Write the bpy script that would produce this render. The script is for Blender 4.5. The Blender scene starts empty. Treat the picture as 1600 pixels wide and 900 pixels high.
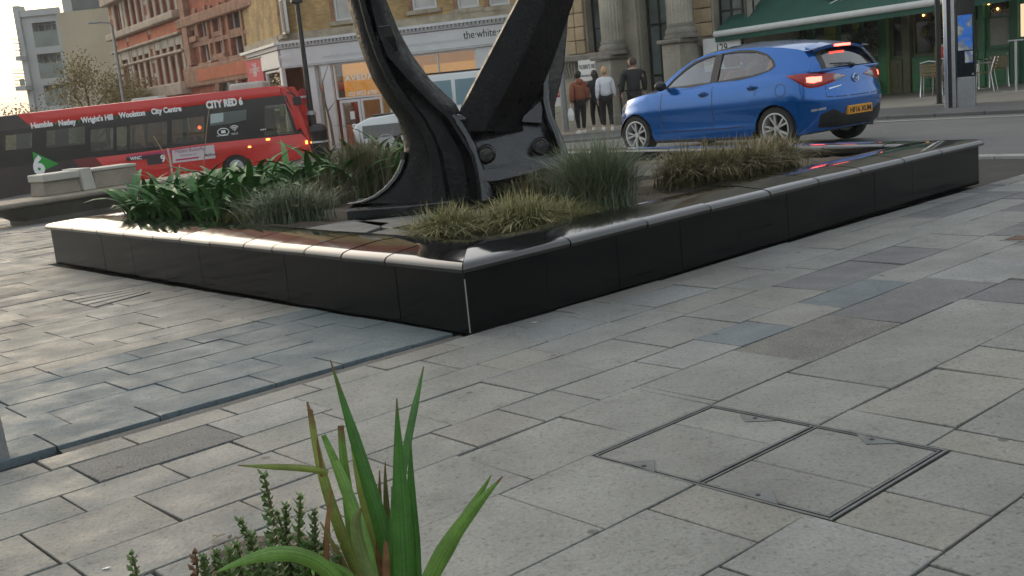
import bpy, bmesh, math, random
import numpy as np
from mathutils import Vector, Matrix, Euler
from mathutils.bvhtree import BVHTree

S = bpy.context.scene
COL = S.collection
R = math.radians
# ------------------------------------------------------------------ camera
FPX, CAM_H = 1720.0, 1.35            # focal length in photo pixels (1600 wide), eye height in metres
PITCH = math.atan((450-123.5)*math.cos(R(5.6))/FPX)
cam = bpy.data.objects.new('camera', bpy.data.cameras.new('camera'))
COL.objects.link(cam)
cam.data.sensor_width = 36.0
cam.data.lens = 36.0*FPX/1600.0
cam.data.clip_start, cam.data.clip_end = 0.05, 2000.0
CAMROT = Matrix.Rotation(math.pi/2-PITCH, 3, 'X') @ Matrix.Rotation(R(-5.6), 3, 'Z')
cam.matrix_world = Matrix.Translation((0, 0, CAM_H)) @ CAMROT.to_4x4()
S.camera = cam
# ------------------------------------------------------------------ sky, sun, exposure
SUN_EL, SUN_AZ = R(18), R(-36)        # azimuth from +Y (north), negative = to the left of the view
w = bpy.data.worlds.new('World'); S.world = w; w.use_nodes = True
nt = w.node_tree; nt.nodes.clear()
wo = nt.nodes.new('ShaderNodeOutputWorld'); bg = nt.nodes.new('ShaderNodeBackground')
sky = nt.nodes.new('ShaderNodeTexSky'); sky.sky_type = 'NISHITA'; sky.sun_disc = False
sky.sun_elevation = SUN_EL; sky.sun_rotation = SUN_AZ
sky.air_density, sky.dust_density, sky.ozone_density = 1.0, 5.0, 1.0
hs = nt.nodes.new('ShaderNodeHueSaturation'); hs.inputs['Saturation'].default_value = 1.05
mx = nt.nodes.new('ShaderNodeMixRGB'); mx.blend_type = 'MIX'; mx.inputs[0].default_value = 0.45
mx.inputs[2].default_value = (8.6, 9.0, 9.0, 1)          # even overcast cloud over the sky texture
nt.links.new(sky.outputs[0], hs.inputs['Color']); nt.links.new(hs.outputs[0], mx.inputs[1])
nt.links.new(mx.outputs[0], bg.inputs[0]); nt.links.new(bg.outputs[0], wo.inputs[0])
bg.inputs[1].default_value = 0.145
sun = bpy.data.objects.new('sun', bpy.data.lights.new('sun', 'SUN')); COL.objects.link(sun)
sun.data.energy, sun.data.angle, sun.data.color = 0.5, R(60), (1.0, 0.96, 0.89)
sd = Vector((math.sin(SUN_AZ)*math.cos(SUN_EL), math.cos(SUN_AZ)*math.cos(SUN_EL), math.sin(SUN_EL)))
sun.rotation_euler = sd.to_track_quat('Z', 'Y').to_euler(); sun.location = sd*50
S.view_settings.view_transform = 'Standard'; S.view_settings.look = 'None'
S.view_settings.exposure = 0.10; S.view_settings.gamma = 1.0; S.view_settings.use_curve_mapping = False
# ------------------------------------------------------------------ survey helpers (photo pixel -> point at a known distance)
def ray(px, py): return CAMROT @ Vector((px-800, 450-py, -FPX))
C0 = Vector((0, 0, CAM_H))
def onz(px, py, z=0.0):
    d = ray(px, py); return C0 + d*((z-CAM_H)/d.z)
def ony(px, py, Y):
    d = ray(px, py); return C0 + d*(Y/d.y)
def pix(p):
    q = CAMROT.transposed() @ (Vector(p)-C0); return 800+q.x/-q.z*FPX, 450-q.y/-q.z*FPX
def sstep(a, b, x):
    t = min(1, max(0, (x-a)/(b-a))); return t*t*(3-2*t)
CAMBER = .11
def g(X, Y):                            # ground height: flat square, street falling away to the far left
    q = (X-9)*-.85 + (Y-24)*.52 - 1
    q = 0.5*(q+math.sqrt(q*q+4))
    q = min(q, 60)
    u = (X+.252)*0.75471 + (Y-5.892)*0.65606      # distance across the square; the road beyond is slightly crowned
    return -0.038*q*sstep(12.5, 24, Y) + CAMBER*sstep(8.62, 10.2, u)*(1-sstep(12.5, 16, u))
def gp(px, py, dz=0.0):
    z = 0
    for _ in range(60):
        p = onz(px, py, z+dz); z = .5*z+.5*g(p.x, p.y)
    return onz(px, py, z+dz)
A0 = Vector((-0.252, 5.892, 0))         # near corner of the planter; u runs along its right face, v out to the right
E1 = Vector((math.cos(R(41)), math.sin(R(41)), 0)); E2 = Vector((math.sin(R(41)), -math.cos(R(41)), 0))
def UV(u, v, z=0.0):
    p = A0 + E1*u + E2*v; return Vector((p.x, p.y, z))
def uvof(p):
    q = Vector(p)-A0; return q.dot(E1), q.dot(E2)
def gUV(u, v, dz=0.0):
    p = UV(u, v); p.z = g(p.x, p.y)+dz; return p
# ------------------------------------------------------------------ mesh builder
class MB:
    def __init__(s): s.v, s.f, s.m = [], [], []
    def add(s, vs, fs, m=0):
        o = len(s.v); s.v += [Vector(p) for p in vs]
        for f in fs: s.f.append([i+o for i in f]); s.m.append(m)
        return s
    def box(s, x0, x1, y0, y1, z0, z1, m=0, M=None):
        p = [Vector((x, y, z)) for z in (z0, z1) for y in (y0, y1) for x in (x0, x1)]
        if M is not None: p = [M @ q for q in p]
        return s.add(p, [(0,2,3,1),(4,5,7,6),(0,1,5,4),(2,6,7,3),(0,4,6,2),(1,3,7,5)], m)
    def prism(s, poly, ext, m=0):
        n = len(poly); ext = Vector(ext); a = [Vector(p) for p in poly]; b = [p+ext for p in a]
        return s.add(a+b, [list(range(n))[::-1], list(range(n, 2*n))]+[(i, (i+1)%n, n+(i+1)%n, n+i) for i in range(n)], m)
    def loft(s, rings, closed=True, cap=True, m=0):
        n = len(rings[0]); vs = [p for r in rings for p in r]; fs = []
        for k in range(len(rings)-1):
            for i in range(n if closed else n-1):
                j = (i+1) % n; fs.append((k*n+i, k*n+j, (k+1)*n+j, (k+1)*n+i))
        if cap and closed: fs += [list(range(n))[::-1], [(len(rings)-1)*n+i for i in range(n)]]
        return s.add(vs, fs, m)
    def tube(s, pts, r, n=8, cap=True, m=0, sq=1.0):
        pts = [Vector(p) for p in pts]; rr = r if isinstance(r, (list, tuple)) else [r]*len(pts); rings = []
        t0 = (pts[1]-pts[0]).normalized(); a = t0.orthogonal().normalized()
        for i, p in enumerate(pts):
            t = (pts[min(i+1, len(pts)-1)]-pts[max(i-1, 0)]).normalized()
            a = (a - t*a.dot(t)).normalized(); b = t.cross(a)
            rings.append([p+(a*math.cos(2*math.pi*k/n)+b*math.sin(2*math.pi*k/n)*sq)*rr[i] for k in range(n)])
        return s.loft(rings, True, cap, m)
    def lathe(s, prof, n=16, o=(0,0,0), axis='Z', m=0, cap=True):
        o = Vector(o); rings = []
        for r, h in prof:
            ring = []
            for k in range(n):
                c, q = r*math.cos(2*math.pi*k/n), r*math.sin(2*math.pi*k/n)
                ring.append(o+Vector((c, q, h) if axis == 'Z' else (c, h, q) if axis == 'Y' else (h, c, q)))
            rings.append(ring)
        return s.loft(rings, True, cap, m)
    def sphere(s, c, r, n=10, k=7, m=0, sz=(1,1,1)):
        prof = [(max(1e-4, math.sin(math.pi*i/k)), -math.cos(math.pi*i/k)) for i in range(k+1)]
        t = MB().lathe(prof, n); c = Vector(c)
        return s.add([c+Vector((p.x*r*sz[0], p.y*r*sz[1], p.z*r*sz[2])) for p in t.v], t.f, m)
    def mesh(s, name, mats, smooth=False, bevel=None, normals=True):
        me = bpy.data.meshes.new(name); me.from_pydata(s.v, [], s.f)
        for q in (mats if isinstance(mats, (list, tuple)) else [mats]): me.materials.append(q)
        me.polygons.foreach_set('material_index', s.m)
        if normals or bevel:
            b = bmesh.new(); b.from_mesh(me)
            if normals: bmesh.ops.recalc_face_normals(b, faces=b.faces)
            if bevel:
                bmesh.ops.remove_doubles(b, verts=b.verts, dist=1e-5)
                es = [e for e in b.edges if len(e.link_faces) == 2 and e.calc_face_angle(0) > R(25)]
                bmesh.ops.bevel(b, geom=es, offset=bevel[0], segments=bevel[1], affect='EDGES', profile=.5, clamp_overlap=True)
            b.to_mesh(me); b.free()
        if smooth:
            me.shade_smooth(); me.set_sharp_from_angle(angle=R(smooth if smooth is not True else 40))
        me.update(); return me
    def build(s, name, mats, parent=None, smooth=False, bevel=None, normals=True):
        o = bpy.data.objects.new(name, s.mesh(name, mats, smooth, bevel, normals)); COL.objects.link(o)
        if parent is not None: o.parent = parent
        return o
def inst(name, mesh, parent=None, loc=(0,0,0), rot=(0,0,0), scale=(1,1,1)):
    o = bpy.data.objects.new(name, mesh); COL.objects.link(o); o.parent = parent
    o.location, o.rotation_euler, o.scale = loc, rot, scale
    return o
def tag(o, label, cat, group=None):
    o['label'] = label; o['category'] = cat
    if group: o['group'] = group
    return o
def thing(name, label, cat, loc=(0,0,0), rz=0.0, group=None, pitch=0.0):
    o = bpy.data.objects.new(name, None); COL.objects.link(o); o.location = loc
    o.rotation_euler = (0, pitch, rz); o.empty_display_size = .2
    return tag(o, label, cat, group)
def struct(o, kind='structure'): o['kind'] = kind; return o
def local(root, p):
    M = Matrix.LocRotScale(root.location, root.rotation_euler, None)
    return M.inverted() @ Vector(p)
def copy_tree(o, parent=None):
    c = o.copy(); COL.objects.link(c); c.parent = parent
    for ch in list(o.children): copy_tree(ch, c)
    return c
def text(name, s, size, M, mat, parent=None, depth=.004, align='LEFT', sx=1.0, bold=0.0, sp=1.0):
    cu = bpy.data.curves.new(name, 'FONT'); cu.body = s; cu.size = size; cu.extrude = depth/2; cu.align_x = align
    cu.offset = bold; cu.space_character = sp; cu.resolution_u = 3
    o = bpy.data.objects.new(name, cu)
    me = bpy.data.meshes.new_from_object(o); bpy.data.objects.remove(o)
    me.transform(M @ Matrix.Diagonal((sx, 1, 1, 1))); me.materials.clear(); me.materials.append(mat); me.name = name
    o = bpy.data.objects.new(name, me); COL.objects.link(o); o.parent = parent
    return o
FRONT = Matrix.Rotation(math.pi/2, 4, 'X')      # lettering that faces local -y
def TF(x, y, z): return Matrix.Translation((x, y, z)) @ FRONT
def interp(x, xs, ys): return float(np.interp(x, xs, ys))
def bez(P, n):
    P = [Vector(p) for p in P]; out = []
    for i in range(n+1):
        t = i/n; Q = P[:]
        while len(Q) > 1: Q = [a.lerp(b, t) for a, b in zip(Q, Q[1:])]
        out.append(Q[0])
    return out
def skin(name, pts, edges, rad, mat, parent=None, sub=2, root=0):
    me = bpy.data.meshes.new(name); me.from_pydata(pts, edges, []); o = bpy.data.objects.new(name, me); COL.objects.link(o)
    md = o.modifiers.new('skin', 'SKIN'); md.use_smooth_shade = True
    for i, r in enumerate(rad):
        me.skin_vertices[0].data[i].radius = r if isinstance(r, tuple) else (r, r)
    me.skin_vertices[0].data[root].use_root = True
    o.modifiers.new('sub', 'SUBSURF').levels = sub
    dg = bpy.context.evaluated_depsgraph_get(); m2 = bpy.data.meshes.new_from_object(o.evaluated_get(dg))
    bpy.data.objects.remove(o); m2.materials.clear(); m2.materials.append(mat); m2.shade_smooth()
    o = bpy.data.objects.new(name, m2); COL.objects.link(o); o.parent = parent
    return o
# ------------------------------------------------------------------ materials
def mat(name, col, rough=.6, metal=0.0, var=0.0, vs=3.0, fine=0.0, fs=60.0, bump=0.0, bs=None, spec=.5, coat=0.0, emit=None, es=1.0, objcol=False, space='Object', objvar=0.0, rvar=0.0, trans=0.0):
    m = bpy.data.materials.new(name); m.use_nodes = True; N, L = m.node_tree.nodes, m.node_tree.links
    p = N['Principled BSDF']; p.inputs['Roughness'].default_value = rough; p.inputs['Metallic'].default_value = metal
    p.inputs['Specular IOR Level'].default_value = spec; p.inputs['Coat Weight'].default_value = coat; p.inputs['Coat Roughness'].default_value = .05
    p.inputs['Base Color'].default_value = (*col, 1)
    if trans: p.inputs['Transmission Weight'].default_value = trans
    if emit: p.inputs['Emission Color'].default_value = (*emit, 1); p.inputs['Emission Strength'].default_value = es
    if not (var or fine or bump or objcol or objvar or rvar): return m
    if space == 'World': tc = N.new('ShaderNodeNewGeometry').outputs['Position']
    else: tc = N.new('ShaderNodeTexCoord').outputs['Object']
    def noise(sc, det=5, rg=.6):
        n = N.new('ShaderNodeTexNoise'); n.inputs['Scale'].default_value = sc; n.inputs['Detail'].default_value = det; n.inputs['Roughness'].default_value = rg
        L.new(tc, n.inputs['Vector']); return n.outputs['Fac']
    def mul(a, f, lo, hi, f0=.3, f1=.7):
        r = N.new('ShaderNodeMapRange'); r.inputs[1].default_value, r.inputs[2].default_value = f0, f1; r.inputs[3].default_value, r.inputs[4].default_value = lo, hi
        L.new(f, r.inputs[0]); x = N.new('ShaderNodeMixRGB'); x.blend_type = 'MULTIPLY'; x.inputs[0].default_value = 1
        L.new(a, x.inputs[1]); L.new(r.outputs[0], x.inputs[2]); return x.outputs[0]
    if objcol: c = N.new('ShaderNodeObjectInfo').outputs['Color']
    else:
        rgb = N.new('ShaderNodeRGB'); rgb.outputs[0].default_value = (*col, 1); c = rgb.outputs[0]
    if var: c = mul(c, noise(vs), 1-var, 1+var)
    if fine: c = mul(c, noise(fs, 3, .7), 1-fine, 1+fine)
    if objvar: c = mul(c, N.new('ShaderNodeObjectInfo').outputs['Random'], 1-objvar, 1+objvar, 0, 1)
    L.new(c, p.inputs['Base Color'])
    if rvar:
        r = N.new('ShaderNodeMapRange'); r.inputs[1].default_value, r.inputs[2].default_value = .35, .65
        r.inputs[3].default_value, r.inputs[4].default_value = max(.02, rough-rvar), min(1, rough+rvar); L.new(noise(vs*1.7), r.inputs[0]); L.new(r.outputs[0], p.inputs['Roughness'])
    if bump:
        b = N.new('ShaderNodeBump'); b.inputs['Strength'].default_value = bump; b.inputs['Distance'].default_value = .01
        L.new(noise(bs or fs, 4), b.inputs['Height']); L.new(b.outputs[0], p.inputs['Normal'])
    return m
def glass(name, tint=(.8,.88,.88), refl=.12, rough=.02, mxr=.9):
    m = bpy.data.materials.new(name); m.use_nodes = True; N, L = m.node_tree.nodes, m.node_tree.links
    N.clear(); o = N.new('ShaderNodeOutputMaterial'); t = N.new('ShaderNodeBsdfTransparent'); gl = N.new('ShaderNodeBsdfGlossy'); mxs = N.new('ShaderNodeMixShader')
    t.inputs[0].default_value = (*tint, 1); gl.inputs['Roughness'].default_value = rough
    fr = N.new('ShaderNodeLayerWeight'); fr.inputs[0].default_value = .35
    r = N.new('ShaderNodeMapRange'); r.inputs[3].default_value, r.inputs[4].default_value = refl, .9
    r.inputs[4].default_value = mxr; L.new(fr.outputs['Facing'], r.inputs[0]); L.new(r.outputs[0], mxs.inputs[0]); L.new(t.outputs[0], mxs.inputs[1]); L.new(gl.outputs[0], mxs.inputs[2]); L.new(mxs.outputs[0], o.inputs[0])
    return m
def brickmat(name, c1, c2, mortar, scale=1.0, bw=.225, bh=.075):
    m = bpy.data.materials.new(name); m.use_nodes = True; N, L = m.node_tree.nodes, m.node_tree.links; p = N['Principled BSDF']
    tc = N.new('ShaderNodeTexCoord'); sp = N.new('ShaderNodeSeparateXYZ'); cb = N.new('ShaderNodeCombineXYZ'); ad = N.new('ShaderNodeMath')
    L.new(tc.outputs['Object'], sp.inputs[0]); L.new(sp.outputs[0], ad.inputs[0]); L.new(sp.outputs[1], ad.inputs[1]); L.new(ad.outputs[0], cb.inputs[0]); L.new(sp.outputs[2], cb.inputs[1])
    b = N.new('ShaderNodeTexBrick'); L.new(cb.outputs[0], b.inputs['Vector']); b.inputs['Scale'].default_value = scale
    b.inputs['Color1'].default_value, b.inputs['Color2'].default_value, b.inputs['Mortar'].default_value = (*c1,1), (*c2,1), (*mortar,1)
    b.inputs['Brick Width'].default_value, b.inputs['Row Height'].default_value, b.inputs['Mortar Size'].default_value = bw, bh, .006
    n = N.new('ShaderNodeTexNoise'); n.inputs['Scale'].default_value = 1.1; n.inputs['Detail'].default_value = 6; L.new(tc.outputs['Object'], n.inputs['Vector'])
    r = N.new('ShaderNodeMapRange'); r.inputs[1].default_value, r.inputs[2].default_value, r.inputs[3].default_value, r.inputs[4].default_value = .3, .7, .62, 1.3
    L.new(n.outputs['Fac'], r.inputs[0]); x = N.new('ShaderNodeMixRGB'); x.blend_type = 'MULTIPLY'; x.inputs[0].default_value = 1
    L.new(b.outputs[0], x.inputs[1]); L.new(r.outputs[0], x.inputs[2]); L.new(x.outputs[0], p.inputs['Base Color']); p.inputs['Roughness'].default_value = .85
    bp = N.new('ShaderNodeBump'); bp.inputs['Strength'].default_value = .5; bp.inputs['Distance'].default_value = .01; L.new(b.outputs['Fac'], bp.inputs['Height']); bp.invert = True
    L.new(bp.outputs[0], p.inputs['Normal'])
    return m
random.seed(7)
BLACK = mat('black_plastic', (.012,.012,.013), .45)
BLACKMETAL = mat('black_painted_metal', (.012,.013,.014), .35, bump=.1, fs=30)
GREYMETAL = mat('grey_galvanised_metal', (.30,.31,.31), .45, .6, var=.12, vs=6)
ALU = mat('polished_aluminium', (.72,.73,.74), .22, 1.0)
STEEL = mat('brushed_steel', (.45,.46,.46), .32, .9, var=.1, vs=9)
WHITE = mat('white_paint', (.74,.74,.72), .5, var=.06, vs=2)
WHITEPRINT = mat('white_print', (.82,.82,.80), .6)
BLACKPRINT = mat('black_print', (.02,.02,.02), .6)
RUBBER = mat('tyre_rubber', (.018,.018,.018), .8, bump=.2, fs=40)
DARKGLASS = mat('dark_window_glass', (.03,.035,.035), .06, spec=.6, var=.3, vs=.8)
CLEAR = glass('clear_glass', (.86,.9,.89), .08)
TINT = glass('tinted_glass', (.42,.46,.45), .10)
# ================================================================== SETTING: ground, road, pavements
ASPHALT = mat('asphalt', (.125,.125,.122), .62, var=.22, vs=.35, fine=.25, fs=90, bump=.35, bs=140, space='World', rvar=.15)
MORTAR = mat('dark_joint_mortar', (.035,.034,.032), .95, var=.3, vs=3, bump=.4, fs=80, space='World')
DARKPAVE = mat('dark_kerbside_paving', (.10,.102,.103), .55, var=.2, vs=.8, fine=.12, fs=40, bump=.15, space='World')
LIGHTPAVE = mat('buff_pavement', (.235,.215,.185), .7, var=.2, vs=.6, fine=.12, fs=40, bump=.15, space='World')
KERB = mat('granite_kerb', (.30,.30,.29), .6, var=.15, vs=2, fine=.15, fs=70, space='World')
LINEPAINT = mat('worn_road_paint', (.62,.62,.58), .7, var=.25, vs=5, fine=.15, fs=60, space='World')
def sheet(u0, u1, v0, v1, dz, nu, nv, keep=None):
    mb = MB()
    vs = [gUV(u0+(u1-u0)*i/nu, v0+(v1-v0)*j/nv, dz) for i in range(nu+1) for j in range(nv+1)]
    fs = []
    for i in range(nu):
        for j in range(nv):
            um, vm = u0+(u1-u0)*(i+.5)/nu, v0+(v1-v0)*(j+.5)/nv
            if keep is None or keep(um, vm): a = i*(nv+1)+j; fs.append((a+1, a+nv+2, a+nv+1, a))
    return mb.add(vs, fs)
CAMBER = 0.0
struct(sheet(-260, 340, -420, 200, -0.075, 120, 124).build('ground', ASPHALT, smooth=True, normals=False))
CAMBER = .11
road = struct(sheet(8.62, 15.6, -70, 30, -0.06, 10, 120).build('road', ASPHALT, smooth=True, normals=False))
mb = sheet(13.93, 14.09, -46, 16, -0.046, 1, 180)
struct(mb.build('road_line', LINEPAINT, smooth=True, normals=False))
def strip_solid(u0, u1, v0, v1, z0, z1, n):
    rings = []
    for j in range(n+1):
        v = v0+(v1-v0)*j/n
        rings.append([gUV(u0, v, z0), gUV(u1, v, z0), gUV(u1, v, z1), gUV(u0, v, z1)])
    return MB().loft(rings)
struct(strip_solid(15.6, 18.0, -60, 30, -.3, .0, 90).build('kerbside_strip', DARKPAVE, smooth=25))
pav = struct(strip_solid(18.0, 42, -60, 30, -.3, .012, 90).build('pavement', LIGHTPAVE, smooth=25))
kerbm = None
for k in range(40):
    v = 14-k*.92
    o = strip_solid(15.46, 15.6, v-.91, v, -.3, .012, 1).build('kerb_stone', DARKPAVE, bevel=(.012, 1)); o.parent = road
# pavement slabs that can be told apart along the near edge of the far pavement (thin sheets laid on it)
# ---- the square: slabs in rows parallel to the planter's right face
SLAB = mat('sandstone_slab', (.3,.3,.28), .68, var=.16, vs=2.3, fine=.20, fs=75, bump=.35, bs=55, objcol=True, space='World', rvar=.14)
SLABROUGH = mat('flamed_granite_slab', (.2,.2,.19), .75, var=.18, vs=5, fine=.55, fs=110, bump=.6, bs=110, objcol=True, space='World')
def weather(m, spots=5.0, stain=7.0):
    N, L = m.node_tree.nodes, m.node_tree.links; p = N['Principled BSDF']; src = p.inputs['Base Color'].links[0].from_socket
    pos = N.new('ShaderNodeNewGeometry').outputs['Position']
    def nz(sc, det): n = N.new('ShaderNodeTexNoise'); n.inputs['Scale'].default_value = sc; n.inputs['Detail'].default_value = det; n.inputs['Roughness'].default_value = .7; L.new(pos, n.inputs['Vector']); return n.outputs['Fac']
    def mr(f, a, b, c, d): r = N.new('ShaderNodeMapRange'); [r.inputs.__getitem__(i+1).__setattr__('default_value', q) for i, q in enumerate((a, b, c, d))]; L.new(f, r.inputs[0]); return r.outputs[0]
    def mul(a, f): x = N.new('ShaderNodeMixRGB'); x.blend_type = 'MULTIPLY'; x.inputs[0].default_value = 1; L.new(a, x.inputs[1]); L.new(f, x.inputs[2]); return x.outputs[0]
    c = mul(src, mr(nz(stain, 8), .56, .70, 1.0, .74)); c = mul(c, mr(nz(.55, 3), .35, .65, .88, 1.10)); c = mul(c, mr(nz(42, 6), .55, .64, 1.0, .60))
    vo = N.new('ShaderNodeTexVoronoi'); vo.inputs['Scale'].default_value = spots; L.new(pos, vo.inputs['Vector'])
    sep = N.new('ShaderNodeSeparateColor'); L.new(vo.outputs['Color'], sep.inputs[0])
    gt = N.new('ShaderNodeMath'); gt.operation = 'GREATER_THAN'; gt.inputs[1].default_value = .80; L.new(sep.outputs[0], gt.inputs[0])
    lt = mr(vo.outputs['Distance'], .075, .11, .55, 0.0); mm = N.new('ShaderNodeMath'); mm.operation = 'MULTIPLY'; L.new(gt.outputs[0], mm.inputs[0]); L.new(lt, mm.inputs[1])
    iv = N.new('ShaderNodeMath'); iv.operation = 'SUBTRACT'; iv.inputs[0].default_value = 1; L.new(mm.outputs[0], iv.inputs[1]); c = mul(c, iv.outputs[0])
    L.new(c, p.inputs['Base Color'])
weather(SLAB); weather(SLABROUGH)
paving = struct(sheet(-14, 8.5, -16, 9, -0.035, 45, 50).build('plaza_paving', MORTAR, smooth=True, normals=False))
ROWS = [(-1.65,-1.40,[-1.72,-1.275,-.895,-.4]),(-1.40,-1.07,[-1.485,-.78,-.3]),(-1.07,-.75,[-1.625,-1.085,-.535,-.2]),(-.75,-.42,[-2.035,-1.485,-.93,-.345]),(-.42,-.13,[-2.21,-1.74,-1.135,-.745,-.3]),
 (0,.19,[-2.345,-1.98,-1.515,-1.075,-.7,-.2,.25,.645,.92]),(.19,.52,[-2.7,-2.28,-1.67,-1.23,-.49,.095,.545,.95,1.5,2.1]),(.52,.79,[-2.43,-2.04,-1.73,-1.29,-.74,-.395,-.055,.56,.9,1.55,2.205]),
 (.79,1.18,[-2.665,-2.26,-1.695,-1.08,-.6,-.175,.29,.85,1.175,1.67,2.535]),(1.18,1.48,[-2.65,-2.04,-1.52,-1.195,-.84,-.52,.02,.46,.895,1.35,2.055]),
 (1.48,1.91,[-2.5,-1.9,-1.31,-.77,-.285,.38,1.18,1.7,2.2,2.88]),(1.91,2.40,[-2.1,-1.475,-1.04,-.355,.19,1.075,1.775]),(2.40,2.82,[-1.9,-1.29,-1.04,-.355,-.12,.54,.93,1.6]),
 (2.82,3.25,[-1.475,-1.05,-.765,-.135,.5]),(3.25,3.75,[-2.0,-1.145,-.6,.1]),(3.75,4.15,[-1.5,-.8])]
rs = random.Random(11)
v = 4.15
while v < 8.5:
    h = rs.choice([.3,.38,.43,.48]); ROWS.append((v, v+h, [])); v += h
v = -1.65
while v > -15.5:
    h = rs.choice([.22,.28,.33,.4]); ROWS.append((v-h, v, [])); v -= h
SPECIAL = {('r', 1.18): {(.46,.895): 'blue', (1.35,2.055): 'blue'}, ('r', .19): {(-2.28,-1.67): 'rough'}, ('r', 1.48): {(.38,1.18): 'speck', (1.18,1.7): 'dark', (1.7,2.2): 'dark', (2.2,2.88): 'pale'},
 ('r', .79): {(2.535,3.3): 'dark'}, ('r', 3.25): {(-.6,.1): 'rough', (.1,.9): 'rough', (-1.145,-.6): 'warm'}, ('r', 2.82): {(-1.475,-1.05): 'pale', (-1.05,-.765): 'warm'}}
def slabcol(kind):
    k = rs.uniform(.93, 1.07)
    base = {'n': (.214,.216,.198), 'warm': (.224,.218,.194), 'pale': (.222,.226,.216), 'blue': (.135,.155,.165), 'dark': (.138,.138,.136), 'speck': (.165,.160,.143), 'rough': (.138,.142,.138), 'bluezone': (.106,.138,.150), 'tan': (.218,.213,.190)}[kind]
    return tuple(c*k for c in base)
slabs = []
COVER = (-1.05, -.335, 1.905, 2.905)
for (v0, v1, js) in ROWS:
    js = sorted(js)
    lo, hi = -12.5, 8.45
    xs = list(js) if js else [rs.uniform(-1.5, -.9)]
    while xs[0] > lo: xs.insert(0, xs[0]-rs.uniform(.38, .78))
    while xs[-1] < hi: xs.append(xs[-1]+rs.uniform(.42, .82))
    for a, b in zip(xs, xs[1:]):
        vm = (v0+v1)/2
        if vm < 0 and b > -.015 and vm > -6.46:
            if a > -.1: continue
            b = -.015
        if vm < -6.46+.4 and False: pass
        if v0 >= 0 and b < -13: continue
        if vm < -8 and b > 3.2: continue
        if b > 8.45: b = 8.45
        if b-a < .08: continue
        pieces = [(a, b, v0, v1)]
        if v0 < COVER[3] and v1 > COVER[2] and a < COVER[1]-.01 and b > COVER[0]+.01:      # trim round the access cover
            pieces = []
            if v0 >= COVER[2]-.02 and v1 <= COVER[3]+.02:
                if a < COVER[0]-.05: pieces.append((a, COVER[0], v0, v1))
                if b > COVER[1]+.05: pieces.append((COVER[1], b, v0, v1))
            else:
                vv0 = COVER[3] if v0 < COVER[3] < v1 else v0
                pieces += [(a, COVER[1], vv0, v1), (COVER[1], b, v0, v1)] if b > COVER[1]+.05 else [(a, b, vv0, v1)]
        for (pa, pb, p0, p1) in pieces:
            q = [pix(gUV(x, y)) for x, y in ((pa,p0),(pb,p0),(pb,p1),(pa,p1))]
            cx, cy = sum(t[0] for t in q)/4, sum(t[1] for t in q)/4
            P = UV((pa+pb)/2, (p0+p1)/2)
            if P.y < .8: continue
            ar = abs(sum(q[i][0]*q[(i+1)%4][1]-q[(i+1)%4][0]*q[i][1] for i in range(4)))/2
            if P.y < 1.9: ar = 0
            vis = -40 < cx < 1640 and 200 < cy < 930
            kind = 'n'; t = rs.random()
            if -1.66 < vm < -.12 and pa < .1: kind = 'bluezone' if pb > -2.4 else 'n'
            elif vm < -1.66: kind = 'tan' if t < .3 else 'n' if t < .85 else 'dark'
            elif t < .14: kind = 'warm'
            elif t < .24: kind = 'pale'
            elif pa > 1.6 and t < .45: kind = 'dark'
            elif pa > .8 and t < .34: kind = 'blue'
            for (k0, k1), kk in SPECIAL.get(('r', v0), {}).items():
                if abs(pa-k0) < .06: kind = kk
            slabs.append((ar if vis else 0, pa, pb, p0, p1, kind))
slabs.sort(key=lambda t: -t[0])
def slab_geo(pa, pb, p0, p1, far):
    gap = .005 if p0 > -.02 else .004
    jit = lambda: rs.uniform(-.003, .003)
    zt = rs.uniform(-.0018, .0018); tilt = (rs.uniform(-.0025, .0025), rs.uniform(-.0025, .0025))
    c = [(pa+gap+jit(), p0+gap+jit()), (pb-gap+jit(), p0+gap+jit()), (pb-gap+jit(), p1-gap+jit()), (pa+gap+jit(), p1-gap+jit())]
    um, vm = (pa+pb)/2, (p0+p1)/2; vs = []
    for lay, (ins, dz) in enumerate(((0, -.045), (0, -.0022), (.0025, 0))):
        for (u, v_) in c:
            uu, vv = u-math.copysign(ins, u-um), v_-math.copysign(ins, v_-vm)
            p = gUV(uu, vv, dz); p.z += zt+tilt[0]*(u-um)/.6*2+tilt[1]*(v_-vm)/.4*2; vs.append(p)
    fs = [(8,9,10,11)]+[(l*4+i, l*4+(i+1)%4, l*4+4+(i+1)%4, l*4+4+i) for l in (0,1) for i in range(4)]
    return vs, fs
field = {}
for i, (ar, pa, pb, p0, p1, kind) in enumerate(slabs):
    if ar <= 0 and rs.random() < 0: continue
    vs, fs = slab_geo(pa, pb, p0, p1, ar < 60)
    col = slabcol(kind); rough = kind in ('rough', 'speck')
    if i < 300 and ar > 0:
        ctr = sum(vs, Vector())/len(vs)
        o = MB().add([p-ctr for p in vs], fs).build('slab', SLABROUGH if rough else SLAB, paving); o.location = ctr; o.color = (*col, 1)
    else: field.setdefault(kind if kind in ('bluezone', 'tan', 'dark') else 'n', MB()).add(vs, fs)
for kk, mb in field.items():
    o = mb.build('slab_field', SLAB, paving); o['kind'] = 'stuff'; o.color = (*slabcol(kk), 1)
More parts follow.
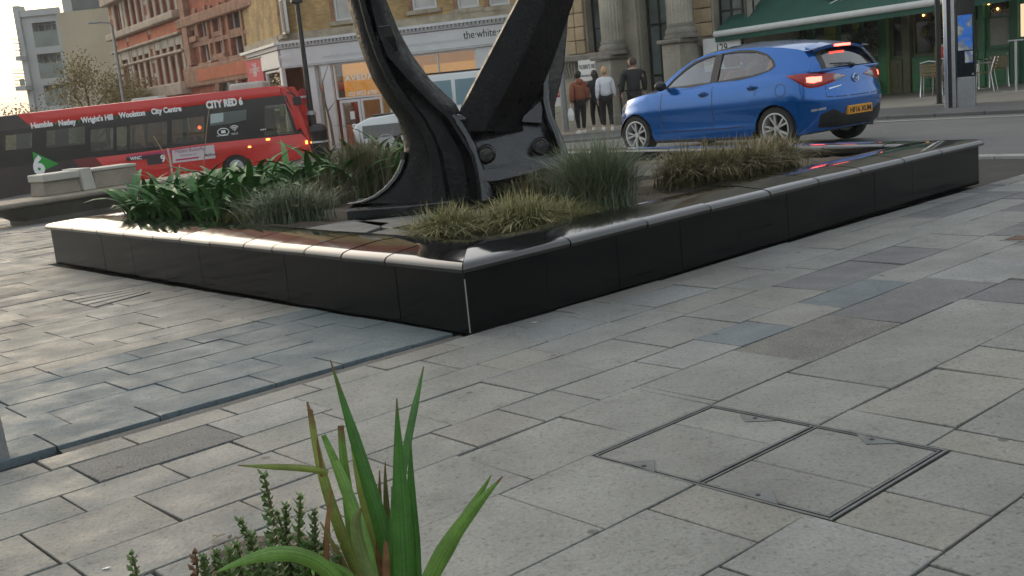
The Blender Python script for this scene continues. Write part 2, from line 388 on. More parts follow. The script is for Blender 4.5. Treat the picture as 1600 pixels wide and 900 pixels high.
# gravel-filled drain strip
GRAVEL = mat('grit', (.13,.125,.115), .9, var=.2, vs=4, fine=.4, fs=120, bump=.8, bs=120, space='World')
mb = MB(); n = 40; rings = []
for i in range(n+1):
    u = -2.22+2.2*i/n
    rings.append([gUV(u, -.122+rs.uniform(-.004,.004), -.02), gUV(u, -.07, -.006+rs.uniform(-.003,.003)), gUV(u, -.008+rs.uniform(-.003,.003), -.016)])
mb.loft(rings, closed=False, cap=False); struct(mb.build('drain_strip', GRAVEL, smooth=60, normals=False), 'stuff')
# kerb at the edge of the square
for k in range(30):
    v = 8-k*.9
    o = strip_solid(8.46, 8.62, v-.893, v, -.25, .004, 1).build('kerb_stone', KERB, paving, bevel=(.01, 1))
# access cover with stone inlay
ac = thing('access_cover', 'steel framed access cover filled with four stone slabs, flush in the paving', 'access cover')
def cslab(a, b, c, d, z=0): return MB().loft([[gUV(a,c,-.03), gUV(b,c,-.03), gUV(b,d,-.03), gUV(a,d,-.03)], [gUV(a,c,z-.003), gUV(b,c,z-.003), gUV(b,d,z-.003), gUV(a,d,z-.003)], [gUV(a+.003,c+.003,z), gUV(b-.003,c+.003,z), gUV(b-.003,d-.003,z), gUV(a+.003,d-.003,z)]])
fr = MB(); u0, u1, v0, v1 = COVER; vm = 2.40
for (a, b, c, d) in ((u0+.004,u1-.004,v0+.004,v0+.014),(u0+.004,u1-.004,v1-.014,v1-.004),(u0+.004,u0+.014,v0+.015,v1-.015),(u1-.014,u1-.004,v0+.015,v1-.015),(u0+.022,u1-.022,v0+.022,v0+.028),(u0+.022,u1-.022,v1-.028,v1-.022),(u0+.022,u0+.028,v0+.029,v1-.029),(u1-.028,u1-.022,v0+.029,v1-.029),(u0+.029,u1-.029,vm-.012,vm-.006),(u0+.029,u1-.029,vm+.006,vm+.012)):
    fr.loft([[gUV(a,c,-.03), gUV(b,c,-.03), gUV(b,d,-.03), gUV(a,d,-.03)], [gUV(a,c,.0015), gUV(b,c,.0015), gUV(b,d,.0015), gUV(a,d,.0015)]])
DULLSTEEL = mat('dull_steel', (.17,.175,.17), .5, .7, var=.25, vs=14)
fr.build('frame', DULLSTEEL, ac)
for (a, b, c, d) in ((u0+.034,-.60,v0+.034,vm-.016),(-.594,u1-.034,v0+.034,vm-.016),(u0+.034,-.765,vm+.016,v1-.034),(-.759,u1-.034,vm+.016,v1-.034)):
    o = cslab(a, b, c, d).build('slab', SLAB, ac); o.color = (*slabcol('n'), 1)
for (pa, pb, pc, hole) in (((975,722),(1022,719),(1023,738),(1006,728)),((1148,769),(1206,765),(1215,788),(1184,773)),((1156,647),(1213,657),(1164,659),(1180,653)),((1339,678),(1406,692),(1353,694),(1362,686))):
    q = [onz(*p, .002) for p in (pa, pb, pc)]; o = MB().prism([p-Vector((0,0,.02)) for p in q], (0,0,.021)).build('lifting_plate', DULLSTEEL, ac)
    h = onz(*hole, .0035); MB().lathe([(.009,0),(.009,.0012),(.006,.0012)], 10, h).build('keyhole', BLACK, o)
# drain cover on the left, small cover on the right
dc = thing('drain_cover', 'long slotted drain cover in the paving left of the dark planter', 'drain cover')
q = [onz(*p) for p in ((97,468),(205,451),(236,457),(148,481))]
def bil(s, t): return (q[0].lerp(q[1], s)).lerp(q[3].lerp(q[2], s), t)
mb = MB()
for k in range(4):
    a, b = k/4+.03, k/4+.215
    mb.loft([[bil(.01,a)-Vector((0,0,.02)), bil(.99,a)-Vector((0,0,.02)), bil(.99,b)-Vector((0,0,.02)), bil(.01,b)-Vector((0,0,.02))], [p+Vector((0,0,.005)) for p in (bil(.01,a), bil(.99,a), bil(.99,b), bil(.01,b))]])
    o = mb.build('bar', SLAB, dc); o.color = (.25,.245,.23,1); mb = MB()
MB().loft([[p+Vector((0,0,.0025)) for p in (bil(0,0), bil(1,0), bil(1,1), bil(0,1))], [p+Vector((0,0,.0035)) for p in (bil(0,0), bil(1,0), bil(1,1), bil(0,1))]]).build('pit', MORTAR, dc)
sc_ = thing('water_valve_cover', 'small rusty square valve cover at the right edge of the paving', 'valve cover')
P = onz(1592, 373); U, V_ = uvof(P)
def ub(a, b, c, d, z0, z1): return MB().loft([[UV(a,c,z0), UV(b,c,z0), UV(b,d,z0), UV(a,d,z0)], [UV(a,c,z1), UV(b,c,z1), UV(b,d,z1), UV(a,d,z1)]])
ub(U-.1, U+.1, V_-.08, V_+.08, -.02, .005).build('frame', STEEL, sc_); ub(U-.08, U+.08, V_-.06, V_+.06, -.01, .008).build('lid', mat('rusty_iron', (.12,.07,.045), .8, var=.3, vs=20, fine=.3, fs=90), sc_)
# ================================================================== PLANTER of polished black granite
GRANITE = mat('polished_black_granite', (.0035,.004,.004), .14, var=.6, vs=1.2, fine=.3, fs=140, rvar=.08, space='World', spec=.24)
COPING = mat('polished_coping_granite', (.010,.010,.0105), .085, var=.35, vs=1.5, fine=.3, fs=140, rvar=.03, space='World', spec=.85, coat=.4)
SOIL = mat('bark_soil', (.075,.058,.042), .95, var=.4, vs=4, fine=.45, fs=50, bump=1.0, bs=35, space='World')
planter = thing('planter', 'square black granite planter with polished coping around the iron sculpture', 'planter', A0)
PA, PB = Vector((0,0,0)), Vector((4.36,10.024,0))-A0
PD = Vector((-4.45,10.795,0))-A0; PC = PB+PD
def side(P, Q, joints, panels, inner=True):
    d = (Q-P); L = d.length; d.normalize(); inn = Vector((-d.y, d.x, 0))
    return P, d, L, inn
PROF = [(-.03,.352),(-.037,.362),(-.038,.372),(-.033,.386),(-.018,.398),(.008,.406),(.04,.4110),(.12,.4195),(.20,.4275),(.24,.4300),(.29,.4305),(.38,.4285),(.46,.4255),(.49,.420),(.508,.408),(.512,.39),(.505,.35)]
JL = [0,.69,1.16,1.60,2.02,2.42,2.95,3.45,3.96,4.55,5.15,5.75,6.45]; JR = [0,.8,1.5,2.15,2.84,3.47,4.08,4.76,5.41,6.19]
JB = [0,.66,1.3,1.95,2.6,3.25,3.9,4.55,5.2,5.85,6.45]; JF = [0,.62,1.24,1.86,2.48,3.1,3.72,4.34,4.96,5.58,6.19]
rp = random.Random(5)
def make_side(P, Q, joints, rev=False):
    # P->Q anticlockwise seen from above: the inside lies on the left hand
    d = Q-P; L = d.length; d = d/L; inn = Vector((-d.y, d.x, 0))
    js = [j*L/joints[-1] for j in joints]
    if rev: js = [L-j for j in js][::-1]
    for a, b in zip(js, js[1:]):
        first, last = a < 1e-6, b > L-1e-6
        rings = []; n = 3; g_ = .0065; dz = rp.uniform(-.002, .002); ro = rp.uniform(-.0022, .0022)
        for k in range(n+1):
            ring = []
            for (o, z) in PROF:
                aa = a+g_ if not first else o+g_*.5
                bb = b-g_ if not last else L-o-g_*.5
                s = aa+(bb-aa)*k/n
                ring.append(P+d*s+inn*o+Vector((0,0,z+dz+ro*(s-(a+b)/2)/.3)))
            rings.append(ring)
        MB().loft(rings).build('coping_stone', COPING, planter, smooth=35)
    npan = max(2, round(L/.62))
    for k in range(npan):
        a, b = L*k/npan, L*(k+1)/npan
        q = [P+d*(a+.002), P+d*(b-.002)]
        t = rp.uniform(-.0012, .0012)
        MB().prism([q[0]+inn*t, q[1]+inn*t, q[1]+inn*.04, q[0]+inn*.04], (0,0,.358)).build('facing_panel', GRANITE, planter)
    q = [P+inn*.50+d*.50, Q+inn*.50-d*.50]
    MB().prism([q[0], q[1], q[1]-inn*.05, q[0]-inn*.05], (0,0,.37)).build('inner_wall', GRANITE, planter)
make_side(PA, PB, JR); make_side(PB, PC, JB); make_side(PC, PD, JF); make_side(PD, PA, JL, rev=True)
# bright arris strip down the near corner
ex = (PB.normalized()+PD.normalized()).normalized()
MB().prism([ex*-.004+Vector((-.003,0,.01)), ex*-.004+Vector((.003,0,.01)), Vector((.004,.004,.01)), Vector((-.004,.004,.01))], (0,0,.30)).build('corner_arris', STEEL, planter)
# soil inside
def PL(s, t, z): p = A0+PB*s+PD*t; return Vector((p.x, p.y, z))
mb = MB(); n = 44; rs2 = random.Random(3)
hm = [[.315+.02*math.sin(i*.9+j*.4)+rs2.uniform(-.014,.014) for j in range(n+1)] for i in range(n+1)]
mb.add([PL(.07+.86*i/n, .07+.86*j/n, hm[i][j]) for i in range(n+1) for j in range(n+1)], [(i*(n+1)+j, (i+1)*(n+1)+j, (i+1)*(n+1)+j+1, i*(n+1)+j+1) for i in range(n) for j in range(n)])
struct(mb.build('soil', SOIL, smooth=True, normals=False))
SOILZ = .32
# ================================================================== IRON SCULPTURE (a great anchor: crown, shank, curved arms)
IRON = mat('black_painted_iron', (.0055,.0068,.0075), .26, var=.45, vs=3, bump=.55, bs=16, rvar=.12, spec=.55, coat=.55)
IRONR = mat('rough_black_painted_iron', (.004,.0045,.005), .42, var=.4, vs=6, bump=.9, bs=30, rvar=.18, spec=.24)
anchor = thing('anchor_sculpture', 'huge black iron anchor standing on its crown in the granite planter', 'sculpture', onz(690, 330, SOILZ))
AO = anchor.location
def ap(px, py, Y): return ony(px, py, Y)-AO
# left arm: curved horn with a rough rib, flaring into its foot
ROWSA = [(-330,455,482,505,528),(-220,492,518,540,560),(-120,518,545,562,583),(-50,531,557,572,594),(0,542,566,580,604),(50,555,580,592,624),(87,567,594,607,645),(125,582,612,640,673),(162,605,637,676,712),(185,621,655,702,724),
 (217,630,672,722,735),(242,632,680,737,746),(270,622,684,744,752),(292,604,686,747,756),(308,581,688,749,758),(318,556,690,750,760)]
rings = []
for i, (y, a, b, c, d) in enumerate(ROWSA):
    t = i/(len(ROWSA)-1); Yb = 9.12-.12*t
    wdt = d-a; f = .035+.03*t
    flare = max(0, (i-11)/4)
    ring = [ap(a, y, Yb+.26), ap(a+2, y+1, Yb+.20), ap(a+.10*wdt+6*flare, y, Yb+.13+.05*flare), ap(a+(b-a)*.55, y, Yb+.09+.06*flare), ap(b-.11*wdt, y, Yb+.085), ap(b-.07*wdt, y, Yb+.02), ap(b+.05*wdt, y, Yb+.015),
            ap(b+.10*wdt, y, Yb+.09), ap(b+(c-b)*.72, y, Yb+.12), ap(c-5, y, Yb+.06), ap(c-1.5, y, Yb+.02), ap(c+3, y, Yb+.03), ap((c+d)/2+2, y, Yb+.12), ap(d, y, Yb+.34), ap(d-.05*wdt, y, Yb+.46), ap((a+d)/2, y, Yb+.58), ap(a+.08*wdt, y, Yb+.44)]
    rings.append(ring)
arm = MB().loft(rings).build('curved_arm', IRONR, anchor, smooth=48)
# flange with a bevelled edge that sweeps out to the foot on the left
fl = []
for (x, y) in ((629,236),(631,250),(625,266),(616,281),(603,295),(587,307),(568,315),(545,319)):
    fl.append([ap(x-4, y-1, 9.20), ap(x+2, y+1, 9.18), ap(x+3, y+1.5, 9.50), ap(x-4, y-1, 9.56)])
MB().loft(fl).build('flange', IRON, anchor, bevel=(.004,1))
# foot plate and pad
zt = ap(620, 319, 9.05).z
q = [ap(540, 321, 8.98), ap(640, 324, 8.86), ap(705, 322, 8.92), ap(752, 317, 9.2), ap(735, 303, 9.9), ap(560, 310, 9.9)]
q = [Vector((p.x, p.y, zt-.005)) for p in q]
MB().prism([p-Vector((0,0,.085)) for p in q], (0,0,.085)).build('foot_plate', IRON, anchor, bevel=(.008,1))
c_ = sum(q, Vector())/len(q); q2 = [c_+(p-c_)*.88 for p in q]
MB().prism([p-Vector((0,0,.20)) for p in q2], (0,0,.116)).build('foot_pad', IRON, anchor, bevel=(.008,1))
# crown: thick plate with a recess and two great bolts
CY = 9.02
def cp(px, py, dy=0.0): return ap(px, py, CY+(px-745)*.0016+(318-py)*.0013+dy)
outer = [(752,318),(770,319),(882,257),(887,240),(884,226),(870,203),(862,185),(853,162),(846,192),(815,191),(765,197),(742,206),(722,190),(706,176),(716,200),(730,224),(740,252),(747,290)]
MB().prism([cp(*p, .115) for p in outer], (0,.36,0)).build('crown', IRON, anchor, smooth=30, bevel=(.014,2))
tp_ = ((745,266),(776,264),(812,257),(874,243),(888,252)); bt_ = ((762,322),(790,328),(828,318),(864,300),(890,264)); md_ = ((747,284),(777,282),(813,274),(876,256),(889,256))
MB().loft([[cp(*p, .45) for p in tp_], [cp(*p, .0) for p in tp_], [cp(*p, -.015) for p in md_], [cp(*p, .24) for p in bt_], [cp(*p, .5) for p in bt_]], closed=False, cap=False).build('crown_foot', IRON, anchor, smooth=50)
# raised rim left, bottom and right of the recess
def rim(pts, w, dep=.0, name='crown_rim', thick=.085):
    rings = []
    for i, (x, y) in enumerate(pts):
        a = Vector(pts[max(0,i-1)]); b = Vector(pts[min(len(pts)-1,i+1)]); t = (b-a).normalized(); nn = Vector((-t.y, t.x))
        W = w[i] if isinstance(w, list) else w
        l, r_ = Vector((x,y))+nn*W, Vector((x,y))-nn*W
        rings.append([cp(l.x, l.y, .10), cp(l.x, l.y, .02+dep), cp((l.x*.7+r_.x*.3), l.y*.7+r_.y*.3, -.012+dep), cp((l.x*.3+r_.x*.7), l.y*.3+r_.y*.7, -.012+dep), cp(r_.x, r_.y, .02+dep), cp(r_.x, r_.y, .10)])
    return MB().loft(rings).build(name, IRON, anchor, smooth=50)
rim([(707,180),(720,196),(731,214),(738,230),(744,250),(750,270),(757,290),(762,312)], [7,8,8,8,8,9,12,14])
rim([(862,72),(856,100),(852,130),(852,158),(858,184),(868,206),(877,228),(881,246)], [3,5,6,7,7,7,7,7], .0, 'crown_rim', .2)
MB().sphere(cp(717,187,.02), .055, 14, 9, sz=(1.2,.5,.8)).build('boss', IRON, anchor, smooth=True)
# light-catching web between shank and rim
MB().loft([[cp(816,190,.06), cp(846,192,.05), cp(846,196,.3), cp(816,194,.3)], [cp(822,165,.10), cp(848,160,.06), cp(848,160,.32), cp(822,165,.32)], [cp(838,122,.16), cp(850,125,.08), cp(850,125,.34), cp(838,122,.34)], [cp(855,88,.22), cp(860,88,.14), cp(860,88,.34), cp(855,88,.34)]]).build('web', IRON, anchor, smooth=60)
for (x, y, r_) in ((760,241,.066), (845,229,.064)):
    c = cp(x, y, .065); hx = MB()
    hx.lathe([(.001,.09),(r_*1.22,.09),(r_*1.22,.0),(r_*1.1,-.01),(r_,-.012),(r_,-.065),(r_*.86,-.082),(.001,-.085)], 20, c, 'Y')
    hx.build('bolt', IRON, anchor, smooth=40)
# shank: heavy square bar rising to the right out of the crown
SY = 9.14
sh = []
for (y, l, m_, r_) in ((205,712,758,818),(188,714,763,816),(165,721,776,832),(130,739,795,850),(90,760,815,866),(50,781,832,880),(0,807,853,897),(-60,838,880,921),(-150,884,922,957),(-330,976,1008,1036)):
    sh.append([ap(l, y, SY+.10), ap(l+3, y, SY+.05), ap(m_-4, y, SY-.005), ap(m_+3, y, SY+.0), ap(r_, y, SY+.26), ap(r_-2, y, SY+.34), ap(l+2, y, SY+.40), ap(l, y, SY+.34)])
MB().loft(sh).build('shank', IRONR, anchor, smooth=35)
# second arm behind the shank
s2 = []
for (y, l, r_) in ((200,815,868),(165,822,867),(130,832,876),(100,842,882),(60,850,885),(25,858,888),(-20,868,896),(-120,880,925),(-330,930,1000)):
    s2.append([ap(l, y, 9.62), ap(r_, y, 9.62), ap(r_, y, 9.98), ap(l, y, 9.98)])
MB().loft(s2).build('second_arm', IRON, anchor, smooth=35, bevel=(.01,1))
# collar lug high on the left arm
MB().loft([[ap(590,41,9.10), ap(611,38,9.10), ap(613,44,9.3), ap(592,46,9.3)], [ap(588,60,9.12), ap(616,56,9.12), ap(620,60,9.3), ap(592,64,9.3)], [ap(594,84,9.16), ap(622,78,9.16), ap(626,82,9.34), ap(598,88,9.34)]]).build('lug', IRON, anchor, bevel=(.008,1))
# flat stone pads under the foot
PADM = mat('grey_slate_pad', (.085,.09,.09), .65, var=.2, vs=3, space='World', rvar=.1)
pd = thing('stone_pad', 'flat grey slate pads lying in the planter under the anchor foot', 'paving slab', onz(600, 355, SOILZ))
for quad in (((470,362),(552,347),(610,352),(560,372)),((556,350),(665,338),(760,346),(640,366)),((565,372),(640,354),(672,366),(600,385))):
    q = [onz(*p, SOILZ+.012)-pd.location for p in quad]
    MB().prism([p-Vector((0,0,.03)) for p in q], (0,0,.05)).build('slab', PADM, pd, bevel=(.004,1))
pd2 = thing('stone_pad', 'flat grey slate pad beyond the long grass, near the far coping', 'paving slab', onz(990, 272, SOILZ))
q = [onz(*p, SOILZ+.012)-pd2.location for p in ((950,285),(1005,262),(1040,262),(1020,278))]
MB().prism([p-Vector((0,0,.03)) for p in q], (0,0,.06)).build('slab', PADM, pd2, bevel=(.004,1))
# ================================================================== PLANTS
def leafmat(name, col, rough=.42, var=.3, tipcol=None):
    m = mat(name, col, rough, var=var, vs=9, objvar=.25, fine=.12, fs=40)
    p = m.node_tree.nodes['Principled BSDF']; p.inputs['Subsurface Weight'].default_value = 0
    return m
STRAP = leafmat('dark_strap_leaf', (.050,.145,.034), .5); STRAP2 = leafmat('mid_strap_leaf', (.085,.195,.05), .52)
def blade(mb, base, ang, L, w, arch, lift, n=6, m=0, fold=.25, droop=0.0):
    d = Vector((math.cos(ang), math.sin(ang), 0)); s = Vector((-d.y, d.x, 0)); rows = []
    for k in range(n+1):
        t = k/n
        p = base + d*(L*arch*t**1.4) + Vector((0,0, L*lift*(t-.5*(1+droop)*t*t)*1.6))
        ww = w*(.45+1.1*t if t < .45 else .95*(1-((t-.45)/.55)**1.7)+.02)
        rows.append([p-s*ww+Vector((0,0,ww*fold)), p, p+s*ww+Vector((0,0,ww*fold))])
    vs = [q for r in rows for q in r]; fs = []
    for k in range(n):
        for i in (0,1): fs.append((k*3+i, k*3+i+1, k*3+i+4, k*3+i+3))
    mb.add(vs, fs, m)
# --- strap-leaved plants massed along the far left of the bed: each plant a thing, each leaf a part
rp = random.Random(21)
leafmeshes = []
for k in range(14):
    mb = MB(); L = rp.uniform(.46, .66)
    blade(mb, Vector(), 0, L, rp.uniform(.032, .046), rp.uniform(.55, 1.0), rp.uniform(.65, 1.05), 6, 0, rp.uniform(.15,.5), rp.uniform(0,.25))
    leafmeshes.append(mb.mesh('strap_leaf', STRAP if k % 3 else STRAP2, smooth=True, normals=False))
SP = []
for (s0, s1, t0, t1, n_) in ((.082,.115,.84,.92,4),(.11,.24,.74,.91,10),(.24,.40,.74,.91,11),(.40,.58,.72,.91,12),(.58,.86,.74,.91,12)):
    got = 0
    while got < n_:
        q = (rp.uniform(s0, s1), rp.uniform(t0, t1))
        if min([99]+[(PL(*q,0)-PL(*o,0)).length for o in SP]) > .20: SP.append(q); got += 1
        else: rp.random(); got += .02
for i, q in enumerate(SP):
    t = thing('strap_leaved_plant', 'lush dark green strap-leaved plant massed in the far left of the planter', 'plant', PL(*q, SOILZ), rp.uniform(0, 6), 'strap-leaved plants massed in the planter')
    for k in range(25):
        a = k*2.4+rp.uniform(-.4,.4); s = rp.uniform(.55, 1.02)*(.95 if i < 4 else 1.22 if i > 36 else 1); r_ = rp.uniform(.02,.13)
        inst('leaf', rp.choice(leafmeshes), t, (r_*math.cos(a+1), r_*math.sin(a+1), rp.uniform(-.03,.08)), (rp.uniform(-.3,.3), rp.uniform(-.45,.30), a), (s, s, s))
# --- grass tufts, one thing each
def grassmat(name, col, tip):
    m = bpy.data.materials.new(name); m.use_nodes = True; N, L = m.node_tree.nodes, m.node_tree.links; p = N['Principled BSDF']
    at = N.new('ShaderNodeAttribute'); at.attribute_name = 'hue'; r = N.new('ShaderNodeValToRGB'); r.color_ramp.elements[0].color = (*col,1); r.color_ramp.elements[1].color = (*tip,1)
    L.new(at.outputs['Fac'], r.inputs[0]); L.new(r.outputs[0], p.inputs['Base Color']); p.inputs['Roughness'].default_value = .6
    return m
G_BLUE = grassmat('blue_green_grass', (.10,.145,.085), (.29,.31,.19)); G_STRAW = grassmat('straw_tipped_grass', (.10,.115,.045), (.36,.27,.14))
G_MOP = grassmat('tawny_green_grass', (.13,.15,.05), (.40,.34,.16)); G_FEATH = grassmat('feathery_brown_grass', (.085,.11,.05), (.33,.25,.155))
def tuft(name, label, px, py, n, L, spread, upr, m, w=.0035, seed=0, rad=.06, sx=1.0, group=None, zz=None, dr=1.0):
    r_ = random.Random(seed+100); mb = MB(); hue = []
    for k in range(n):
        a = r_.uniform(0, 2*math.pi); q = r_.random()**.6; LL = L*r_.uniform(.55, 1.08); out = spread*q*r_.uniform(.7,1.2)
        b0 = Vector((r_.gauss(0, rad)*sx, r_.gauss(0, rad), -.01)); d = Vector((math.cos(a)*(1+.3*(sx-1)), math.sin(a), 0)); s = Vector((-d.y, d.x, 0)).normalized()*w*r_.uniform(.7,1.3)
        pts = []; h = r_.random()**1.3
        for t in (0, .3, .58, .8, 1):
            pts.append(b0+d*(out*LL*t**1.6)+Vector((0,0,LL*upr*(t-(.55*out+.12)*t*t*(1.15-.3*upr)*dr)))+Vector((r_.gauss(0,.004), r_.gauss(0,.004), 0)))
        vs = []
        for p, ww in zip(pts, (1,.95,.8,.55)): vs += [p-s*ww, p+s*ww]
        vs.append(pts[-1]); o = len(mb.v)
        mb.add(vs, [(0,1,3,2),(2,3,5,4),(4,5,7,6),(6,7,8)]); hue += [h*.3, h*.3, h*.55, h*.55, h*.8, h*.8, h, h, min(1, h+.25)]
    o = mb.build(name, m, None, smooth=True, normals=False); at = o.data.attributes.new('hue', 'FLOAT', 'POINT'); at.data.foreach_set('value', hue)
    o.location = onz(px, py, SOILZ if zz is None else zz); return tag(o, label, 'ornamental grass', group)
tuft('grass_tuft', 'blue green grass tuft in front of the strap leaves, nearest the left coping', 292, 338, 1000, .50, .95, .95, G_BLUE, seed=1, rad=.09)
tuft('grass_tuft', 'wide blue green grass tuft left of the anchor foot', 455, 346, 1300, .52, 1.0, .95, G_BLUE, seed=2, rad=.11, sx=1.3)
tuft('grass_tuft', 'low straw coloured grass tuft between the two blue green tufts', 378, 342, 420, .24, 1.0, .7, G_MOP, seed=3, rad=.08)
tuft('grass_tuft', 'tall feathery brown grass rising behind the left side of the anchor foot', 570, 305, 1000, .74, .6, 1.1, G_FEATH, seed=4, rad=.11, sx=1.2)
tuft('grass_tuft', 'feathery brown grass tuft hidden low at the left of the anchor', 520, 318, 600, .55, .7, .9, G_FEATH, seed=14, rad=.10)
tuft('grass_tuft', 'tawny mop of grass nearest the planter corner', 706, 368, 1700, .43, 1.15, .82, G_MOP, dr=1.35, seed=5, rad=.075, sx=1.45, w=.003)
tuft('grass_tuft', 'tawny mop of grass between the corner mop and the spiky green tuft', 815, 360, 1700, .45, 1.1, .9, G_MOP, dr=1.3, seed=6, rad=.08, sx=1.3, w=.003)
tuft('grass_tuft', 'big spiky green grass tuft at the right of the anchor crown', 936, 333, 2600, .74, .85, 1.0, G_BLUE, w=.0032, seed=7, rad=.085)
tuft('grass_tuft', 'fine straw haired tuft behind the spiky green tuft', 915, 295, 500, .52, .7, 1.0, G_FEATH, w=.0025, seed=17, rad=.12)
for i, (x, y, t_) in enumerate(((1068,291,'left end of the long straw grass mound near the far coping'),(1118,285,'second straw grass clump of the long mound near the far coping'),(1168,277,'third straw grass clump of the long mound near the far coping'),(1212,267,'right end of the long straw grass mound near the far coping'))):
    tuft('grass_tuft', t_, x, y, 1500, .56, 1.0, .9, G_STRAW, dr=1.3, seed=30+i, rad=.07, sx=1.2, group='straw grass mound by the far coping')
tuft('grass_tuft', 'low tawny grass tuft filling the gap before the spiky green tuft', 868, 350, 900, .40, 1.15, .75, G_MOP, seed=41, rad=.08, sx=1.4, dr=1.3, w=.003)
tuft('grass_tuft', 'small feathery tuft beneath the anchor crown', 838, 318, 700, .42, .9, .95, G_FEATH, seed=42, rad=.08, sx=1.3)
mb = MB(); r_ = random.Random(8)
for k in range(3500):
    s_, t_ = r_.uniform(.1,.9), r_.uniform(.1,.9); p = PL(s_, t_, .31)
    if r_.random() < .45: p = PL(r_.uniform(.1,.5), r_.uniform(.1,.3), .31)
    a = r_.uniform(0,6.28); l = r_.uniform(.02,.07); d = Vector((math.cos(a), math.sin(a), r_.uniform(.1,1.3)))*l; s = Vector((-math.sin(a), math.cos(a), 0))*.003
    mb.add([p-s, p+s, p+d], [(0,1,2)])
struct(mb.build('grass_litter', G_STRAW, normals=False), 'stuff')
CANE = mat('bamboo_cane', (.33,.23,.12), .6, var=.25, vs=8); PALE = mat('pale_cane', (.5,.47,.40), .6)
def cane(lab, pts, Y, r0, m, nm='plant_cane'):
    P = [ony(x, y, Y) for x, y in pts]; o = MB().tube([p-P[-1] for p in P], r0, 6).build(nm, m, smooth=True); o.location = P[-1]; tag(o, lab, 'cane')
cane('tall thin tan cane standing among the strap leaves, before the bus lettering', ((327,168),(323,200),(320,235),(316,285)), 12.6, .006, CANE)
cane('leaning thin tan cane before the bus windows', ((240,213),(255,237),(266,258),(272,285)), 12.9, .006, CANE)
cane('short white marker stake among the strap leaves', ((262,232),(266,250),(271,285)), 12.7, .012, PALE, 'marker_stake')
cane('bare dry grass stalk leaning up beside the car front wheel', ((952,195),(950,215),(943,240),(935,275)), 10.6, .004, CANE, 'grass_stalk')
# --- near plants at the foot of the frame
BED = mat('bed_soil', (.085,.07,.055), .95, var=.35, vs=9, fine=.5, fs=70, bump=1, bs=60, space='World')
q = [(340,866),(352,856),(372,852),(384,840),(412,836),(432,826),(455,829),(478,836),(500,850),(530,856),(560,872),(600,880),(640,900),(690,935),(720,1010),(560,1100),(330,1050),(318,930),(322,890)]
P = [onz(x, y, .004) for x, y in q]; c_ = sum(P, Vector())/len(P); mb = MB(); rr = random.Random(4)
rings = [[p+Vector((rr.uniform(-.01,.01), rr.uniform(-.01,.01), 0)) for p in P], [c_+(p-c_)*.8+Vector((0,0,.004+rr.uniform(0,.01))) for p in P], [c_+(p-c_)*.4+Vector((0,0,.008+rr.uniform(0,.015))) for p in P], [c_+(p-c_)*.05+Vector((0,0,.015)) for p in P]]
mb.loft(rings, cap=False); struct(mb.build('flower_bed', BED, smooth=True))
IRIS = mat('iris_leaf', (.045,.135,.022), .38, var=.25, vs=14, fine=.12, fs=120, objcol=True); BROWN = mat('withered_iris_leaf', (.20,.10,.035), .7, var=.4, vs=25, objcol=True)
iris = thing('iris_plant', 'clump of tall sword-shaped iris leaves with brown tips nearest the camera', 'plant', onz(600, 935))
def veins(m, sc=(16,.9,1)):
    N, L = m.node_tree.nodes, m.node_tree.links; p = N['Principled BSDF']; src = p.inputs['Base Color'].links[0].from_socket
    tc = N.new('ShaderNodeTexCoord'); mp = N.new('ShaderNodeMapping'); mp.inputs['Scale'].default_value = sc; n = N.new('ShaderNodeTexNoise'); n.inputs['Scale'].default_value = 1; n.inputs['Detail'].default_value = 2
    L.new(tc.outputs['UV'], mp.inputs[0]); L.new(mp.outputs[0], n.inputs['Vector']); r = N.new('ShaderNodeMapRange'); r.inputs[1].default_value, r.inputs[2].default_value, r.inputs[3].default_value, r.inputs[4].default_value = .35, .65, .72, 1.28
    L.new(n.outputs['Fac'], r.inputs[0]); x = N.new('ShaderNodeMixRGB'); x.blend_type = 'MULTIPLY'; x.inputs[0].default_value = 1; L.new(src, x.inputs[1]); L.new(r.outputs[0], x.inputs[2]); L.new(x.outputs[0], p.inputs['Base Color'])
    b = N.new('ShaderNodeBump'); b.inputs['Strength'].default_value = .25; b.inputs['Distance'].default_value = .003; L.new(n.outputs['Fac'], b.inputs['Height']); L.new(b.outputs[0], p.inputs['Normal'])
veins(IRIS); veins(BROWN)
N, L = IRIS.node_tree.nodes, IRIS.node_tree.links; p = N['Principled BSDF']; src = p.inputs['Base Color'].links[0].from_socket      # withered brown tips
tc = N.new('ShaderNodeTexCoord'); sp = N.new('ShaderNodeSeparateXYZ'); L.new(tc.outputs['UV'], sp.inputs[0]); no = N.new('ShaderNodeTexNoise'); no.inputs['Scale'].default_value = 25; L.new(tc.outputs['Object'], no.inputs['Vector'])
ad = N.new('ShaderNodeMath'); ad.operation = 'MULTIPLY_ADD'; ad.inputs[1].default_value = .16; L.new(no.outputs['Fac'], ad.inputs[0]); L.new(sp.outputs[1], ad.inputs[2]); r = N.new('ShaderNodeMapRange'); r.inputs[1].default_value, r.inputs[2].default_value = 1.0, 1.06
L.new(ad.outputs[0], r.inputs[0]); x = N.new('ShaderNodeMixRGB'); x.inputs[2].default_value = (.16,.085,.03,1); L.new(r.outputs[0], x.inputs[0]); L.new(src, x.inputs[1]); L.new(x.outputs[0], p.inputs['Base Color'])
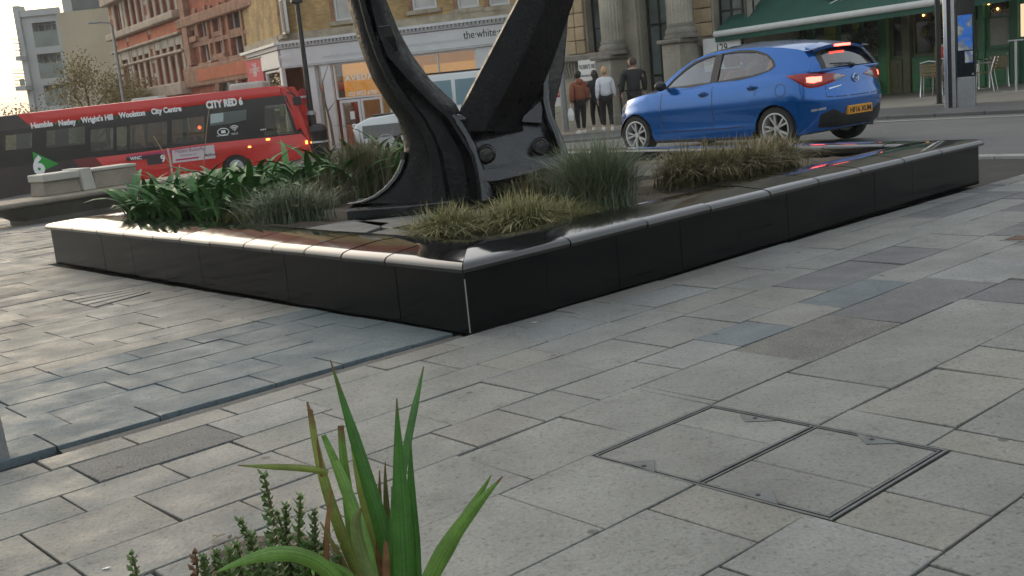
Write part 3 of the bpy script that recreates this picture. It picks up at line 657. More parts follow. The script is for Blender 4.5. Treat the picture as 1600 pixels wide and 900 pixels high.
def iris_leaf(pts, ws, Y, col=(.05,.14,.022), brown=False, tipbrown=False, fold=.35):
    # pts: survey pixels from base to tip, ws: half widths in pixels
    n = 12; Ys = Y if isinstance(Y, tuple) else (Y, Y)
    C_ = bez([ony(x, y, Ys[0]+(Ys[1]-Ys[0])*i/(len(pts)-1)) for i, (x, y) in enumerate(pts)], n); rows = []
    for k, p in enumerate(C_):
        t = k/n; ww = .84*interp(t, [i/(len(ws)-1) for i in range(len(ws))], ws)*p.y/FPX
        tg = (C_[min(k+1,n)]-C_[max(k-1,0)]).normalized(); s = tg.cross(Vector((0,-1,.2))).normalized()
        back = Vector((0,1,0))*ww*fold
        rows.append([p-s*ww+back, p-s*ww*.45+back*.25, p, p+s*ww*.45+back*.25, p+s*ww+back])
    vs = [q-iris.location for r in rows for q in r]; fs = [(k*5+i, k*5+i+1, k*5+i+6, k*5+i+5) for k in range(n) for i in range(4)]
    mi = [1 if (brown or (tipbrown and k >= n-2)) else 0 for k in range(n) for i in range(4)]
    mb = MB().add(vs, fs); mb.m = mi
    o = mb.build('leaf', [IRIS, BROWN], iris, smooth=True, normals=False); uvl = o.data.uv_layers.new(name='UVMap')
    for lp in o.data.loops: uvl.data[lp.index].uv = ((lp.vertex_index % 5)/4, (lp.vertex_index//5)/n)
    o.color = (*(col if not brown else (.20,.10,.035)), 1); return o
D = (.055,.165,.024); Lg = (.13,.25,.042); Yl = (.21,.25,.05)
iris_leaf([(625,940),(600,830),(570,740),(516,562)], [14,17,15,11,1], (2.66,2.72), D)
iris_leaf([(608,940),(585,840),(562,760),(548,690)], [12,13,10,1], (2.74,2.8), Yl)
iris_leaf([(632,945),(630,840),(622,740),(620,622)], [20,22,18,10,1], (2.6,2.62), D)
iris_leaf([(650,945),(645,830),(640,760),(642,684)], [14,14,8,1], (2.66,2.68), D)
iris_leaf([(628,760),(632,700),(648,640),(662,572)], [6,8,7,1], (2.63,2.72), D)
iris_leaf([(655,945),(690,850),(735,800),(786,744)], [16,17,12,1], (2.55,2.5), Lg)
iris_leaf([(665,930),(700,850),(735,800),(768,742)], [10,14,11,1], (2.57,2.55), Lg, tipbrown=True)
iris_leaf([(590,945),(572,840),(540,760),(505,680)], [12,14,12,5], (2.6,2.66), Lg, tipbrown=True)
iris_leaf([(575,940),(530,830),(500,760),(484,640)], [9,12,10,5], (2.68,2.74), Yl)
iris_leaf([(503,745),(497,690),(487,660),(480,628)], [4,3,6,2], (2.72,2.75), brown=True)
iris_leaf([(512,740),(478,728),(430,732),(372,727)], [6,7,6,1], (2.7,2.6), Yl)
iris_leaf([(560,930),(556,850),(540,780),(532,665)], [10,13,11,6], (2.8,2.86), Lg)
iris_leaf([(590,930),(560,870),(545,810),(565,795)], [9,13,12,3], (2.58,2.52), (.16,.21,.07))
iris_leaf([(605,940),(612,860),(600,780),(602,722)], [8,10,6,1], (2.72,2.76), (.10,.10,.03))
iris_leaf([(596,940),(590,870),(594,800),(593,735)], [6,8,6,1], (2.7,2.72), brown=True)
iris_leaf([(606,945),(602,900),(604,870),(602,845)], [7,8,7,3], (2.6,2.6), brown=True)
iris_leaf([(516,945),(506,900),(508,830),(518,765)], [7,7,6,2], (2.6,2.66), brown=True)
iris_leaf([(548,945),(500,850),(430,850),(330,898)], [14,17,15,1], (2.5,2.36), Lg)
iris_leaf([(575,940),(540,880),(480,870),(490,900)], [10,12,8,2], (2.55,2.45), Lg)
iris_leaf([(615,945),(612,880),(618,820),(612,760)], [10,12,9,1], (2.62,2.66), D)
iris_leaf([(560,945),(548,900),(520,850),(500,815)], [7,7,5,1], (2.62,2.6), (.16,.14,.04))
for (x, y) in ((624,690),(630,690),(624,724),(629,728),(627,735),(625,700)):
    pass
# small evergreen shrub beside it: upright sprigs of paired leaves
BOX = mat('box_leaf', (.095,.165,.04), .45, var=.3, vs=30, objvar=.2); TWIG = mat('twig', (.10,.065,.035), .8); RED = mat('bronze_leaf', (.17,.085,.03), .5, var=.3, vs=30)
def sprig(parent, base, tip, nl, ll, m, seed):
    r_ = random.Random(seed); C_ = bez([base, base.lerp(tip,.5)+Vector((r_.uniform(-.02,.02), r_.uniform(-.02,.02), 0)), tip], 8)
    st = MB().tube([p-parent.location for p in C_], [.0035]*8+[.0015], 5).build('stem', TWIG, parent, smooth=True)
    for k in range(nl):
        t = .12+.88*k/(nl-1); p = base.lerp(tip, t)-parent.location; a = k*1.57+r_.uniform(-.3,.3)
        for sgn in (0, math.pi):
            d = Vector((math.cos(a+sgn), math.sin(a+sgn), .75+.5*t)).normalized(); L_ = ll*(1-.35*t)*r_.uniform(.8,1.15); s = d.cross(Vector((0,0,1))).normalized()*L_*.40; up = s.cross(d).normalized()*L_*.08
            yield p, d, L_, s, up
bx = thing('box_shrub', 'small box shrub with upright leafy sprigs left of the iris leaves', 'shrub', onz(440, 935))
SPR = [((440,935),(412,742),11),((455,935),(447,790),9),((430,935),(375,815),9),((470,935),(470,775),9),((410,935),(393,835),7),((490,935),(492,800),8),((465,940),(432,800),9),((480,940),(515,835),8),((400,940),(360,862),6),((445,940),(420,850),7),((500,940),(480,850),7),((520,940),(500,868),6),((380,945),(345,880),5),((425,940),(395,880),6),((460,945),(455,860),7),((500,945),(530,870),6)]+[((330+k*17,940),(318+k*17+(k*37 % 11),872-(k*53 % 23)),5) for k in range(13)]
for i, (b, t, nl) in enumerate(SPR):
    Yb = 2.62+.05*((i*7) % 5); base = ony(*b, Yb); tip = ony(*t, Yb-.02+.02*(i % 3)); mb = MB()
    for (p, d, L_, s, up) in sprig(bx, base, tip, nl*2+3, .036, BOX, i):
        mb.add([p, p+d*L_*.45+s-up, p+d*L_*.5+up*.5, p+d*L_*.45-s-up, p+d*L_], [(0,1,2),(0,2,3),(1,4,2),(2,4,3)])
    mb.build('sprig', BOX, bx, normals=False)
for nm, lab, b, t, m in (('seedling', 'tiny green seedling at the bottom edge left of the shrub', (213,915), (206,868), BOX), ('seedling', 'tiny bronze leaved seedling between the green seedling and the box shrub', (306,915), (305,866), RED)):
    base = ony(*b, 2.75); tip = ony(*t, 2.75); sd_ = thing(nm, lab, 'seedling', base); mb = MB()
    for (p, d, L_, s, up) in sprig(sd_, base, tip, 6, .034, m, 77):
        mb.add([p, p+d*L_*.45+s-up, p+d*L_*.5+up*.5, p+d*L_*.45-s-up, p+d*L_], [(0,1,2),(0,2,3),(1,4,2),(2,4,3)])
    mb.build('leaf_cluster', m, sd_, normals=False)
DEAD = mat('dead_leaf', (.15,.115,.08), .8, var=.4, vs=30); rr = random.Random(6)
mb = MB()
for k in range(420):
    p = onz(rr.uniform(330,620), rr.uniform(832,925), .012+rr.uniform(0,.012)); a = rr.uniform(0,6.3); l = rr.uniform(.006,.018); d = Vector((math.cos(a), math.sin(a), rr.uniform(-.2,.4)))*l; s = Vector((-math.sin(a), math.cos(a), rr.uniform(-.2,.4)))*l*.5
    mb.add([p-d, p+s, p+d, p-s], [(0,1,2,3)])
struct(mb.build('leaf_litter', DEAD, normals=False), 'stuff')
PINK = mat('pink_petal', (.55,.22,.25), .6)
fl = thing('pink_flower', 'fallen pink flower on the soil beside the box shrub', 'flower', onz(445, 832, .02))
for k in range(7):
    a = k*.9; d = Vector((math.cos(a), math.sin(a), .35)); s = Vector((-d.y, d.x, 0))
    MB().add([Vector(), d*.008+s*.006, d*.016, d*.008-s*.006], [(0,1,2,3)]).build('petal', PINK, fl, normals=False)
for (x, y, nm, lab, m, l) in ((166,888,'paper_scrap','scrap of white paper on the paving at the bottom left',WHITE,.016),(834,504,'paper_scrap','scrap of pale litter against the right face of the planter',WHITE,.02)):
    p = onz(x, y, .003); MBx = MB().prism([Vector((-l,-.004,0)), Vector((l*.3,-.007,.001)), Vector((l,.002,.003)), Vector((0,.006,.0))], (0,0,.0015)).build(nm, m); MBx.location = p; tag(MBx, lab, 'litter')
# ================================================================== BUILDINGS
class Fac:
    """a street front: origin at its left foot, local x along the front, y into the building, z up"""
    def __init__(s, name, label, P0, deg, base=None, cat='building'):
        s.P = Vector((P0[0], P0[1], 0)); s.P.z = g(P0[0], P0[1]) if base is None else base
        s.a = R(deg); s.d = Vector((math.cos(s.a), math.sin(s.a), 0)); s.n = Vector((s.d.y, -s.d.x, 0))
        s.root = thing(name, label, cat, s.P, s.a)
    def at(s, px, py, off=0.0):            # survey: where the sight line meets the front (off = metres proud of it)
        r = ray(px, py); o = s.P + s.n*off; t = (o-C0).dot(s.n)/r.dot(s.n); p = C0+r*t-s.P
        return p.dot(s.d), p.z
    def rc(s, x0, y0, x1, y1, off=0.0):
        xm, ym = (x0+x1)/2, (y0+y1)/2
        return s.at(x0, ym, off)[0], s.at(x1, ym, off)[0], s.at(xm, y1, off)[1], s.at(xm, y0, off)[1]
    def box(s, name, m, x0, x1, z0, z1, proud, back=.05, parent=None, bevel=None):
        return MB().box(x0, x1, -proud, back, z0, z1).build(name, m, parent or s.root, bevel=bevel)
    def wall(s, name, m, x0, x1, z0, z1, holes=(), reveal=.18, y=0.0, parent=None, depth=None):
        xs = sorted({x0, x1} | {q for h in holes for q in h[:2] if x0 < q < x1}); zs = sorted({z0, z1} | {q for h in holes for q in h[2:4] if z0 < q < z1})
        mb = MB()
        for a, b in zip(xs, xs[1:]):
            for c, d in zip(zs, zs[1:]):
                if any(h[0]-1e-6 <= a and b <= h[1]+1e-6 and h[2]-1e-6 <= c and d <= h[3]+1e-6 for h in holes): continue
                mb.add([(a,y,c),(b,y,c),(b,y,d),(a,y,d)], [(0,1,2,3)])
        for (a, b, c, d) in [h[:4] for h in holes]:
            e = y+reveal
            mb.add([(a,y,c),(b,y,c),(b,y,d),(a,y,d),(a,e,c),(b,e,c),(b,e,d),(a,e,d)], [(0,4,5,1),(1,5,6,2),(2,6,7,3),(3,7,4,0)])
        if depth:
            mb.add([(x0,y,z0),(x1,y,z0),(x1,y,z1),(x0,y,z1),(x0,depth,z0),(x1,depth,z0),(x1,depth,z1),(x0,depth,z1)], [(0,4,7,3),(1,2,6,5),(3,7,6,2),(4,5,6,7)])
        return mb.build(name, m, parent or s.root, normals=False)
    def window(s, x0, x1, z0, z1, y, frame, gm, bars_x=(), bars_z=(.5,), w=.06, parent=None, name='window', panes=True):
        mb = MB(); t = .05
        mb.box(x0, x0+w, y-t, y+t, z0, z1); mb.box(x1-w, x1, y-t, y+t, z0, z1); mb.box(x0+w, x1-w, y-t, y+t, z0, z0+w); mb.box(x0+w, x1-w, y-t, y+t, z1-w, z1)
        for f in bars_x: xc = x0+(x1-x0)*f; mb.box(xc-w*.4, xc+w*.4, y-t*.8, y+t*.8, z0+w, z1-w)
        for f in bars_z: zc = z0+(z1-z0)*f; mb.box(x0+w, x1-w, y-t*.7, y+t*.7, zc-w*.4, zc+w*.4)
        o = mb.build(name, frame, parent or s.root)
        if panes:
            X = [0]+sorted(bars_x)+[1]; Z = [0]+sorted(bars_z)+[1]
            for a, b in zip(X, X[1:]):
                for c, d in zip(Z, Z[1:]):
                    MB().box(x0+(x1-x0)*a+w*.4, x0+(x1-x0)*b-w*.4, y+.005, y+.015, z0+(z1-z0)*c+w*.4, z0+(z1-z0)*d-w*.4).build('pane', gm, o)
        return o
ORANGE = mat('glowing_salon_panel', (.42,.21,.06), .7, var=.15, vs=.8, emit=(1.0,.42,.07), es=.5)  # orange panels emit by themselves, standing in for the salon's lamp light
ORANGE2 = mat('glowing_salon_back', (.32,.17,.07), .7, var=.4, vs=.7, emit=(1.0,.40,.08), es=.22)  # weaker glow put into the back wall in place of room light
CEIL = mat('salon_ceiling', (.35,.27,.18), .7, emit=(1.0,.55,.18), es=.15); SPOT = mat('lit_downlight', (1,1,1), .5, emit=(1.0,.86,.55), es=9.0)  # ceiling glows by itself in place of lamplight; the downlights are lamps
YBRICK = brickmat('yellow_stock_brick', (.50,.345,.14), (.38,.25,.10), (.30,.23,.14)); SHOPWHITE = mat('shopfront_white', (.66,.67,.67), .5, var=.08, vs=1.2)
SHOPGREY = mat('shopfront_grey_moulding', (.50,.51,.51), .6, var=.15, vs=4); STONESILL = mat('weathered_sill_stone', (.36,.31,.23), .85, var=.35, vs=2, fine=.2, fs=30)
UPGLASS = mat('upstairs_pane', (.46,.46,.43), .15, var=.25, vs=1.1, spec=.5); UPDARK = mat('upstairs_dark_pane', (.06,.065,.062), .08, var=.5, vs=1.0)
REDBRICK = brickmat('red_brick', (.42,.105,.05), (.33,.08,.042), (.22,.12,.08)); TERRA = mat('terracotta_panel', (.47,.125,.055), .8, var=.18, vs=1.2, fine=.1, fs=25)
BUFF = mat('buff_stone_dressing', (.43,.345,.265), .85, var=.25, vs=1.6, fine=.15, fs=25); PALESTONE = mat('pale_stone_dressing', (.45,.40,.33), .85, var=.2, vs=2)
BROWNST = mat('brown_carved_stone', (.31,.165,.105), .85, var=.35, vs=2.5, fine=.25, fs=18, bump=.5, bs=14)
# ---------------------------------------------------------------- white-fronted shop in the yellow brick corner building
WB = Fac('corner_shop_building', 'yellow brick corner building with white salon shopfront and warm lit windows', (-8.55, 47.0), -22, base=g(-8.25,45.0))
f = WB.rc
W_ = 13.6
zF0 = WB.at(640, 83)[1]; zF1 = WB.at(640, 54)[1]; zC1 = WB.at(640, 42)[1]; zTR = WB.at(560, 153)[1]
zt_ = 10.5
up = []
for (a, b, c, d) in ((519,-38,553,32),(640,-60,679,15),(710,-70,745,13),(760,-75,793,9)):
    x0, x1, z0, z1 = f(a, b, c, d); up.append((x0, x1, z0, z1))
    up.append((x0, x1, z1+1.4, z1+3.2)) if False else None
WB.wall('wall', YBRICK, 0, W_, zC1, zt_, [h for h in up if h[3] < zt_-.2], .16, depth=9)
for (x0, x1, z0, z1) in up:
    wd = WB.window(x0, x1, z0, z1, .12, SHOPWHITE, UPGLASS, (), (.55,), .09)
    MB().box(x0-.22, x1+.22, -.12, .1, z0-.16, z0).build('sill', STONESILL, wd)
    MB().box(x0-.16, x0-.003, -.012, .03, z0, z1).build('jamb_brick', BROWNST, wd)
x0 = WB.at(612, 60)[0]; 
WB.box('string_course', STONESILL, .0, W_, zC1-.02, zC1+.32, .10)
WB.box('cornice', SHOPGREY, 0, W_, zF1+.02, zC1-.025, .22); WB.box('cornice_lip', SHOPWHITE, -.05, W_, zC1-.10, zC1+.01, .34)
mb = MB(); k = 0; x = .12
while x < W_-.1: mb.box(x, x+.085, -.30, -.221, zF1+.10, zF1+.22); x += .17
o = mb.build('dentil_band', SHOPGREY, WB.root); o['kind'] = 'stuff'
WB.box('fascia', SHOPWHITE, .0, W_, zF0, zF1, .16, bevel=(.02,1))
WB.box('fascia_foot', SHOPGREY, .0, W_, zF0-.07, zF0-.002, .20)
zg = -.1
# pilasters and glazing below the fascia
for (a, b) in ((487,499),(508,524)):
    xa, xb = WB.at(a, 150)[0], WB.at(b, 150)[0]; WB.box('pilaster', SHOPWHITE, xa, xb, zg, zF0-.075, .12, bevel=(.02,1))
xa, xb = WB.at(746, 95)[0], WB.at(800, 95)[0]; WB.box('pilaster', SHOPWHITE, xa, xb, zg, zF0-.075, .12, bevel=(.02,1))
xL, xR = WB.at(524, 130)[0], xa
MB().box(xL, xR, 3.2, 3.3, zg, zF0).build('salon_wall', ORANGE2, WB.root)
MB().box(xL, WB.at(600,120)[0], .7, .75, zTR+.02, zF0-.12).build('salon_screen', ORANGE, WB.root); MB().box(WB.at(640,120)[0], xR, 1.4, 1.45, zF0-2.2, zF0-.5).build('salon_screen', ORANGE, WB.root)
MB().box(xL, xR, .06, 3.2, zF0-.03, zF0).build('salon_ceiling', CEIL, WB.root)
for (px_, py_) in ((530,104),(540,106),(555,98),(566,101),(646,82),(686,83),(700,88)):
    xx = WB.at(px_, py_)[0]; o = MB().lathe([(.001,-.01),(.055,-.01),(.06,.0),(.001,.0)], 10, (xx, .42, zF0-.035)).build('downlight', SPOT, WB.root)
WB.window(xL, WB.at(600,120)[0], zTR, zF0-.08, .0, SHOPWHITE, CLEAR, (), (), .07)
xm = WB.at(540, 170)[0]; xd = WB.at(597,170)[0]
dr = WB.window(WB.at(534,180)[0], WB.at(566,180)[0], zg, zTR-.03, .0, SHOPWHITE, CLEAR, (), (), .11, name='door'); 
WB.window(WB.at(567,180)[0], WB.at(600,180)[0], zg, zTR-.03, .0, SHOPWHITE, CLEAR, (), (), .09)
MB().box(-.1,.1,-.02,0,-.16,.16).build('notice', WHITEPRINT, dr).location = ((WB.at(552,180)[0]), -.052, WB.at(552,180)[1])
WB.window(WB.at(605,120)[0], xR, zg+.7, zF0-.08, .0, SHOPWHITE, CLEAR, (.58,), (), .07)
WB.box('stall_riser', SHOPWHITE, WB.at(605,120)[0], xR, zg, zg+.69, .03)
WB.window(WB.at(499.5,150)[0], WB.at(507.5,150)[0], zg+.5, zF0-.08, .05, SHOPWHITE, CLEAR, (), (), .03)
SHOPDARK = mat('glowing_salon_interior', (.22,.15,.08), .8, var=.6, vs=1.2, emit=(1.0,.6,.2), es=.07)  # counter and shelves glow faintly, room light put into their material
MB().box(xL, xR, 1.9, 1.95, zg, zTR-.1).build('salon_counter', SHOPDARK, WB.root)
GREYPRINT = mat('faded_grey_print', (.52,.54,.56), .6); MIDPRINT = mat('shop_grey_print', (.44,.48,.53), .6)
tx, tz = WB.at(727, 61); tx2 = WB.at(785, 55)[0]
text('lettering', 'the·white·rooms', .42, TF(tx, -.165, tz), BLACKPRINT, WB.root, .01, sx=.86)
tx, tz = WB.at(641, 74); text('lettering', 'www.thewhiterooms.co.uk', .24, TF(tx, -.165, tz), GREYPRINT, WB.root, .006)
tx, tz = WB.at(508, 92); text('lettering', 'www.thewhiterooms.co.uk', .26, TF(tx, -.165, tz), GREYPRINT, WB.root, .006)
tx, tz = WB.at(541, 127); text('lettering', 'AVEDA', .32, TF(tx, -.07, tz), WHITEPRINT, WB.root, .02, sx=1.12, sp=1.2, bold=.012)
tx, tz = WB.at(546, 150); text('lettering', '023 8023 6766', .22, TF(tx, -.07, tz), WHITEPRINT, WB.root, .02, bold=.004)
# return front down the side street
WS = Fac('shop_side_front', 'side front of the yellow brick corner building behind the black lamp post', (-11.5, 53.8), math.degrees(math.atan2(-6.8, 2.95)), base=g(-8.25,45.0))
Ls = (Vector((-8.55,47,0))-Vector((-11.5,53.8,0))).length
x0, x1, z0, z1 = WS.rc(438, -60, 471, 50)
x1 = min(x1, Ls-.5)
WS.wall('wall', YBRICK, 0, Ls-.01, zF1, zt_, [(x0, x1, z0, z1)], .16)
wd = WS.window(x0, x1, z0, z1, .12, SHOPWHITE, UPGLASS, (.5,), (.55,), .10); MB().box(x0-.15, x1+.15, -.1, .1, z0-.16, z0).build('sill', STONESILL, wd)
WS.box('cornice', SHOPGREY, 0, Ls-.02, zF1+.02, zC1-.03, .2); WS.box('cornice_lip', SHOPWHITE, 0, Ls-.02, zC1-.10, zC1+.01, .32); WS.box('string_course', STONESILL, 0, Ls-.02, zC1+.015, zC1+.32, .10)
WS.box('fascia', SHOPWHITE, .1, Ls-.25, zF0, zF1, .14, bevel=(.02,1)); tx = WS.at(441, 100)[0]; text('lettering', 'the·white·rooms', .5, TF(max(.3,tx), -.146, zF0+.25), MIDPRINT, WS.root, .008, sx=.7)
for (a, b) in ((0,.45),(Ls-.5,Ls-.1)): WS.box('pilaster', SHOPWHITE, a, b, zg, zF0-.01, .12, bevel=(.02,1))
for q in ((.5, Ls*.52), (Ls*.53, Ls-.55)): WS.window(q[0], q[1], zg+.5, zF0-.05, .0, SHOPWHITE, CLEAR, (), (.48,), .08)
PINKPANEL = mat('salmon_salon_panel', (.42,.22,.15), .7, var=.2, vs=1.0)
MB().box(.4, Ls-.5, 1.6, 1.65, zg, zF0-2.0).build('salon_shelves', SHOPDARK, WS.root); MB().box(.4, Ls-.5, 1.65, 1.7, zF0-2.0, zF0).build('salon_panel', PINKPANEL, WS.root)
WS.box('stall_riser', SHOPWHITE, .45, Ls-.5, zg, zg+.49, .03)
# ---------------------------------------------------------------- red brick Victorian building
_e = Vector((-11.75, 54.2, 0)); _d = Vector((math.cos(R(-58.8)), math.sin(R(-58.8)), 0))
_t = min(range(50, 500), key=lambda k: abs(pix(_e-_d*(k/10)+Vector((0,0,4)))[0]-186)); RB0 = (_e-_d*(_t/10))[:2]
RB = Fac('red_brick_building', 'red brick Victorian building with buff stone bands and mullioned windows behind the bus', RB0, -58.8, base=-2.1)
Lr = 41.0; RBT = 15.5
def rr_(a, b, c, d): return RB.rc(a, b, c, d)
holes = []; wins = []
xa = RB.at(291, 90)[0]          # boundary between the left house and the carved right house
# left house: bays of tall mullioned windows in three storeys
def zl(px_, py_): return RB.at(px_, py_)[1]
zb0, zb1 = zl(250, 133), zl(250, 92)      # first floor lower lights
zt0, zt1 = zl(250, 88), zl(250, 66)       # upper lights with pale heads
zs0, zs1 = zl(250, 62), zl(250, 38)       # terracotta panel
zq0, zq1 = zl(240, 28), zl(240, -20)      # next storey
bays = [(190,203,1),(208,237,3),(245,290,4)]
LH = []
for (a, b, n) in bays:
    X0, X1 = RB.at(a, 95)[0], RB.at(b, 95)[0]
    st = (X1-X0)/n
    for k in range(n):
        u0_, u1_ = X0+st*k+st*.14, X0+st*(k+1)-st*.14
        LH += [(u0_, u1_, zb0, zb1), (u0_, u1_, zt0, zt1), (u0_, u1_, zq0, zq1)]
RH = []
for (a, b, c, d) in ((299,30,306,57),(314,24,327,98),(337,20,348,84),(361,10,380,86),(394,-10,410,76)):
    RH.append(rr_(a, b, c, d))
# right house windows continue upward out of frame
xe = RB.at(424, 60)[0]
RB.wall('wall', REDBRICK, 0, xe, -.3, RBT, LH+RH, .28, depth=10)
STONEFR = BUFF
for (a, b, c, d) in LH:
    wd = RB.window(a, b, c, d, .22, PALESTONE, UPDARK, (), (.5,) if d-c > 2.2 else (), .07)
    if abs(c-zt0) < .01: MB().box(a-.02, b+.02, -.05, .2, d-.42, d+.05).build('blind', PALESTONE, wd)
for (a, b, n) in bays:
    X0, X1 = RB.at(a, 95)[0], RB.at(b, 95)[0]; st = (X1-X0)/n
    for (c, d) in ((zb0, zb1), (zt0, zt1), (zq0, zq1)):
        for k in range(n+1):
            xx = X0+st*k; RB.box('mullion', BUFF, xx-st*.13, xx+st*.13, c-.05, d+.05, .09, bevel=(.03,1))
    RB.box('terracotta_panel', TERRA, X0-.2, X1+.2, zs0+.12, zs1-.12, .06)
for (c, d, pr) in ((zb0-.75, zb0-.06, .55), (zb1+.06, zt0-.06, .22), (zt1+.08, zs0+.02, .30), (zs1-.02, zq0-.08, .45), (zq1+.1, zq1+.7, .5)):
    RB.box('string_course', BUFF, -.1, xa-.02, c, max(d, c+.15), pr, bevel=(.05,1))
# banded piers
edges = [0]+[RB.at(q, 95)[0] for q in (188,205.5,241,292)]
for e in edges:
    for j in range(18):
        zz = .5+j*.85
        if zz < RBT-.4: RB.box('stone_band', BUFF, max(0,e-.42), e+.42, zz, zz+.26, .035)
# right house: carved stone bays
for (a, b, c, d) in RH:
    wd = RB.window(a, b, c, d, .22, WHITE if a > xa+3 else PALESTONE, UPDARK, (), (.5,), .08)
    for q in ((a-.30, a-.01), (b+.01, b+.30)): MB().box(q[0], q[1], -.12, .1, c-.3, d+.5).build('jamb', BROWNST, wd, bevel=(.03,1))
    MB().box(a-.45, b+.45, -.24, .1, c-.32, c-.02).build('sill', BROWNST, wd, bevel=(.03,1)); MB().box(a-.3, b+.3, -.10, .1, (c+d)/2-.12, (c+d)/2+.12).build('transom', BROWNST, wd)
z = zl(340, 112); RB.box('carved_band', BROWNST, xa, xe, z-.6, z+.45, .30, bevel=(.05,1)); RB.box('carved_band', TERRA, xa+2.5, xe-1.0, z-.35, z+.25, .335)
z = zl(340, 20); RB.box('string_course', BROWNST, xa, xe, z-.25, z+.25, .35, bevel=(.05,1)); z2 = zl(340, 62); RB.box('string_course', BROWNST, xa, xe, z2-.1, z2+.12, .10)
xo = RB.at(296, 60)[0]; RB.box('oriel', BROWNST, xo-.2, RB.at(300,60)[0]+.2, zl(300,103), RBT-.5, .3); 
# arch over the entrance
mb = MB(); xo, zo = RB.at(365, 148); n = 14; rings = []
for k in range(n+1):
    a = math.pi*k/n; rings.append([Vector((xo+math.cos(a)*r_*1.0, y_, zo+math.sin(a)*r_)) for r_, y_ in ((1.45,-.05),(1.45,-.25),(1.9,-.30),(1.9,-.05))])
MB().loft(rings).build('entrance_arch', BROWNST, RB.root, smooth=40)
MB().prism([Vector((xo+math.cos(math.pi*k/10)*1.44, -.03, zo+math.sin(math.pi*k/10)*1.44)) for k in range(11)], (0,.02,0)).build('fanlight', UPDARK, RB.root)
MB().add([(-.2,-.25,RBT),(xe,-.25,RBT),(xe,5,RBT+3.2),(-.2,5,RBT+3.2),(xe,10,RBT),(-.2,10,RBT)], [(0,1,2,3),(3,2,4,5)]).build('roof', mat('slate_roof', (.07,.07,.075), .7, var=.2, vs=2), RB.root)
# red awnings and shop signs at its foot
REDAWN = mat('red_awning_cloth', (.42,.045,.03), .7, var=.2, vs=2); MAROON = mat('maroon_awning_cloth', (.25,.02,.03), .7, var=.2, vs=2)
aw = thing('shop_awning', 'red shop awning with faded orange print below the red brick building', 'awning', RB.root.location, RB.a)
def awning(root, q, m, drop=.9, out=1.5, nm='canopy'):
    (x0_, z0_), (x1_, z1_) = q
    return MB().add([(x0_,-.1,z0_+.0),(x1_,-.1,z1_),(x1_,-out,z1_-drop),(x0_,-out,z0_-drop),(x0_,-out,z0_-drop-.22),(x1_,-out,z1_-drop-.22),(x0_,-.1,z0_-drop),(x1_,-.1,z1_-drop)], [(0,1,2,3),(3,2,5,4),(0,3,6),(1,7,2)]).build(nm, m, root, normals=False)
za = zl(270, 141)
awning(aw, ((RB.at(252,135)[0], za), (RB.at(297,135)[0], za)), REDAWN, 1.5, 1.4)
x_ = RB.at(264, 150)[0]; MB().prism([Vector((x_+.3+dx, -.9, za-1.05+dz)) for dx, dz in ((0,0),(1.3,.25),(2.2,.1),(2.4,.4),(1.2,.5),(.2,.3))], (0,.02,0)).build('print', mat('orange_print', (.62,.30,.06), .7), aw).location = (0,-.2,0)
MB().box(RB.at(252,135)[0]-.1, RB.at(297,135)[0]+.1, -.35, .1, za, za+.25).build('casing', PALESTONE, aw, bevel=(.05,1))
aw2 = thing('shop_awning', 'dark red shop awning left of the brighter one below the red brick building', 'awning', RB.root.location, RB.a)
awning(aw2, ((RB.at(215,150)[0], za-.2), (RB.at(244,150)[0], za-.2)), MAROON, 1.3, 1.2)
MB().box(RB.at(214,150)[0], RB.at(245,150)[0], -.3, .1, za-.2, za+.02).build('casing', PALESTONE, aw2, bevel=(.05,1))
bs_ = thing('hanging_banner', 'upright pinkish red banner with white print on the red brick building', 'banner', RB.root.location, RB.a)
CRIMSON = mat('crimson_banner', (.55,.035,.06), .6, var=.1, vs=2)
x0, x1, z0, z1 = RB.rc(388, 92, 413, 150, .6); z0 -= .3
MB().box(x0, x1, -.62, -.58, z0, z1).build('panel', CRIMSON, bs_); MB().box(x0-.03, x1+.03, -.66, -.1, z1, z1+.06).build('bracket', BLACKMETAL, bs_)
xc = (x0+x1)/2; h_ = z1-z0
for (s_, fz, sz) in (('THE', .80, .3), ('STUDENTS', .70, .28), ('OFF', .60, .28)): text('lettering', s_, sz, TF(xc, -.625, z0+h_*fz), WHITEPRINT, bs_, .006, 'CENTER')
for fz, r_ in ((.42,.16),(.12,.24)): MB().lathe([(.001,0),(r_,0),(r_,.01),(.001,.01)], 14, (xc, -.632, z0+h_*fz), 'Y').build('print', WHITEPRINT, bs_)
MB().box(xc-.4, xc+.4, -.63, -.622, z0+h_*.26, z0+h_*.31).build('print', WHITEPRINT, bs_)
dp = thing('drain_pipe', 'grey downpipe at the right end of the red brick building', 'downpipe', RB.root.location, RB.a)
xp = RB.at(416, 60, .3)[0]-.25; MB().tube([(xp+.25,-.3,-.2),(xp+.25,-.3,RBT)], .12, 10).build('pipe', GREYMETAL, dp, smooth=True)
for k in range(6): MB().box(xp+.08, xp+.42, -.32, -.02, 1.5+k*2.4, 1.62+k*2.4).build('bracket', GREYMETAL, dp)
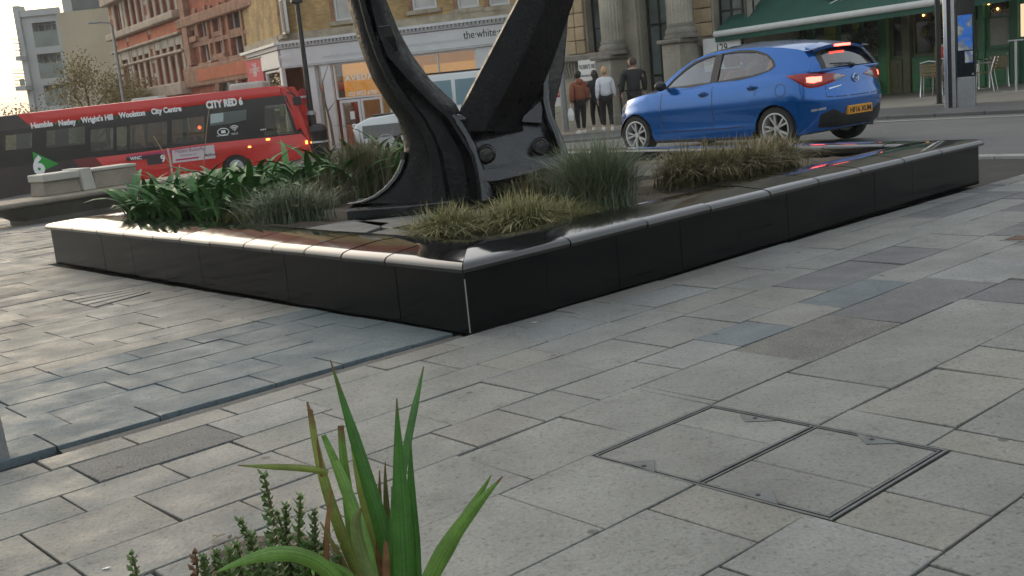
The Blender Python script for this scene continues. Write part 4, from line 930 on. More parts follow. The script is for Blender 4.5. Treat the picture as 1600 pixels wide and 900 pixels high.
# ---------------------------------------------------------------- apartment block far left
CREAM = mat('cream_render', (.50,.44,.31), .85, var=.14, vs=.25); PALEGREY = mat('pale_grey_render', (.46,.48,.47), .8, var=.12, vs=.3); LOFTG = mat('balcony_glass', (.20,.24,.22), .15, var=.3, vs=.6)
DARKG = mat('flat_window_glass', (.10,.12,.12), .1, var=.4, vs=.5)
AB = Fac('apartment_block', 'pale grey and cream modern apartment block with glass balconies at far left', (-46.5, 92), -2, base=-3.0)
x0, x1 = AB.at(44, 90)[0], AB.at(104, 90)[0]; x2 = AB.at(215, 90)[0]; zT = AB.at(75, 23)[1]; zT2 = AB.at(150, 15)[1]
hl = [AB.rc(52, 34, 90, 73), AB.rc(60, 83, 98, 122), AB.rc(70, 132, 104, 165)]
AB.wall('wall', PALEGREY, x0, x1, -.5, zT, hl, 1.2, depth=12)
for i, (a, b, c, d) in enumerate(hl):
    AB.window(a, b, c, d, 1.0, PALEGREY, DARKG, (.33,.6), (), .15)
    MB().box(a, b, .0, .04, c, c+1.25).build('balcony_glass', LOFTG, AB.root)
AB.wall('cream_wall', CREAM, x1, x2, -.5, zT2, (), y=-.5, depth=12)
AB.box('parapet', PALEGREY, x0-.2, x1+.1, zT, zT+.5, .2); AB.box('chimney_stack', PALEGREY, x0-.45, x0-.02, -.5, zT+.9, .3, back=1)
x3, x4 = AB.at(88, 10)[0], AB.at(165, 10)[0]; AB.box('penthouse', PALEGREY, x3, x4, zT2-.3, zT2+2.6, -1.2, 9); AB.box('penthouse_window', DARKG, x3+.8, x4-.5, zT2+.2, zT2+2.2, -1.15, 1.5); AB.box('roof_slab', WHITE, x3-1, x4+.6, zT2+2.62, zT2+3.1, -.2, 10)
for (py_) in (78, 125):
    a, b, c, d = AB.rc(24, py_-10, 50, py_+14, 1.2)
    AB.box('balcony_slab', PALEGREY, a, x0-.02, c-.1, c+.25, 1.4, 1.5); AB.box('balcony_glass', LOFTG, a+.4, x0-.02, c+.26, d-.4, 1.35, -1.3)
    for j in range(5): MB().box(a, a+.06, -1.4, 1.5, c+.4+j*.28, c+.46+j*.28).build('balcony_rail', GREYMETAL, AB.root)
# ---------------------------------------------------------------- stone bank building
STONE = mat('weathered_limestone', (.34,.315,.255), .85, var=.28, vs=.9, fine=.15, fs=22, bump=.3, bs=18); STONEW = mat('warm_sandstone_block', (.37,.285,.175), .85, var=.22, vs=1.6, fine=.15, fs=22, objvar=.16)
STONED = mat('sooty_limestone', (.20,.185,.155), .9, var=.4, vs=1.6, fine=.2, fs=20, bump=.5, bs=16); BANKGLASS = mat('bank_window_pane', (.10,.125,.115), .1, var=.5, vs=.8)
BK = Fac('stone_bank_building', 'old limestone bank building with fluted columns and a dark glazed entrance', (1.71, 36.7), -44, base=-.45)
def bq(a, b, c, d, off=0.0): return BK.rc(a, b, c, d, off)
Lb = BK.at(1118, 60)[0]; BT = 9.5
winL = bq(913,-90,947,82); winR = bq(1112,-90,1165,44); door = bq(1001,-40,1043,152, 0); door = (door[0], door[1], -.3, door[3])
BK.wall('wall', STONE, 0, Lb+1.0, -.4, BT, [winL, winR, door], .45, depth=9)
for (h, n) in ((winL, (.5,)), (winR, (.35,.68))):
    hh = h[3]-h[2]; BK.window(h[0], h[1], h[2], h[3], .35, BLACKMETAL, BANKGLASS, n, (.22,.44,.66,.86), .05)
BK.window(door[0], door[1], door[2], door[3], .42, BLACKMETAL, BANKGLASS, (.45,), (.38,.7), .07, name='door')
hx0, hz0 = BK.at(1030, 132); MB().tube([(hx0,-.05,hz0),(hx0+.35,-.1,hz0+.03)], .02, 8).build('door_handle', STEEL, BK.root); MB().sphere((hx0+.4,-.1,hz0+.04), .07).build('door_knob', BLACKMETAL, BK.root, smooth=True)
# ashlar blocks, one by one, left of the first window and right of the right column
rb = random.Random(9)
def blocks(xa_, xb_, z0_, z1_, h, cols, pr=.10):
    z = z0_; r_ = 0
    while z < z1_:
        w_ = (xb_-xa_)/cols
        for k in range(cols):
            BK.box('stone_block', STONEW, xa_+w_*k+.012, xa_+w_*(k+1)-.012, z+.012, min(z+h, z1_)-.012, pr+rb.uniform(-.008,.008), bevel=(.02,1))
        z += h
zbase = BK.at(915, 84)[1]
blocks(BK.at(887,60)[0], winL[0]-.04, zbase, BT, .42, 2); blocks(BK.at(1086,30)[0], winR[0]-.03, BK.at(1100,58)[1], BT, .40, 1)
BK.box('plinth_course', STONED, 0, winL[1]+.1, zbase-.22, zbase-.01, .28, bevel=(.04,1)); BK.box('plinth_course', STONED, BK.at(1086,60)[0], Lb+1, BK.at(1100,66)[1]-.1, BK.at(1100,59)[1], .24, bevel=(.03,1))
BK.box('entrance_pier', STONE, BK.at(976,80)[0], door[0]-.02, -.3, BT, .16, bevel=(.03,1))
def column(pxl, pxr, py, base_py, ped_bot, pl, pr_):
    xl, xr = BK.at(pxl, py, .8)[0], BK.at(pxr, py, .8)[0]; xc, r_ = (xl+xr)/2, (xr-xl)/2
    zb_ = BK.at((pxl+pxr)/2, base_py, .8)[1]
    rings = []; nfl = 20; seg = nfl*4
    for (zz, rr) in ((zb_+.42, r_), (BT, r_*.9)):
        rings.append([Vector((xc+math.cos(2*math.pi*k/seg)*rr*(1-(.05 if k % 4 in (1,2) else 0)), -.78+r_*.2+math.sin(2*math.pi*k/seg)*rr*(1-(.05 if k % 4 in (1,2) else 0)), zz)) for k in range(seg)])
    co = MB().loft(rings).build('column', STONE, BK.root, smooth=25)
    MB().lathe([(r_*1.05,.42),(r_*1.12,.36),(r_*1.08,.31),(r_*1.22,.24),(r_*1.28,.17),(r_*1.22,.11),(r_*1.36,.10),(r_*1.36,0)], 28, (xc, -.78+r_*.2, zb_)).build('base', STONED, co, smooth=40)
    x0_, x1_ = BK.at(pl, base_py+40, 1.1)[0], BK.at(pr_, base_py+40, 1.1)[0]
    pe = BK.box('pedestal', STONE, x0_, x1_, -.35, zb_-.14, 1.12, bevel=(.02,1))
    MB().box(x0_-.1, x1_+.1, -1.24, .1, zb_-.13, zb_-.01).build('cap', STONED, pe, bevel=(.03,1)); MB().box(x0_-.06, x1_+.06, -1.2, .1, -.36, .45).build('foot', STONE, pe, bevel=(.02,1))
    MB().box(x0_+.16, x1_-.16, -1.135, -1.1, .75, zb_-.42).build('panel', STONE, pe, bevel=(.015,1))
    return x0_, x1_, zb_
a0 = column(938,967,30,86,215,932,956); a1 = column(1043,1076,20,60,150,1036,1064)
BK.box('carved_panel', STONED, a0[1]+.05, BK.at(975,100)[0], BK.at(966,112)[1], BK.at(966,92)[1], .30, bevel=(.03,1)); BK.box('pedestal_wing', STONE, a0[1]+.01, BK.at(976,120)[0]-.01, -.35, a0[2]-.2, .26)
BK.box('pedestal_wing', STONE, a1[1]+.01, BK.at(1086,90)[0], -.35, a1[2]-.2, .26)
mb = MB()
for k in range(34): zz = a0[2]+.2+k*.16; mb.sphere((BK.at(970,40)[0], -.16, zz), .1, 6, 4)
o = mb.build('carved_drop', STONED, BK.root, smooth=True); o['kind'] = 'stuff'
h0 = BK.at(961,138,.9); h1 = BK.at(978,124,.5); MB().tube([(h0[0],-.9,h0[1]),(h1[0],-.5,h1[1])], .04, 8).build('handrail', BLACKMETAL, BK.root); MB().tube([(h0[0]+.12,-.8,h0[1]+.1),(h0[0]+.12,-.8,-.3)], .025, 8).build('handrail_post', BLACKMETAL, BK.root)
for k in range(3): BK.box('entrance_step', STONED, BK.at(974,180)[0], door[1]+.2, -.45, -.02-.13*k, .35+.34*k, bevel=(.01,1))
for (px_, py_) in ((895,100),(1088,72)):
    mb = MB(); xx, zz = BK.at(px_, py_)
    for k in range(5): mb.tube([(xx-.22+k*.11,-.14,zz+.2),(xx-.25+k*.12,-.19,zz-.1),(xx-.22+k*.11,-.14,zz-.45)], .035, 6)
    o = mb.build('carved_bracket', STONED, BK.root, smooth=True)
def board(name, label, px0, py0, px1, py1, off=.30):
    x0_, x1_, z0_, z1_ = bq(px0, py0, px1, py1, off)
    t = thing(name, label, 'sign', BK.root.location, BK.a)
    MB().box(x0_, x1_, -off, -off+.05, z0_, z1_).build('board', WHITE, t, bevel=(.005,1)); return t, x0_, x1_, z0_, z1_
t, x0, x1, z0, z1 = board('sign_board', 'white sign lettered for a bar fixed left of the first stone column', 904, 93, 940, 126)
hh = z1-z0; text('lettering', "ROBIN'S NEST &", hh*.30, TF(x0+.04, -.305, z0+hh*.58), BLACKPRINT, t, .006, sx=.62); text('lettering', 'VINTAGE LIVING ·', hh*.15, TF(x0+.08, -.305, z0+hh*.20), BLACKPRINT, t, .006, sx=.72)
t, x0, x1, z0, z1 = board('sign_board', 'white sign numbered 129 fixed right of the second stone column', 1099, 58, 1158, 110)
hh = z1-z0; text('lettering', '129', hh*.36, TF((x0+x1)/2, -.305, z0+hh*.56), BLACKPRINT, t, .006, 'CENTER', sx=.8); text('lettering', 'COFFEE HOUSE AND BAR', hh*.17, TF((x0+x1)/2, -.305, z0+hh*.20), BLACKPRINT, t, .006, 'CENTER', sx=.62)
MB().box(x1+.02, x1+.06, -.31, -.24, z0, z1).build('edge', BLACK, t)
# ---------------------------------------------------------------- green pub
PUB = mat('dark_green_pub_paint', (.028,.115,.06), .4, var=.25, vs=1.5); PUBL = mat('light_green_pub_paint', (.055,.215,.085), .42, var=.25, vs=1.8); PUBY = mat('olive_green_pub_paint', (.20,.26,.04), .42, var=.25, vs=1.8); PUBBR = mat('brownish_green_door', (.11,.115,.045), .4, var=.25, vs=2)  # a lighter green beside the dark pub green
PUBG = mat('pub_window_glass', (.028,.026,.022), .07, var=.6, vs=.8); FROST = mat('frosted_lower_pane', (.36,.35,.30), .5, var=.15, vs=3, fine=.25, fs=40)
WARMLAMP = mat('warm_bulb', (1,.7,.3), .5, emit=(1.0,.48,.12), es=8.0)
q0 = UV(25.3, -16.4); PU = Fac('green_pub', 'green painted pub front with panelled doors, dark windows and frosted lower panes', (q0.x, q0.y), -49, base=-.06)
def pq(a, b, c, d, off=0.0): return PU.rc(a, b, c, d, off)
Lp = 17.0; PT = 3.95
zs = PU.at(1400, 95)[1]
sill = .95
def zP(py_, px_): return PU.at(px_, py_)[1]
winsP = [(1309,1335),(1345,1373),(1520,1530),(1541,1579)]
doorP = [(1391,1411),(1425,1461)]
hol = []
for (a, b) in winsP: hol.append((PU.at(a, 60)[0], PU.at(b, 60)[0], 1.0, 3.1))
for (a, b) in doorP: hol.append((PU.at(a, 60)[0], PU.at(b, 60)[0], .95, 3.0))
ex_ = [(PU.at(1230,60)[0], PU.at(1262,60)[0], 1.0, 3.1), (PU.at(1270,60)[0], PU.at(1300,60)[0], 1.0, 3.1)]
hol += ex_; hol += [(Lp-3.2, Lp-1.8, 1.0, 3.1)]
PU.wall('wall', PUB, 0, Lp, -.1, PT, hol, .14, depth=9)
for i, h in enumerate(hol):
    isdoor = 4 <= i < 6
    wd = PU.window(h[0], h[1], h[2], h[3], .10, PUBBR if isdoor else PUBL, PUBG, (), (.72,) if not isdoor else (.78,), .06)
    if not isdoor: MB().box(h[0]+.06, h[1]-.06, .085, .095, h[2]+.06, h[2]+.75).build('frosted_pane', FROST, wd); MB().box(h[0]-.04, h[1]+.04, -.10, .08, h[2]+.76, h[2]+.80).build('glazing_bar', PUB, wd)
for (a, b, m) in ((1292,1308,PUBY),(1336,1344,PUBY),(1374,1388,PUBL),(1412,1424,PUBBR),(1462,1476,PUBY),(1531,1540,PUBL),(1580,1594,PUB),(1388.5,1390.5,PUBY)):
    xa, xb = PU.at(a, 80)[0], PU.at(b, 80)[0]; PU.box('pilaster', m, xa, xb, -.06, 3.15, .10, bevel=(.015,1))
for (a, b, m) in ((1309,1335,PUBL),(1345,1373,PUBL),(1391,1411,PUBBR),(1425,1461,PUBL),(1520,1530,PUBL),(1541,1579,PUBL),(1270,1300,PUBL)):
    xa, xb = PU.at(a, 80)[0]+.05, PU.at(b, 80)[0]-.05
    PU.box('stall_riser', m, xa-.03, xb+.03, -.05, .90, .05); PU.box('panel', m, xa+.08, xb-.08, .12, .42, .075, bevel=(.012,1)); PU.box('panel', m, xa+.08, xb-.08, .48, .80, .075, bevel=(.012,1))
PU.box('pub_fascia', PUB, 0, Lp, 3.16, PT, .18, bevel=(.02,1)); PU.box('upper_wall', STONE, 0, Lp, PT+.01, 8.5, .0, 9)
PU.box('plinth', STONED, 0, Lp, -.25, -.051, .13)
xa, za_ = PU.at(1427, 50); PU.box('door_notice', mat('yellow_notice', (.25,.20,.06), .6), PU.at(1435,50)[0], PU.at(1448,50)[0], PU.at(1441,58)[1], PU.at(1441,44)[1], -.078, .085)
text('lettering', 'Garden Bar', .19, TF(PU.at(1546,22)[0], .078, PU.at(1546,22)[1]), mat('gold_print', (.5,.42,.25), .5), PU.root, .004)
for (a, b) in ((1443,18),(1441,24),(1543,6),(1557,14)):
    xx, zz = PU.at(a, b); MB().sphere((xx, .06, zz), .03, 8, 6).build('bulb', WARMLAMP, PU.root)
xx, zz = PU.at(1598, 30); PU.box('lit_menu', mat('lit_menu_case', (.8,.6,.4), .5, emit=(1.0,.72,.45), es=.9), xx, xx+.5, PU.at(1598,57)[1], PU.at(1598,6)[1], .12)
# awning of the pub
GREENCLOTH = mat('dark_green_awning_cloth', (.012,.075,.052), .75, var=.15, vs=1.5, bump=.15, bs=200); ALUBAR = mat('pale_awning_bar', (.55,.56,.54), .5, var=.08, vs=2)
awp = thing('pub_awning', 'dark green pub awning with white script and pale front bar', 'awning')
# front bar: real rail about 2.6 m up and 3 m out from the front, dropped slightly to the left
NB = PU.n
def onbar(px_, py_, out):
    r_ = ray(px_, py_); o_ = PU.P+NB*out; t_ = (o_-C0).dot(NB)/r_.dot(NB); return C0+r_*t_
bl, br = onbar(1117, 54, 3.4), onbar(1462, 3, 3.4); dB = (br-bl).normalized(); br2 = br+dB*2.6
MB().tube([bl, br2], .09, 10).build('front_bar', ALUBAR, awp, smooth=True)
w0 = bl-NB*3.3; w0.z = 4.15; w1 = br2-NB*3.3; w1.z = 4.3+ (br2.z-bl.z)*.6
cl = MB(); nn = 14; rows = []
for k in range(nn+1):
    a = bl.lerp(br2, k/nn); b = w0.lerp(w1, k/nn); rows.append([a+Vector((0,0,-.02)), a+Vector((0,0,.075)), a.lerp(b,.33)+Vector((0,0,-.02)), a.lerp(b,.66)+Vector((0,0,-.02)), b])
cl.loft(rows, closed=False, cap=False); cl.build('canopy', GREENCLOTH, awp, smooth=True, normals=False)
MB().loft([[r_[0]+Vector((0,0,-.07)), r_[0]+Vector((0,0,-.20))] for r_ in rows], closed=False, cap=False).build('valance', GREENCLOTH, awp, normals=False)
MB().box(-.05,.05,-.05,.05,-.05,.05).build('end_cap', ALUBAR, awp).location = bl
for fr_ in (.15,.5,.85):
    a = bl.lerp(br2, fr_); b = w0.lerp(w1, fr_)-Vector((0,0,.55)); mid = a.lerp(b,.5)+dB*.5+Vector((0,0,.02)); MB().tube([a, mid, b], .035, 6).build('arm', BLACKMETAL, awp)
# script lettering lying on the cloth
def cloth(fx, t): a = bl.lerp(br2, fx)+Vector((0,0,.075)); b = w0.lerp(w1, fx); return a.lerp(b, t)
X_ = dB; Y_ = (cloth(.4,.6)-cloth(.4,.1)); Y_ = (Y_-X_*Y_.dot(X_)).normalized(); Z_ = X_.cross(Y_)
best = min(((abs(pix(cloth(fx/60, t/20))[0]-1272)+abs(pix(cloth(fx/60, t/20))[1]-6), fx/60, t/20) for fx in range(61) for t in range(1, 20)))
o_ = cloth(best[1], best[2])+Z_*.02
Mx = Matrix((( X_.x, Y_.x, Z_.x, o_.x), (X_.y, Y_.y, Z_.y, o_.y), (X_.z, Y_.z, Z_.z, o_.z), (0,0,0,1)))
sh_ = Matrix(((1,.35,0,0),(0,1,0,0),(0,0,1,0),(0,0,0,1)))
em = MB(); re_ = random.Random(2)
for k in range(11):          # white brush-stroke emblem, only its foot in view
    a = R(150-k*9); L_ = .55+.25*math.sin(k); p0 = Vector((.62,.12,0)); d_ = Vector((math.cos(a), math.sin(a)*.8, 0)); n_ = Vector((-d_.y, d_.x, 0))*.05
    em.add([p0-n_*.3, p0+d_*L_*.6-n_, p0+d_*L_, p0+d_*L_*.55+n_*1.2, p0+n_*.3], [(0,1,2,3,4)])
em.add([(.62,.12,0),(.85,.28,0),(.78,.33,0),(.58,.18,0)], [(0,1,2,3)]).add([(.5,-.06,0),(.56,-.05,0),(.86,.2,0),(.8,.2,0)], [(0,1,2,3)]).add([(.78,.03,0),(1.1,.2,0),(1.3,.18,0),(1.05,.05,0)], [(0,1,2,3)])
em.v = [Mx @ p for p in em.v]; em.build('emblem', WHITEPRINT, awp)
# ================================================================== STREET FURNITURE, TREES
BENCHST = mat('bench_stone', (.27,.235,.185), .8, var=.2, vs=3, fine=.25, fs=70, bump=.2, bs=60); BENCHTOP = mat('pale_bench_cap', (.44,.42,.37), .6, var=.12, vs=3); BENCHDK = mat('dark_bench_stone', (.12,.11,.09), .7, var=.25, vs=2, fine=.15, fs=50)
bp = onz(45, 353, -.12); bang = math.atan2(*(lambda d: (d.y, d.x))(onz(150, 337, -.14)-onz(45, 353, -.12)))
bench = thing('stone_bench', 'long stone seat with raised block back beyond the left end of the planter', 'bench', bp, bang)
mb = MB(); s_ = [(-.25,.06),(-.62,.10),(-.70,.30),(-.72,.36)]
# seat: undercut slab, thin overhanging lip pointing to the left
def brick_(x0, x1, y0, y1, z0, z1): return [Vector((x0,y0,z0)),Vector((x1,y0,z0)),Vector((x1,y1,z0)),Vector((x0,y1,z0))]
MB().loft([brick_(0,4.2,0,.55,-.06,0), brick_(0,4.2,-.0,.55,.08,0), brick_(-.42,4.2,-.16,.6,.30,0)]).build('seat_base', BENCHDK, bench, bevel=(.01,1))
MB().loft([brick_(-.62,4.2,-.22,.6,.302,0), brick_(-.70,4.2,-.25,.6,.33,0), brick_(-.70,4.2,-.25,.6,.37,0), brick_(-.66,4.2,-.22,.6,.385,0)]).build('seat_slab', BENCHST, bench, bevel=(.008,1))
xa = local(bench, ony(4, 300, 17.9)).x; xb = local(bench, ony(132, 285, 17.9)).x; xc = local(bench, ony(212, 270, 17.9)).x
MB().loft([brick_(xa,xb-.2,.18,.62,.386,0), brick_(xa+.03,xb-.2,.22,.60,.60,0)]).build('back_block', BENCHST, bench, bevel=(.01,1))
MB().box(xa, xb-.12, .16, .62, .602, .72).build('back_cap', BENCHTOP, bench, bevel=(.015,1)); MB().loft([brick_(xb-.19,xb+.02,.12,.66,.386,0), brick_(xb-.22,xb-.03,.12,.66,.74,0)]).build('end_block', BENCHTOP, bench, bevel=(.012,1))
MB().box(xb+.03, xc+.3, .18, .62, .386, .66).build('back_block', BENCHST, bench, bevel=(.01,1)); MB().box(xb+.0, xc+.3, .16, .64, .662, .71).build('back_cap', BENCHTOP, bench, bevel=(.01,1))
# grey post at the left edge, close by
p = onz(6, 714); gpst = thing('bollard', 'grey square granite bollard cut by the left edge of the view', 'bollard', p, R(41))
MB().loft([[Vector((x*a,y*a,z)) for x, y in ((-1,-1),(1,-1),(1,1),(-1,1))] for a, z in ((.075,-.02),(.062,.42),(.056,.44))]).build('post', mat('grey_bollard_stone', (.20,.20,.19), .7, var=.15, vs=4, fine=.2, fs=80), gpst, bevel=(.006,1))
gpst.location = p-Vector((.075,0,0))
# posts
def post(name, label, base_px, top_px, Y, r0, r1, m, cat='post', extra=None, base=None):
    b = gp(*base_px) if base is None else base; t_ = ony(*top_px, b.y); H_ = t_.z-b.z
    root = thing(name, label, cat, b); MB().tube([(0,0,-.05), (0,0,H_)], [r0, r1], 12).build('pole', m, root, smooth=40); return root, H_, b
t, H_, b = post('street_post', 'tall black post at the edge of the road before the pub', (1468,163), (1458,-60), 0, .055, .055, BLACKMETAL)
MB().tube([(0,0,-.03),(0,0,.02)], [.10,.10], 12).build('base_collar', BLACKMETAL, t)
t, H_, b = post('lamp_post', 'black lamp post standing between the bus front and the white salon', (492,222), (448,-40), 0, .12, .075, BLACKMETAL, 'lamp post', base=(lambda p: Vector((p.x, p.y, g(p.x,p.y))))(ony(492,222,42.5)))
MB().tube([(0,0,-.05),(0,0,1.6)], [.17,.16], 12).build('pole_base', BLACKMETAL, t, smooth=40); MB().tube([(0,0,1.6),(0,0,1.75)], [.21,.14], 12).build('collar', GREYMETAL, t, smooth=40)
t.rotation_euler = (0,0,R(62))
def ledge(y_px): return ony(475, y_px, b.y).z-b.z
zs_ = ledge(149); RS = mat('red_sign_face', (.55,.03,.05), .5)
MB().lathe([(.001,-.02),(.31,-.02),(.31,0),(.001,0)], 24, (-.08,.22,zs_-.05), 'Y').build('round_sign', RS, t)
MB().box(-.31,.15,.19,.199, zs_-.09, zs_-.01).build('sign_bar', WHITEPRINT, t)
zl_ = ledge(2); MB().lathe([(.02,.5),(.12,.45),(.20,.2),(.24,0),(.20,-.06),(.02,-.08)], 14, (0,0,zl_)).build('lantern', BLACKMETAL, t, smooth=40)
t, H_, b = post('lamp_post', 'slim grey street lamp with short arm before the cream apartment wall', (192,190), (172,40), 0, .11, .07, GREYMETAL, 'lamp post', base=(lambda p: Vector((p.x, p.y, -2.2)))(ony(196,175,62)))
MB().tube([(0,0,H_),(-.05,-.05,H_+.15),(-.55,-.2,H_+.22)], .05, 8).build('arm', GREYMETAL, t, smooth=40); MB().box(-1.15,-.5,-.32,-.1,H_+.16,H_+.27).build('lamp_head', GREYMETAL, t, bevel=(.03,1))
t, H_, b = post('street_post', 'pale grey signpost just left of the walking people', (884,197), (866,40), 0, .10, .09, GREYMETAL, base=(lambda p: Vector((p.x, p.y, g(p.x,p.y))))(ony(884,198,33.5)))
# small A-board beyond the post
b_ = ony(874,170,35.6); ab = thing('street_board', 'small board with red top and white foot beside the pale signpost', 'board', (b_.x, b_.y, g(b_.x,b_.y)), R(10))
zt_b = ony(872,143,35.6).z-g(b_.x,b_.y); zm_b = ony(872,152,35.6).z-g(b_.x,b_.y); zl_b = ony(872,166,35.6).z-g(b_.x,b_.y)
MB().box(-.35,.25,-.02,.03,zm_b,zt_b).build('red_panel', RS, ab); MB().box(-.35,.25,-.02,.03,zl_b,zm_b-.005).build('white_panel', WHITEPRINT, ab)
for sx_ in (-.33,.2): MB().box(sx_,sx_+.03,.03,.06,-.02,zt_b).build('leg', GREYMETAL, ab)
text('lettering', 'OPEN', .13, TF(-.3,-.022,zm_b+.06), WHITEPRINT, ab, .004)
# information totem
tb = gp(1512,166); tot = thing('information_totem', 'tall steel information totem with blue lit map screen before the pub', 'information totem', tb, R(-32))
sc_t = tb.y/FPX
def tz(py_): return ony(1510, py_, tb.y).z-tb.z
TOP = 3.2
MB().box(-.17,.15,-.09,.09,-.02,tz(120)).build('plinth', STEEL, tot, bevel=(.006,1)); MB().box(-.17,.15,-.075,.075,tz(120)+.002,TOP).build('screen_case', mat('black_screen_glass', (.012,.014,.016), .12), tot, bevel=(.004,1))
SCR = bpy.data.materials.new('lit_map_screen'); SCR.use_nodes = True; N, L = SCR.node_tree.nodes, SCR.node_tree.links; P_ = N['Principled BSDF']
tc = N.new('ShaderNodeTexCoord'); no = N.new('ShaderNodeTexNoise'); no.inputs['Scale'].default_value = 5.5; no.inputs['Detail'].default_value = 4; L.new(tc.outputs['Object'], no.inputs['Vector'])
cr = N.new('ShaderNodeValToRGB'); e = cr.color_ramp.elements; e[0].position, e[0].color = .38, (.01,.10,.42,1); e[1].position, e[1].color = .62, (.30,.34,.36,1)
ne = e.new(.48); ne.color = (.02,.16,.60,1); ne = e.new(.54); ne.color = (.12,.14,.15,1); L.new(no.outputs['Fac'], cr.inputs[0]); L.new(cr.outputs[0], P_.inputs['Emission Color']); P_.inputs['Emission Strength'].default_value = .6; P_.inputs['Base Color'].default_value = (.02,.02,.03,1)
MB().box(-.14,.12,-.082,-.076,tz(78),tz(23)).build('screen', SCR, tot); MB().box(-.02,.12,-.082,-.076,tz(98),tz(80)).build('screen', SCR, tot)
for x_ in (-.40,-.26): MB().box(x_,x_+.065,-.10,.10,-.02,TOP+.1).build('upright', ALU if x_ < -.3 else STEEL, tot, bevel=(.005,1))
MB().box(-.334,-.262,-.06,.06,.0,TOP).build('spine', BLACK, tot); MB().lathe([(.001,-.02),(.022,-.02),(.022,0),(.001,0)], 10, (.12,-.076,tz(116)), 'Y').build('lock', ALU, tot)
# cafe furniture
CANE_W = mat('woven_cafe_slat', (.20,.135,.065), .6, var=.2, vs=9); REDC = mat('red_glass_lantern', (.45,.03,.02), .3)
def cafe_chair(label, px_, py_, rz, Ywant=None):
    b = gp(px_, py_); t = thing('cafe_chair', label, 'chair', b, rz, 'aluminium chairs outside the pub')
    for sx in (-.22,.22):
        MB().tube([(sx,-.22,0),(sx*.95,-.20,.45),(sx*1.0,-.18,.66),(sx,.05,.68),(sx,.20,.66)], .014, 7).build('front_leg', ALU, t, smooth=40); MB().tube([(sx*1.02,.26,0),(sx*.93,.19,.45),(sx*.93,.25,.68)], .014, 7).build('rear_leg', ALU, t, smooth=40)
    MB().tube([(-.205,.25,.66),(-.20,.29,.80),(0,.32,.84),(.20,.29,.80),(.205,.25,.66)], .015, 7).build('back_rail', ALU, t, smooth=40)
    for k in range(4): MB().box(-.19,.19,.235+.012*k,.245+.012*k,.50+.072*k,.55+.072*k).build('back_slat', CANE_W, t)
    for k in range(5): MB().box(-.20,.20,-.21+.082*k,-.145+.082*k,.445,.46).build('seat_slat', CANE_W, t)
    return t
cafe_chair('aluminium cafe chair with slatted back just left of the black post', 1456, 150, R(150))
cafe_chair('aluminium cafe chair half hidden between the black post and the totem', 1478, 147, R(185))
cafe_chair('aluminium cafe chair facing left just right of the totem', 1538, 143, R(235))
cafe_chair('aluminium cafe chair farthest right beside the parasol stand', 1560, 136, R(160))
def cafe_table(label, px_, py_, m='round', h=.74):
    b = gp(px_, py_); t = thing('cafe_table', label, 'table', b, 0, 'round tables outside the pub')
    MB().lathe([(.001,h-.03),(.35,h-.03),(.36,h-.015),(.35,h),(.001,h)], 24).build('table_top', ALU, t, smooth=40); return t, h
t, h = cafe_table('round aluminium table behind the totem', 1530, 139); MB().tube([(0,0,.02),(0,0,h-.03)], .025, 8).build('stem', ALU, t); MB().lathe([(.22,0),(.22,.015),(.03,.04),(.001,.04)], 16).build('foot', ALU, t)
t, h = cafe_table('barrel table with metal hoops between the black post and the totem', 1479, 146, h=.86)
MB().lathe([(.20,0),(.25,.2),(.265,.43),(.25,.66),(.20,.828),(.001,.828)], 20).build('barrel', CANE_W, t, smooth=50)
for z in (.12,.34,.52,.72): MB().lathe([(.262-.1*abs(z-.43)**1.6*2,z-.02),(.272-.1*abs(z-.43)**1.6*2,z-.02),(.272-.1*abs(z-.43)**1.6*2,z+.02),(.262-.1*abs(z-.43)**1.6*2,z+.02)], 20).build('hoop', BLACKMETAL, t)
b_ = gp(1588,144); ps = thing('rope_stand', 'slim steel barrier stand with flat foot at the far right of the pub', 'stand', b_, R(-30)); MB().box(-.3,.3,-.04,.04,0,.03).build('foot', STEEL, ps, bevel=(.006,1)); MB().tube([(0,0,.03),(0,0,1.12)], .03, 10).build('pole', STEEL, ps, smooth=40); MB().box(-.16,.16,-.035,.035,1.12,1.15).build('top_bar', ALU, ps)
ln = thing('candle_lantern', 'red glass lantern on the barrel table beside the black post', 'lantern', gp(1474,146)+Vector((0,0,.862)), 0)
MB().lathe([(.05,0),(.07,.05),(.07,.2),(.04,.27),(.001,.28)], 12).build('glass', REDC, ln, smooth=40); MB().lathe([(.04,.28),(.05,.30),(.02,.34),(.001,.34)], 10).build('cap', PALESTONE, ln)
